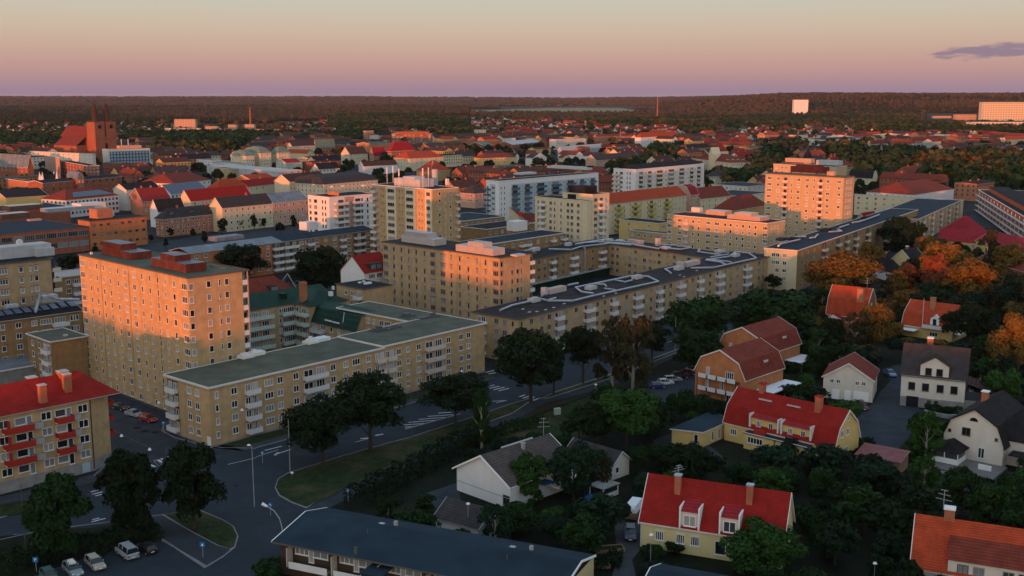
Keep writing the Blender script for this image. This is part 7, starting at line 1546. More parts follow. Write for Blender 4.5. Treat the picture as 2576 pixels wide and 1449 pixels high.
def trunk_mesh(kind):
    if kind in TRK: return TRK[kind]
    q = MB(); m = 'bark_birch' if kind == 'birch' else 'bark'; rr = random.Random(5)
    q.cyl((0, 0, -.02), (0, 0, .35), .028, .020, n=7); q.cyl((0, 0, .35), (.01, 0, .8), .020, .006, n=6)
    for k in range(7):
        a = k * 2.4 + rr.random(); z = .2 + .07 * k; L_ = .17 - .01 * k; q.cyl((0, 0, z), (math.cos(a) * L_, math.sin(a) * L_, z + .2), .011, .003, n=4)
    TRK[kind] = q.mesh('trunk', [M[m]]); return TRK[kind]
FARN = 0
def tree_at(x, y, h, w, kind, label, group=None, near=True, low=.16, mat_=None, rz=None):
    shp = {'round': 'round', 'lime': 'cone', 'spread': 'spread', 'birch': 'birch', 'bush': 'bush', 'conifer': 'conifer'}[kind]
    m = mat_ or {'round': 'leaf_dark', 'lime': 'leaf_green', 'spread': 'leaf_dark', 'birch': 'leaf_birch', 'bush': 'leaf_green', 'conifer': 'leaf_dark'}[kind]
    big = h > 9 and near
    if near == 2: n, lf = 9000, .030
    elif near: n, lf = (5200, .040) if big else (2000, .055)
    else: n, lf = 420, .105
    if kind == 'bush' and near: n, lf = (2600, .055) if w > 4 else (1300, .07)
    if shp == 'birch': n = int(n * .75); lf *= .8
    seed = random.randint(1, 3)
    t = thing('tree' if kind != 'bush' else 'bush', label, 'tree' if kind != 'bush' else 'bush', (x, y, 0), rz if rz is not None else random.uniform(0, 6.28), group)
    lo = 0 if kind == 'bush' else low
    o = ob('crown', crown_mesh(shp, seed, n, lf, m), t, (0, 0, h * lo)); o.scale = (w * 1.06, w * 1.06, h * (1 - lo) * 1.03)
    if kind != 'bush': k = ob('trunk', trunk_mesh(kind), t); k.scale = (h, h, h)
    return t
PLANTS = []
def tree(u, vb, vt, wu, kind, label, mat_=None, near=True, low=.16):
    c = G(u, vb); y_ = -(vt - 724.5) / F; zt = H + (-ST + y_ * CT) / (CT + y_ * ST) * c.y; w = wu / F * (c.y * CT + 60 * ST)
    PLANTS.append((c.x, c.y, w / 2)); return tree_at(c.x, c.y, zt, w, kind, label, None, near, low, mat_)
tree(158, 1398, 1180, 200, 'lime', 'large leafy tree at the bottom left in front of the red balconies', near=2, low=.03)
tree(325, 1352, 1115, 190, 'lime', 'second large leafy tree at the lower left, beside the zebra crossing', near=2, mat_='leaf_dark', low=.05)
tree(488, 1332, 1128, 160, 'round', 'dense oval tree standing right of the dark pole on the grass tip', near=2, low=.04)
tree(812, 1168, 1010, 190, 'spread', 'dark maple on the grass island, nearest the road junction', near=2, low=.2)
tree(932, 1134, 946, 190, 'spread', 'taller dark maple on the grass island, second from the junction', near=2, low=.2)
tree(1146, 1068, 945, 180, 'spread', 'broad low crowned tree beyond the hatched road lines', near=2, low=.3)
tree(1212, 1128, 982, 72, 'birch', 'narrow drooping tree beside the cycle path', mat_='leaf_green', low=.05)
tree(1335, 1012, 830, 190, 'round', 'large round dark tree in front of the long block near end', near=2, low=.13)
tree(1393, 992, 880, 60, 'round', 'small dark tree tucked behind the large round one')
tree(1466, 965, 830, 118, 'round', 'dark tree between the round tree and the tall birches', near=2, mat_='leaf_dark', low=.3)
tree(1540, 975, 808, 120, 'birch', 'tall pale birch, left one of the pair by the car row', near=2, low=.05); tree(1592, 985, 798, 130, 'birch', 'tall pale birch with bare branches, right one of the pair by the car row', near=2, low=.05)
tree(1640, 905, 812, 90, 'round', 'dark round tree behind the birches'); tree(1765, 870, 750, 165, 'spread', 'wide tree in front of the long block beside the road', mat_='leaf_green', low=.1)
tree(1752, 935, 820, 135, 'round', 'bushy green tree below the wide tree by the brick houses', mat_='leaf_green', low=.05); tree(1700, 840, 770, 60, 'round', 'small tree against the far end of the long block')
tree(1575, 1135, 982, 180, 'round', 'tall garden tree with green upper leaves left of the yellow annexe', near=2, mat_='leaf_bright', low=.25); tree(1505, 1140, 1010, 90, 'round', 'dark garden tree behind the tall green one', low=.1)
tree(1640, 1085, 1000, 90, 'bush', 'dense shrub mass left of the yellow annexe', mat_='leaf_dark'); tree(1690, 1060, 985, 60, 'conifer', 'small pointed tree by the car row', mat_='leaf_green'); tree(1740, 1050, 985, 80, 'bush', 'round green shrub behind the yellow annexe roof')
tree(1950, 850, 728, 190, 'spread', 'large green tree left of the brick villa with an orange tinge', mat_='leaf_green', low=.1); tree(2118, 775, 643, 185, 'spread', 'wide olive orange tree in front of the long black roofed bar', near=2, mat_='leaf_sunlit', low=.12)
tree(2195, 890, 768, 100, 'round', 'sunlit orange tree in front of the brick villa gable', near=2, mat_='leaf_sunlit', low=.1); tree(2150, 905, 790, 90, 'birch', 'grey green birch beside the sunlit orange tree', mat_='leaf_birch')
tree(2258, 652, 545, 118, 'round', 'big dark tree at the far end of the black roofed bar', near=2, mat_='leaf_blue', low=.04); tree(2378, 745, 612, 150, 'spread', 'broad orange tree in front of the yellow walled house', near=2, mat_='leaf_sunlit', low=.1)
tree(2280, 745, 664, 62, 'round', 'small glowing red tree, left one of the two red ones', mat_='leaf_red', low=.1); tree(2350, 760, 640, 70, 'round', 'glowing red tree, right one of the two red ones', mat_='leaf_red', low=.1)
tree(2432, 800, 658, 130, 'round', 'large brown orange tree at the right', near=2, mat_='leaf_sunlit', low=.1); tree(2545, 965, 790, 110, 'round', 'orange topped tree at the right edge', near=2, mat_='leaf_sunlit', low=.15); tree(2480, 690, 580, 70, 'birch', 'pale thin tree in front of the yellow walled house')
tree(2250, 780, 680, 70, 'birch', 'tall orange birch between the white bungalow and the red tree', mat_='leaf_sunlit'); tree(2350, 830, 730, 150, 'round', 'big dark tree in the hollow behind the yellow villa', mat_='leaf_dark', near=2); tree(2440, 880, 760, 130, 'round', 'big dark tree at the right behind the yellow villa', mat_='leaf_dark', near=2); tree(2560, 820, 690, 120, 'round', 'dark green tree at the right edge below the bungalow', mat_='leaf_blue', near=2); tree(2540, 700, 615, 90, 'round', 'orange green tree at the right edge by the wine red roof', mat_='leaf_sunlit')
tree(2090, 900, 800, 60, 'round', 'dark tree left of the white garage house'); tree(2010, 900, 830, 80, 'round', 'dark tree behind the brick double houses', mat_='leaf_dark')
tree(608, 705, 620, 140, 'round', 'large dark tree in the yard of the long brick bar, left one', near=2, mat_='leaf_dark', low=.02); tree(800, 745, 626, 148, 'round', 'larger dark tree in the yard of the long brick bar, right one', near=2, mat_='leaf_dark', low=.02)
tree(175, 690, 640, 55, 'round', 'dark tree between the brick block and the orange tower block'); tree(55, 505, 470, 60, 'spread', 'pale green tree in front of the slanting pink hall', mat_='leaf_birch')
tree(418, 628, 597, 14, 'conifer', 'narrow dark cypress like tree by the street'); tree(1945, 735, 690, 40, 'round', 'dark tree at the end of the long block'); tree(1480, 700, 672, 30, 'round', 'small tree in the courtyard'); tree(1340, 645, 580, 50, 'round', 'tree by the cream block')
for (u, vb, vt, w, m) in ((1315, 1225, 1155, 110, 0), (1520, 1230, 1150, 80, 0)): pass
tree(1335, 1262, 1152, 140, 'birch', 'light green weeping birch in front of the white villa', near=2, mat_='leaf_bright', low=.02); tree(1518, 1235, 1150, 55, 'birch', 'slim light birch in front of the white outbuilding', mat_='leaf_birch', low=.02)
tree(2070, 1200, 1125, 120, 'bush', 'big round shrub in front of the yellow double house, right one', mat_='leaf_blue'); tree(1940, 1195, 1125, 110, 'bush', 'big round shrub in front of the yellow double house, left one', mat_='leaf_blue'); tree(1925, 1440, 1316, 200, 'round', 'large light green tree in front of the right part of the pale yellow house', near=2, mat_='leaf_bright', low=.02)
tree(1700, 1395, 1365, 45, 'bush', 'small conical shrub in front of the pale yellow house', mat_='leaf_dark'); tree(1655, 1415, 1372, 40, 'bush', 'round clipped shrub left in front of the pale yellow house'); tree(2200, 1240, 1160, 130, 'bush', 'round dark tree in front of the corrugated shed', mat_='leaf_blue')
tree(675, 1462, 1412, 70, 'bush', 'round shrub at the bottom edge beside the row house'); tree(2535, 1268, 1190, 80, 'bush', 'dark shrub before the white gambrel house')
# street trees in town
for i, (u, vb, vt, w) in enumerate(((560, 590, 548, 24), (600, 580, 545, 22), (640, 580, 540, 22), (487, 602, 575, 16), (430, 600, 572, 16), (705, 590, 560, 26), (740, 582, 540, 20), (300, 515, 492, 28), (240, 640, 618, 18), (665, 575, 548, 14), (515, 620, 580, 16), (380, 610, 590, 14), (770, 575, 555, 20))):
    tree(u, vb, vt, w, 'round', 'small street tree on the boulevard in front of the old town houses', near=True).update_tag(); bpy.context.scene.collection.objects[-1]
for o in COL.objects:
    if o.get('label') == 'small street tree on the boulevard in front of the old town houses': o['group'] = 'street trees on the boulevard'
# planting that fills the gardens, kept clear of houses, lawns and streets
def clear(x, y, r):
    for (p, a, b_, la, lb, z) in FOOT:
        dx, dy = x - p.x, y - p.y; lx = dx * a.x + dy * a.y; ly = dx * b_.x + dy * b_.y
        if -r < lx < la + r and -r < ly < lb + r: return False
    return True
NOGO = [[(2160, 1040), (2200, 1000), (2215, 985), (2215, 915), (2265, 915), (2290, 1010), (2430, 1045), (2430, 1060), (2370, 1070), (2345, 1105), (2290, 1130), (2275, 1165), (2160, 1130)],
        [(1530, 1460), (1545, 1320), (1575, 1280), (1615, 1290), (1615, 1460)], [(1590, 1010), (1660, 955), (1745, 925), (1800, 960), (1780, 1010), (1640, 1030)], [(2300, 1165), (2600, 1165), (2600, 1240), (2400, 1265), (2290, 1240)],
        [(1290, 1075), (1500, 990), (1570, 985), (1510, 1075), (1400, 1120), (1230, 1120)], [(1640, 1110), (1700, 1085), (1860, 1130), (1860, 1160), (1680, 1165)], [(1060, 1240), (1160, 1205), (1170, 1265), (1110, 1290)],
        [(2180, 680), (2330, 590), (2410, 590), (2410, 610), (2270, 700)], [(2390, 560), (2480, 515), (2700, 540), (2700, 590), (2450, 590)], [(2200, 1310), (2260, 1310), (2260, 1360), (2200, 1360)]]
VIEWB = []
for (p, a, b_, la, lb, z) in FOOT:
    if p.y < 420 and la * lb > 60:
        cs = [PJ(p.x + a.x * i * la + b_.x * j * lb, p.y + a.y * i * la + b_.y * j * lb, k) for i in (0, 1) for j in (0, 1) for k in (.8, z)]
        VIEWB.append((min(c[0] for c in cs), max(c[0] for c in cs), min(c[1] for c in cs), max(c[1] for c in cs), p.y))
def masks_house(x, y, h, r):
    u, vt = PJ(x, y, h); _, vb = PJ(x, y, 0); ru = r * F / (y * CT + 60)
    for (u0, u1, v0, v1, d) in VIEWB:
        if d > y - 2 and u + ru * .8 > u0 and u - ru * .8 < u1 and vt < v1 - 4 and vb > v0: return True
    return False
SUBP = [(1075, 1290), (1060, 1250), (1150, 1200), (1240, 1120), (1300, 1085), (1390, 1120), (1510, 1075), (1560, 1010), (1600, 955), (1690, 905), (1840, 845), (1960, 790), (2130, 712), (2240, 664), (2340, 640), (2420, 600), (2640, 600), (2720, 900), (2800, 1600), (1000, 1600), (880, 1330)]
rg = random.Random(11)
LBL = {'leaf_dark': 'dark green', 'leaf_green': 'mid green', 'leaf_bright': 'bright green', 'leaf_olive': 'brownish olive', 'leaf_blue': 'bluish green', 'leaf_birch': 'grey green', 'leaf_sunlit': 'orange brown', 'leaf_red': 'reddish'}
def where(u, v):
    if v > 1290: return 'between the row house and the pale yellow house' if u < 1700 else 'in the gardens at the bottom right'
    if u < 1700: return 'in the gardens left of the yellow double house'
    if v > 1150: return 'in the gardens below the yellow double house' if u < 2300 else 'around the white gambrel house'
    if v > 930: return 'around the brick double houses and the white garage' if u < 2300 else 'beside the cream villa'
    return 'on the wooded slope around the brick villa' if u < 2250 else 'in the wood behind the yellow villa'
VN = [(V10, 'pale yellow house'), (V7, 'yellow double house'), (V4, 'front brick double house'), (V3, 'rear brick double house'), (V5, 'white garage house'), (V6, 'cream villa'), (V8, 'white gambrel house'), (V9, 'brown roofed white villa'), (V9B, 'low white outbuilding'), (V12, 'blue grey row house'), (V11, 'orange roofed long house'), (V1, 'brick villa'), (V2, 'yellow villa'), (V15, 'white bungalow'), (SHED, 'corrugated shed')]
USED = {}
def plabel(u, v, x, y, h, r, kind, m):
    best = min(VN, key=lambda q: (q[0].W(q[0].la / 2, q[0].lb / 2) - Vector((x, y))).length); c = best[0].W(best[0].la / 2, best[0].lb / 2); hu, hv = PJ(c.x, c.y, 0); d = (c - Vector((x, y))).length
    side = 'left of' if u < hu - 90 else 'right of' if u > hu + 90 else 'behind' if y > c.y else 'in front of'
    size = 'tiny' if h < 2 else 'low' if h < 3.2 else 'middling' if h < 5 else 'tall' if h < 9 else 'towering'; far = 'close' if d < 14 else 'set' if d < 24 else 'far'
    base = f"{size} {LBL[m]} {'shrub' if kind == 'bush' else 'tree'} {far} {side} the {best[1]}"; n = USED[base] = USED.get(base, 0) + 1
    return base + ['', ', second', ', third', ', farther along', ', last'][min(n - 1, 4)]
cnt = 0
for it in range(9000):
    y = rg.uniform(128, 480); x = rg.uniform(-40, 230); u, v = PJ(x, y, 0)
    if u < 850 or u > 2680 or not inpoly(u, v, SUBP): continue
    deep = v < 930 and u > 1980
    r = rg.choice([1.3, 1.8, 2.4, 3.2, 4.2] if not deep else [2.5, 3.5, 4.5, 5.5]); h = r * rg.uniform(1.5, 2.4)
    if any(inpoly(u, v, P) for P in NOGO) or not clear(x, y, r * .75): continue
    if any((x - a) ** 2 + (y - b_) ** 2 < (.62 * (r + c)) ** 2 for a, b_, c in PLANTS): continue
    while h > 1.2 and masks_house(x, y, h, r): h *= .8; r *= .93
    if h <= 1.3: continue
    kind = 'bush' if h < 6 else rg.choice(['round', 'round', 'spread', 'lime', 'birch'])
    m = rg.choice(['leaf_dark', 'leaf_dark', 'leaf_green', 'leaf_green', 'leaf_blue', 'leaf_bright'] if not deep else ['leaf_dark', 'leaf_green', 'leaf_olive', 'leaf_sunlit', 'leaf_blue'])
    PLANTS.append((x, y, r)); lb = plabel(u, v, x, y, h, r, kind, m)
    tree_at(x, y, h, r * 2, kind, lb, f"{LBL[m]} {'shrubs' if kind == 'bush' else 'trees'} {where(u, v)}", True, .08, m); cnt += 1
    if cnt > 400: break
print('garden plants', cnt)
def hedge(label, pts, w, h, m='leaf_dark', dens=26):
    P = [G(*p) for p in pts]; rr = np.random.default_rng(len(label)); o = P[0]; V = []
    t = thing('hedge', label, 'hedge', (o.x, o.y, 0))
    allp = []
    for a, b_ in zip(P, P[1:]):
        L_ = (b_ - a).length; n = int(L_ * (w + 2 * h) * dens); d = (b_ - a).normalized(); nn = Vector((-d.y, d.x))
        for _ in range(n):
            s = rr.uniform(0, L_); f = rr.uniform(0, w + 2 * h)
            if f < h: off, z = -w / 2, f
            elif f < h + w: off, z = f - h - w / 2, h
            else: off, z = w / 2, f - h - w
            wob = .25 * math.sin(s * 1.1) + .2 * math.sin(s * 2.7 + 1); q = a + d * s + nn * (off * (1 + wob * .6) + rr.normal() * .1); allp.append((q.x - o.x, q.y - o.y, max(.05, z * (1 + wob * .5) + rr.normal() * .12)))
    p = np.array(allp); n = len(p); nr = rr.normal(size=(n, 3)); nr /= np.linalg.norm(nr, axis=1)[:, None]; a = np.cross(nr, rr.normal(size=(n, 3))); a /= np.linalg.norm(a, axis=1)[:, None]; b_ = np.cross(nr, a); s = rr.uniform(.12, .28, n)[:, None]
    V = np.stack([p - a * s, p + b_ * s, p + a * s, p - b_ * s], 1).reshape(-1, 3); ob('leaves', npmesh('leaves', V, np.arange(n * 4).reshape(-1, 4), M[m]), t); return t
hedge('long thick hedge between the cycle path and the white villa', [(893, 1272), (960, 1236), (1050, 1190), (1150, 1132), (1230, 1098)], 4.5, 2.6, 'leaf_dark', 12)
hedge('upper hedge belt behind the brown roofed white villa', [(1180, 1122), (1290, 1082), (1370, 1068)], 3, 1.6, 'leaf_green', 12)
hedge('clipped bright green hedge beside the white canopy', [(1975, 935), (2055, 940)], 3.4, 2.2, 'leaf_green', 30); hedge('clipped hedge behind the first one by the white canopy', [(2010, 902), (2068, 912)], 2.4, 1.6, 'leaf_green', 30)
hedge('hedge around the lawn of the white gambrel house', [(2275, 1160), (2310, 1120), (2345, 1098), (2370, 1085)], 2.4, 1.5, 'leaf_green', 26); hedge('low hedge above the stone wall of the cream villa', [(2325, 1035), (2420, 1045)], 2.0, 1.4, 'leaf_green', 26)
hedge('hedge beside the yellow double house gable', [(2128, 1165), (2160, 1135), (2190, 1120)], 1.8, 1.5, 'leaf_green', 26); hedge('dark hedge along the drive of the pale yellow house', [(1490, 1425), (1535, 1432), (1550, 1400)], 2, 1.2, 'leaf_dark', 20)
hedge('shrub belt in front of the car row at the bottom left', [(-10, 1440), (70, 1410), (200, 1395), (300, 1368), (400, 1345)], 5.5, 1.8, 'leaf_dark', 14); hedge('low planting along the front of the long block', [(1640, 822), (1780, 788), (1870, 765)], 3, 1.0, 'leaf_dark', 12)
# ------------------------------------------------------------------ land, forest and the rest of the town
def sm(a, b_, x): t = np.clip((x - a) / (b_ - a), 0, 1); return t * t * (3 - 2 * t)
def vn(x, y, s, seed=0):
    """smooth value noise"""
    x = x / s + seed * 17.3; y = y / s - seed * 9.1; xi = np.floor(x); yi = np.floor(y); fx = x - xi; fy = y - yi; fx = fx * fx * (3 - 2 * fx); fy = fy * fy * (3 - 2 * fy)
    h = lambda i, j: np.modf(np.abs(np.sin(i * 127.1 + j * 311.7 + seed * 74.7) * 43758.5453))[0]
    return (h(xi, yi) * (1 - fx) + h(xi + 1, yi) * fx) * (1 - fy) + (h(xi, yi + 1) * (1 - fx) + h(xi + 1, yi + 1) * fx) * fy
def height(x, y):
    d = np.hypot(x, y); yy = np.maximum(y, 1.0); u = 1288 + F * x / yy / CT; u = np.clip(u, -3000, 6000)
    w = sm(1380, 2050, u) * (y > 0)
    hr = w * (74 + 3 * sm(1700, 2100, u) - 3 * sm(2100, 2600, u)) * sm(3300, 5500, d)
    hl = (1 - w) * (16 * sm(2600, 4200, d) * (1 - sm(1000, 1500, u) * .9) + 30 * sm(6500, 9000, d) + 16 * sm(9000, 11500, d))
    n = (vn(x, y, 900) - .5) * 10 * sm(2500, 4000, d) + (vn(x, y, 300, 1) - .5) * 5 * sm(2500, 4000, d)
    return (hr + hl) * (y > 0) + n * (y > 0) * (.25 + .75 * np.clip(1 - np.abs(u - 1400) / 200 * 0, 0, 1)) * np.where((u > 1150) & (u < 1480), .3, 1)
rs = np.concatenate([np.linspace(0, 60, 4)[1:], np.geomspace(70, 60000, 110)]); na = 300
ang = np.concatenate([np.radians(np.linspace(-40, 40, 220)), np.radians(np.linspace(40, 320, 60)[1:-1])]); na = len(ang)
X = np.sin(ang)[None, :] * rs[:, None]; Y = np.cos(ang)[None, :] * rs[:, None]; Z = height(X, Y) - .01; Z = np.where(rs[:, None] > 14000, Z - (rs[:, None] - 14000) * .003, Z)
V = np.stack([X, Y, Z], -1).reshape(-1, 3); V = np.vstack([V, [[0, 0, -.01]]]); nr = len(rs)
i, j = np.meshgrid(np.arange(nr - 1), np.arange(na), indexing='ij'); j2 = (j + 1) % na
Fq = np.stack([i * na + j, (i + 1) * na + j, (i + 1) * na + j2, i * na + j2], -1).reshape(-1, 4)[:, ::-1]
dm('land', (.022, .024, .012), var=.35, scale=.004, c2=(.040, .036, .020), world=1)
g = ob('ground', npmesh('ground', V, Fq, M['land'])); g['kind'] = 'structure'
q = MB()
for k in range(na):
    a_, b_ = k, (k + 1) % na; q.face([(0, 0, -.01), tuple(V[b_]), tuple(V[a_])])
q.build('ground', M['land'])['kind'] = 'structure'
dm('field', (.20, .19, .10), var=.15, scale=.01, world=1); dm('field_brown', (.12, .085, .055), var=.2, scale=.01, world=1)
def field(pts, m, z=None):
    P = []
    for p in pts:
        zz = 2.0
        for _ in range(6): w_ = G(p[0], p[1], zz); zz = float(height(np.array(w_.x), np.array(w_.y))) + 3
        P.append((w_.x, w_.y, zz))
    q = MB()
    for t in tessellate_polygon([[Vector((x, y, 0)) for x, y, z in P]]): q.face([P[i] for i in t])
    q.build('field', M[m])['kind'] = 'structure'
FIELDS = [([(1290, 274), (1400, 269), (1560, 272), (1600, 277), (1560, 282), (1400, 284), (1250, 279)], 'field'), ([(1440, 267), (1640, 269), (1650, 274), (1450, 270)], 'field_brown'), ([(1180, 278), (1290, 275), (1320, 284), (1200, 283)], 'field'), ([(330, 312), (560, 317), (760, 318), (740, 323), (500, 322), (340, 317)], 'field_brown'), ([(690, 312), (800, 305), (900, 309), (760, 319)], 'field_brown')]
for p, m in FIELDS: field(p, m)
BOUND = [(-200, 318), (0, 314), (380, 312), (560, 322), (800, 318), (830, 290), (1180, 288), (1220, 302), (1460, 312), (1600, 318), (1900, 322), (2080, 326), (2300, 318), (2420, 312), (2800, 312)]
def bound(u): return np.interp(u, [p[0] for p in BOUND], [p[1] for p in BOUND])
ico = None
def blobs(name, P, R, Hh, m, label, seed=0, structure=False):
    """many small tree crowns joined into one mass"""
    rr = np.random.default_rng(seed); t = (1 + 5 ** .5) / 2
    B = np.array([(-1, t, 0), (1, t, 0), (-1, -t, 0), (1, -t, 0), (0, -1, t), (0, 1, t), (0, -1, -t), (0, 1, -t), (t, 0, -1), (t, 0, 1), (-t, 0, -1), (-t, 0, 1)], float) / 1.9
    Fi = np.array([(0, 11, 5), (0, 5, 1), (0, 1, 7), (0, 7, 10), (0, 10, 11), (1, 5, 9), (5, 11, 4), (11, 10, 2), (10, 7, 6), (7, 1, 8), (3, 9, 4), (3, 4, 2), (3, 2, 6), (3, 6, 8), (3, 8, 9), (4, 9, 5), (2, 4, 11), (6, 2, 10), (8, 6, 7), (9, 8, 1)])
    n = len(P); a = rr.uniform(0, 6.28, n); ca_, sa_ = np.cos(a), np.sin(a); Q = B[None] * (1 + rr.normal(size=(n, 12, 1)) * .16)
    X = (Q[..., 0] * ca_[:, None] - Q[..., 1] * sa_[:, None]) * R[:, None] + P[:, 0:1]; Y = (Q[..., 0] * sa_[:, None] + Q[..., 1] * ca_[:, None]) * R[:, None] + P[:, 1:2]; Z = (Q[..., 2] * .5 + .5) * Hh[:, None] + P[:, 2:3]
    V = np.stack([X, Y, Z], -1).reshape(-1, 3); Fx = (Fi[None] + (np.arange(n) * 12)[:, None, None]).reshape(-1, 3)
    o = ob(name, npmesh(name, V, Fx, M[m])); tag(o, label, 'woodland', kind='stuff'); return o
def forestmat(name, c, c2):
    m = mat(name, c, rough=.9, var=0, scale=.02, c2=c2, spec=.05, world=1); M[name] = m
forestmat('forest_near', (.020, .032, .010), (.065, .050, .016)); forestmat('forest_far', (.030, .030, .014), (.085, .046, .022)); forestmat('forest_dark', (.010, .018, .009), (.030, .030, .012))  # the far forest carries the low sun's red in its colour
rn = np.random.default_rng(3)
def scatter(n, d0, d1, pw=1.0, umin=-120, umax=2700):
    k = rn.uniform(0, 1, n); d = (d0 ** (1 - pw) + k * (d1 ** (1 - pw) - d0 ** (1 - pw))) ** (1 / (1 - pw)) if pw != 1 else d0 * (d1 / d0) ** k
    u = rn.uniform(umin, umax, n); x = (u - 1288) / F * d * CT; return x, d, u
def pv(x, y, z): d = y * CT + (H - z) * ST; h = (H - z) * CT - y * ST; return 724.5 + F * h / d
FP = [[(G(*p).x, G(*p).y) for p in f[0]] for f in FIELDS[:3]] 
def notfield(x, y, u, v):
    m = np.ones(len(x), bool)
    for f, _ in FIELDS:
        us = [p[0] for p in f]; vs = [p[1] for p in f]; m &= ~((u > min(us)) & (u < max(us)) & (v > min(vs) - 1.0) & (v < max(vs) + 3.5))
    return m
x, y, u = scatter(38000, 2200, 6200, 1.3); z = height(x, y); v = pv(x, y, z); ok = (v < bound(u)) & ~((u > 2330) & (v > 285)) & ~((u > 1985) & (u < 2045) & (y > 3600) & (y < 3760)) & notfield(x, y, u, v) & (vn(x, y, 260, 4) + .4 > .45); x, y, z, u = x[ok], y[ok], z[ok], u[ok]
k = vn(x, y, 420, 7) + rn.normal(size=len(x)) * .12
for nm, lab, sel, m in (('forest', 'dark part of the wide forest beyond the town', k < .42, 'forest_dark'), ('forest', 'part of the wide forest beyond the town with sunlit red put into its colour', k >= .42, 'forest_far')):
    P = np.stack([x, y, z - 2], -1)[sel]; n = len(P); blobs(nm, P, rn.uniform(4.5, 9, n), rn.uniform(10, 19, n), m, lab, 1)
x, y, u = scatter(16000, 5600, 11500, 1.2); z = height(x, y); v = pv(x, y, z); ok = notfield(x, y, u, v); x, y, z = x[ok], y[ok], z[ok]; n = len(x)
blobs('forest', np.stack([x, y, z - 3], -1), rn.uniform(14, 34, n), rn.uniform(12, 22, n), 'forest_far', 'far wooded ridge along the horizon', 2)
PARKS = [[(-100, 352), (225, 352), (262, 390), (232, 408), (80, 388), (-100, 418)], [(294, 350), (900, 347), (905, 366), (735, 360), (600, 380), (545, 398), (480, 402), (402, 400), (380, 372), (294, 372)], [(850, 337), (968, 340), (965, 352), (905, 362), (860, 358)], [(1092, 338), (1188, 335), (1190, 356), (1092, 360)],
         [(1600, 430), (1640, 385), (1700, 392), (1720, 425)], [(1540, 445), (1600, 432), (1600, 470), (1540, 480)], [(1865, 425), (1935, 412), (1990, 415), (2010, 440), (1940, 470), (1830, 480), (1800, 455)], [(1900, 375), (2020, 372), (2020, 395), (1930, 402)], [(2060, 380), (2160, 372), (2180, 400), (2330, 392), (2320, 450), (2200, 470), (2120, 430)], [(2310, 415), (2470, 400), (2620, 420), (2620, 500), (2480, 500), (2330, 480)],
         [(1700, 330), (1790, 330), (1800, 350), (1740, 352)], [(1480, 300), (2300, 300), (2300, 318), (1900, 330), (1480, 322)], [(830, 300), (1180, 303), (1180, 330), (1090, 330), (830, 335)], [(0, 420), (60, 415), (60, 430), (0, 440)], [(2150, 318), (2640, 322), (2640, 345), (2150, 338)]]
px_, py_, pr_, pk_ = [], [], [], []
npark = 0
for pi, P in enumerate(PARKS):
    Q = [tuple(G(*p)) for p in P]; xs_ = [p[0] for p in Q]; ys_ = [p[1] for p in Q]; ar = (max(xs_) - min(xs_)) * (max(ys_) - min(ys_)); far = sum(ys_) / len(ys_) > 1000; n = min(int(ar / (60 if not far else 110)), 6000); pts = []
    for _ in range(n):
        a_, b_ = rg.uniform(min(xs_), max(xs_)), rg.uniform(min(ys_), max(ys_))
        if not inpoly(a_, b_, Q) or not clear(a_, b_, 4): continue
        R_ = 10 if not far else 11
        if not far or len(pts) < 400:
            if any((a_ - c[0]) ** 2 + (b_ - c[1]) ** 2 < (R_ * .8) ** 2 for c in pts[-300:]): continue
        pts.append((a_, b_))
    if not far:
        rg.shuffle(pts)
        for qi, (a_, b_) in enumerate(pts):
            if qi > 34: px_.append(a_); py_.append(b_); continue
            m = rg.choice(['leaf_dark', 'leaf_dark', 'leaf_green', 'leaf_olive']) if pi != 9 else rg.choice(['leaf_sunlit', 'leaf_sunlit', 'leaf_olive'])
            w_ = {5: 'beside the white balcony block', 4: 'beside the white balcony block', 6: 'in the park below the cream school', 7: 'beside the dark spire', 8: 'in the dark grove above the right hand tower', 9: 'in the brown grove at the right'}.get(pi, 'in the park near the centre')
            h_ = rg.uniform(11, 17); tree_at(a_, b_, h_, h_ * rg.uniform(.75, .95), rg.choice(['round', 'spread']), f'{LBL[m]} tree {w_}', f'{LBL[m]} trees {w_}', True if b_ < 900 else False, .05, m); npark += 1
            PLANTS.append((a_, b_, 5))
    else:
        for c in pts: px_.append(c[0]); py_.append(c[1])
print('park', npark, len(px_))
# woodland that reads as one mass: leaf clumps on many crowns
def leafmass(x, y, label, m, nl=22, hmin=11, hmax=18, seed=1):
    r_ = np.random.default_rng(seed); n = len(x); hh = r_.uniform(hmin, hmax, n); R = hh * r_.uniform(.36, .5, n); d = r_.normal(size=(n, nl, 3)); d /= np.linalg.norm(d, axis=2)[..., None]; d[..., 2] = np.abs(d[..., 2]) * 1.1 - .25
    C_ = np.stack([x, y, hh * .55 + height(x, y)], -1)[:, None, :]; P = C_ + d * np.stack([R, R, hh * .45], -1)[:, None, :] * r_.uniform(.8, 1.1, (n, nl, 1)); P = P.reshape(-1, 3); N_ = d.reshape(-1, 3) + r_.normal(size=P.shape) * .4; N_ /= np.linalg.norm(N_, axis=1)[:, None]
    a = np.cross(N_, r_.normal(size=P.shape)); a /= np.linalg.norm(a, axis=1)[:, None]; b_ = np.cross(N_, a); s = np.repeat(R, nl)[:, None] * .42; V = np.stack([P - a * s, P + b_ * s, P + a * s, P - b_ * s], 1).reshape(-1, 3)
    o = ob('woodland', npmesh('woodland', V, np.arange(len(P) * 4).reshape(-1, 4), M[m])); return tag(o, label, 'woodland', kind='stuff')
px_, py_ = np.array(px_), np.array(py_); kk = vn(px_, py_, 120, 3) + rn.normal(size=len(px_)) * .15
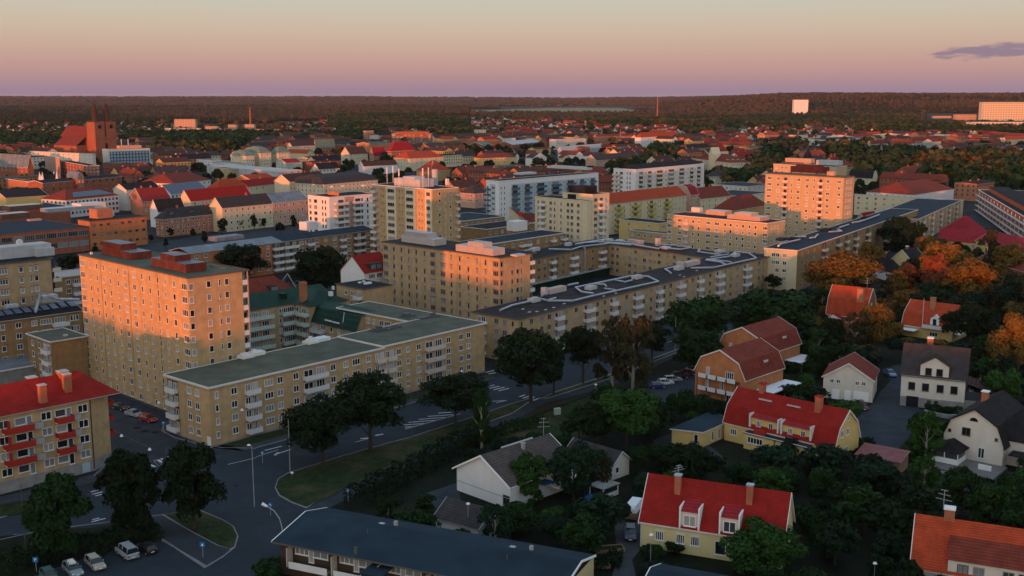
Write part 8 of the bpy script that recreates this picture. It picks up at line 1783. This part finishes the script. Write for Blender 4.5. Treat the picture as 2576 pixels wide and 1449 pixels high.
leafmass(px_[kk < .62], py_[kk < .62], 'dark green woods and park trees between the town roofs and the horizon', 'leaf_green', seed=2); leafmass(px_[kk >= .62], py_[kk >= .62], 'olive brown woods and park trees between the town roofs and the horizon', 'leaf_olive', seed=3)
# ------------------------------------------------------------------ the mass of town houses
RV = {}
ROOFN = {'tile_brown': 'dark brown', 'tile_rust': 'rust red', 'tile_red': 'bright red', 'tile_orange': 'orange', 'tile_dark': 'dark grey', 'tile_black': 'black', 'copper': 'pale green', 'felt_dark': 'flat black', 'felt': 'flat grey'}
WALLN = {'cream': 'cream', 'white': 'white', 'redbrick': 'red brick', 'salmonbrick': 'salmon', 'ochre': 'ochre', 'offwhite': 'off white', 'paleyel': 'pale yellow', 'buff': 'buff'}
def proto(L_, W_, h, rise, roof, wall, detail):
    key = (L_, W_, h, rise, roof, wall, detail)
    if key not in RV:
        a = MB(); a.box(0, 0, -1, L_, W_, h); a.face([(0, 0, h), (0, W_, h), (0, W_ / 2, h + rise)][::-1]); a.face([(L_, 0, h), (L_, W_, h), (L_, W_ / 2, h + rise)])
        r = MB(); e = .5
        for z in (.25, 0): r.face([(-e, -e, h - rise * e * 2 / W_ + z), (L_ + e, -e, h - rise * e * 2 / W_ + z), (L_ + e, W_ / 2, h + rise + z), (-e, W_ / 2, h + rise + z)]); r.face([(-e, W_ / 2, h + rise + z), (L_ + e, W_ / 2, h + rise + z), (L_ + e, W_ + e, h - rise * e * 2 / W_ + z), (-e, W_ + e, h - rise * e * 2 / W_ + z)])
        c = MB()
        for f in (.25, .7): c.box(L_ * f - .5, W_ / 2 - .5, h + rise - .8, L_ * f + .5, W_ / 2 + .5, h + rise + 1.3)
        w = MB(); rows = max(1, int((h - 1) / 3)); cols = int(L_ / 3.2); ce = int(W_ / 3.2)
        for i in range(rows):
            z = h - 1.9 - i * 3
            for k in range(cols): x = L_ * (k + .5) / cols; w.box(x - .5, -.09, z - .75, x + .5, -.01, z + .75); w.box(x - .5, W_ + .01, z - .75, x + .5, W_ + .09, z + .75)
            for k in range(ce): y = W_ * (k + .5) / ce; w.box(-.09, y - .5, z - .75, -.01, y + .5, z + .75)
        if detail: RV[key] = (a.mesh('wall', [M[wall]]), r.mesh('roof', [M[roof]]), c.mesh('chimney', [M['chimney']]), w.mesh('windows', [M['glass_mid']]))
        else:
            n = len(a.v); a.v += r.v; a.f += [tuple(i + n for i in f) for f in r.f]; a.m += [1] * len(r.f); RV[key] = (a.mesh('house', [M[wall], M[roof]]),)
    return RV[key]
def townwhere(u, v):  # short
    s = 'left of the church' if u < 230 else 'right of the church' if u < 520 else 'left of the old town' if u < 900 else 'in mid old town' if u < 1300 else 'right of the old town centre' if u < 1750 else 'around the cream school' if u < 2100 else 'in the right hand town'
    return s + (', far out' if v < 345 else '')
CNT = {'town_house': 0, 'small_house': 0}; MASS = {}
def place(x, y, rz, size, roof, wall, u, v, detail):
    z = float(height(np.array(x), np.array(y))); big = size[0] > 14; nm = 'town_house' if big else 'small_house'; CNT[nm] += 1
    if CNT[nm] > (235 if big else 190):       # past the limit: the rest joins one mass per colour
        ms = proto(*size, roof, wall, False); me = ms[0]; c, s = math.cos(rz), math.sin(rz)
        for pg in me.polygons:
            q = MASS.setdefault(wall if pg.material_index == 0 else roof, MB()); q.face([(x + c * a.x - s * a.y, y + s * a.x + c * a.y, z + a.z) for a in (me.vertices[i].co for i in pg.vertices)])
        return
    ms = proto(*size, roof, wall, detail); w_ = townwhere(u, v); nn = nm.replace('_', ' ')
    lab = f"{WALLN[wall]} {nn} with {ROOFN[roof]} roof {w_}"; grp = f"{WALLN[wall]} {nn}s with {ROOFN[roof]} roofs {w_}"
    if detail:
        t = thing(nm, lab, 'house', (x, y, z), rz, grp); ob('wall', ms[0], t); ob('roof', ms[1], t); ob('chimney', ms[2], t); w = ob('windows', ms[3], t); w['kind'] = 'stuff'
    else: o = ob(nm, ms[0], None, (x, y, z), rz); tag(o, lab, 'house', grp)
nb = 0; nfar = 0; SIZ = [(40, 12, 11, 4), (30, 12, 10, 4.2), (46, 12, 12, 3.6), (22, 11, 9, 4.5), (32, 15, 12, .5), (26, 13, 14, 3.4)]; rg = random.Random(21)
WX = [('cream', 1), ('salmonbrick', 3), ('redbrick', 4), ('ochre', 3), ('offwhite', 1), ('paleyel', 1)]
def wchoice(L_): return rg.choices([a for a, _ in L_], [b_ for _, b_ in L_])[0]
LM = []
for (p, a, b_, la, lb, z) in FOOT:
    if 420 < p.y < 1750 and la * lb > 60:
        cs = [PJ(p.x + a.x * i * la + b_.x * j * lb, p.y + a.y * i * la + b_.y * j * lb, k) for i in (0, 1) for j in (0, 1) for k in (0, z)]; v0, v1 = min(c[1] for c in cs), max(c[1] for c in cs); LM.append((min(c[0] for c in cs), max(c[0] for c in cs), v0, v0 + .62 * (v1 - v0), p.y))
def hides(pts, h):
    cs = [PJ(q.x, q.y, k) for q in pts for k in (0, h)]; u0, u1, v0, v1 = min(c[0] for c in cs), max(c[0] for c in cs), min(c[1] for c in cs), max(c[1] for c in cs); yy = min(q.y for q in pts)
    return any(u1 > a and u0 < b_ and v0 < d and v1 > c and y > yy for a, b_, c, d, y in LM)
cand = []
for ix in range(-30, 70):
    for iy in range(-4, 76):
        lx = ix * 31 + (iy % 2) * 9; ly = iy * 21; p = LW(lx + rg.uniform(-2, 2), ly + rg.uniform(-2, 2)); 
        if p.y < 400 or p.y > 1750: continue
        u, v = PJ(p.x, p.y, 0)
        if u < -120 or u > 2700: continue
        cand.append((p.y, p, u, v, ix, iy))
cand.sort(key=lambda c: c[0])
for (yy, p, u, v, ix, iy) in cand:
    if iy % 5 == 4 and u < 1500: continue
    if any(inpoly(u, v, P) for P in PARKS): continue
    if v > 505 and not (380 < u < 780 and v < 560 and False): 
        continue
    dens = .95 if (u < 1750) else .6
    if rg.random() > dens: continue
    sz = rg.choice(SIZ) if u < 1750 or rg.random() < .4 else (rg.choice([16, 20]), 10, 7, 4)
    rot = rg.choice([0, 0, math.pi / 2]); rz = math.pi / 2 - AZ + rot; c_ = Vector((math.cos(rz), math.sin(rz))); o_ = p - c_ * sz[0] / 2 - Vector((-c_.y, c_.x)) * sz[1] / 2
    ctr = o_ + c_ * sz[0] / 2 + Vector((-c_.y, c_.x)) * sz[1] / 2
    pts = [o_ + c_ * sz[0] * f + Vector((-c_.y, c_.x)) * sz[1] * g for f in (0, .5, 1) for g in (0, 1)]
    if not all(clear(q.x, q.y, 1.5) for q in pts) or hides(pts, sz[2] + sz[3]): continue
    roof = ('felt' if rg.random() < .5 else 'felt_dark') if sz[3] < 1 else wchoice([('tile_brown', 9), ('tile_rust', 2), ('tile_dark', 4), ('felt_dark', 1)]) if u < 1750 else wchoice([('tile_rust', 4), ('tile_red', 2), ('tile_orange', 3), ('tile_brown', 2), ('tile_dark', 1)])
    place(o_.x, o_.y, rz, sz, roof, wchoice(WX), u, v, nb < 150); nb += 1; FOOT.append((o_, c_, Vector((-c_.y, c_.x)), sz[0], sz[1], sz[2]))
print('town', nb)
# outer suburbs: small houses among trees
tx, ty = [], []; farV = []; k = 0
for it in range(7000):
    d = rg.uniform(1150, 3300); u = rg.uniform(-60, 2640); x = (u - 1288) / F * d * CT; v = pv(x, d, 0)
    if v < bound(u) or any(inpoly(u, v, P) for P in PARKS): continue
    if d < 1750 and rg.random() > .25: continue
    if not clear(x, d, 8): continue
    if rg.random() < (.42 if 800 < u < 2500 else .27):
        sz = rg.choice([(12, 8, 4.5, 3.2), (10, 8, 5.5, 3.4), (14, 9, 4, 3.5)]) if u < 700 or rg.random() < .5 else rg.choice([(30, 11, 8, 3.5), (22, 10, 7, 3.5)])
        roof = wchoice([('tile_rust', 3), ('tile_orange', 2), ('tile_brown', 2), ('tile_dark', 2), ('tile_red', 2)]); wall = wchoice([('white', 3), ('cream', 3), ('paleyel', 2), ('redbrick', 1)])
        rz = rg.uniform(-.5, .5) + rg.choice([0, math.pi / 2]) + .8
        place(x, d, rz, sz, roof, wall, u, v, False); k += 1; FOOT.append((Vector((x - 5, d - 5)), Vector((1, 0)), Vector((0, 1)), 10, 10, 5))
    else: tx.append(x); ty.append(d)
tx, ty = np.array(tx), np.array(ty); print('outer', k, len(tx))
ks = vn(tx, ty, 150, 9) + rn.normal(size=len(tx)) * .15
leafmass(tx[ks < .6], ty[ks < .6], 'dark garden trees scattered among the small houses of the outer suburbs', 'leaf_green', hmin=7, hmax=14, seed=5); leafmass(tx[ks >= .6], ty[ks >= .6], 'olive garden trees scattered among the small houses of the outer suburbs', 'leaf_olive', hmin=7, hmax=14, seed=6)
ex, ey = [], []
for it in range(3000):
    d = rg.uniform(520, 1500); u = rg.uniform(-60, 2640); x = (u - 1288) / F * d * CT; v = pv(x, d, 0)
    if v > 505 or rg.random() > (.3 if u < 1500 else .6) or not clear(x, d, 4): continue
    ex.append(x); ey.append(d)
leafmass(np.array(ex), np.array(ey), 'small trees in the yards between the town roofs', 'leaf_dark', nl=60, hmin=6, hmax=12, seed=8)
for k_, q in MASS.items(): tag(q.build('distant_houses', M[k_]), f'{ROOFN.get(k_, WALLN.get(k_, ""))} {"roofs" if k_ in ROOFN else "walls"} of the mass of small far houses', 'houses', kind='stuff')
# ------------------------------------------------------------------ unseen shade casters added towards the sun
TT = Vector((math.sin(SUN_AZ), math.cos(SUN_AZ))); SS = Vector((math.cos(SUN_AZ), -math.sin(SUN_AZ))); TE = math.tan(SUN_EL)
def ST_(s, t): return SS * s + TT * t
def skyline(s): return float(np.interp(s, [-900, -290, -240, -160, -146, -66, -45, -30, -19, -12, 8, 25, 900], [16, 18, 22, 20.0, 20.8, 20.8, 20.5, 16.5, 16.5, 17.8, 18, 16, 16]))  # ridge top shaped to set where its shade falls
n = 240; q = MB(); rows_ = (-330, -285, -250, -225, -205)
fr = (0, .75, 1, .8, 0)
VV = []
for i in range(n + 1):
    s = -900 + 1800 * i / n; top = skyline(s) + 235 * TE - 4.2
    for t, f in zip(rows_, fr): p = ST_(s, t); VV.append((p.x, p.y, max(top, 1) * f - .1))
VV = np.array(VV); ii, jj = np.meshgrid(np.arange(n), np.arange(4), indexing='ij'); Fr = np.stack([ii * 5 + jj, (ii + 1) * 5 + jj, (ii + 1) * 5 + jj + 1, ii * 5 + jj + 1], -1).reshape(-1, 4)
o = ob('shade_hill', npmesh('shade_hill', VV, Fr, M['land'])); o['kind'] = 'structure'  # unseen ridge added to cast the low shade
m_ = 5200; s_ = rn.uniform(-890, 890, m_); t_ = rn.uniform(-262, -215, m_); tops = np.array([skyline(a) for a in s_]) + 235 * TE - 5.2
PX = SS.x * s_ + TT.x * t_; PY = SS.y * s_ + TT.y * t_
blobs('shade_ridge_wood', np.stack([PX, PY, tops - .5 * np.abs(t_ + 238) * .25], -1), rn.uniform(1.6, 3.2, m_), rn.uniform(4.5, 6.6, m_), 'forest_dark', 'unseen wooded ridge added behind the viewer to shade the low walls', 4)
def behind(label, s0, s1, t0, t1, h):  # unseen block added to cast shade on the striped tower
    p = ST_(s0, t0); r = thing('tower_block', label, 'apartment block', (p.x, p.y, 0), -SUN_AZ); boxpart(r, 'wall', 'buff', [(0, 0, 0, s1 - s0, t1 - t0, h)]); boxpart(r, 'roof', 'felt', [(-.3, -.3, h, s1 - s0 + .3, t1 - t0 + .3, h + .4)])
    for i in range(int(h / 3)):
        for k in range(int((s1 - s0) / 4)): window(r, 'R', 2.2 + k * 4, 2 + i * 3, 'd', one=True)
behind('unseen tall brick block added left of the view to shade the striped tower', -243, -206, 112, 125, 38.2)
def zone_label(): pass
# ------------------------------------------------------------------ haze
hz_ = MB(); hz_.box(-20000, -2500, -12, 20000, 20000, 108); hm = bpy.data.materials.new('haze'); hm.use_nodes = True; hn = hm.node_tree; hn.nodes.clear(); ho = hn.nodes.new('ShaderNodeOutputMaterial'); hv = hn.nodes.new('ShaderNodeVolumePrincipled')
hv.inputs['Density'].default_value = HAZE; hv.inputs['Color'].default_value = (.86, .80, .95, 1); hv.inputs['Anisotropy'].default_value = 0; hn.links.new(hv.outputs[0], ho.inputs['Volume']); MATS['haze'] = hm
if HAZE > 0: h_ = ob('haze', hz_.mesh('haze', [hm])); tag(h_, kind='stuff')
print('objects', len(COL.objects))
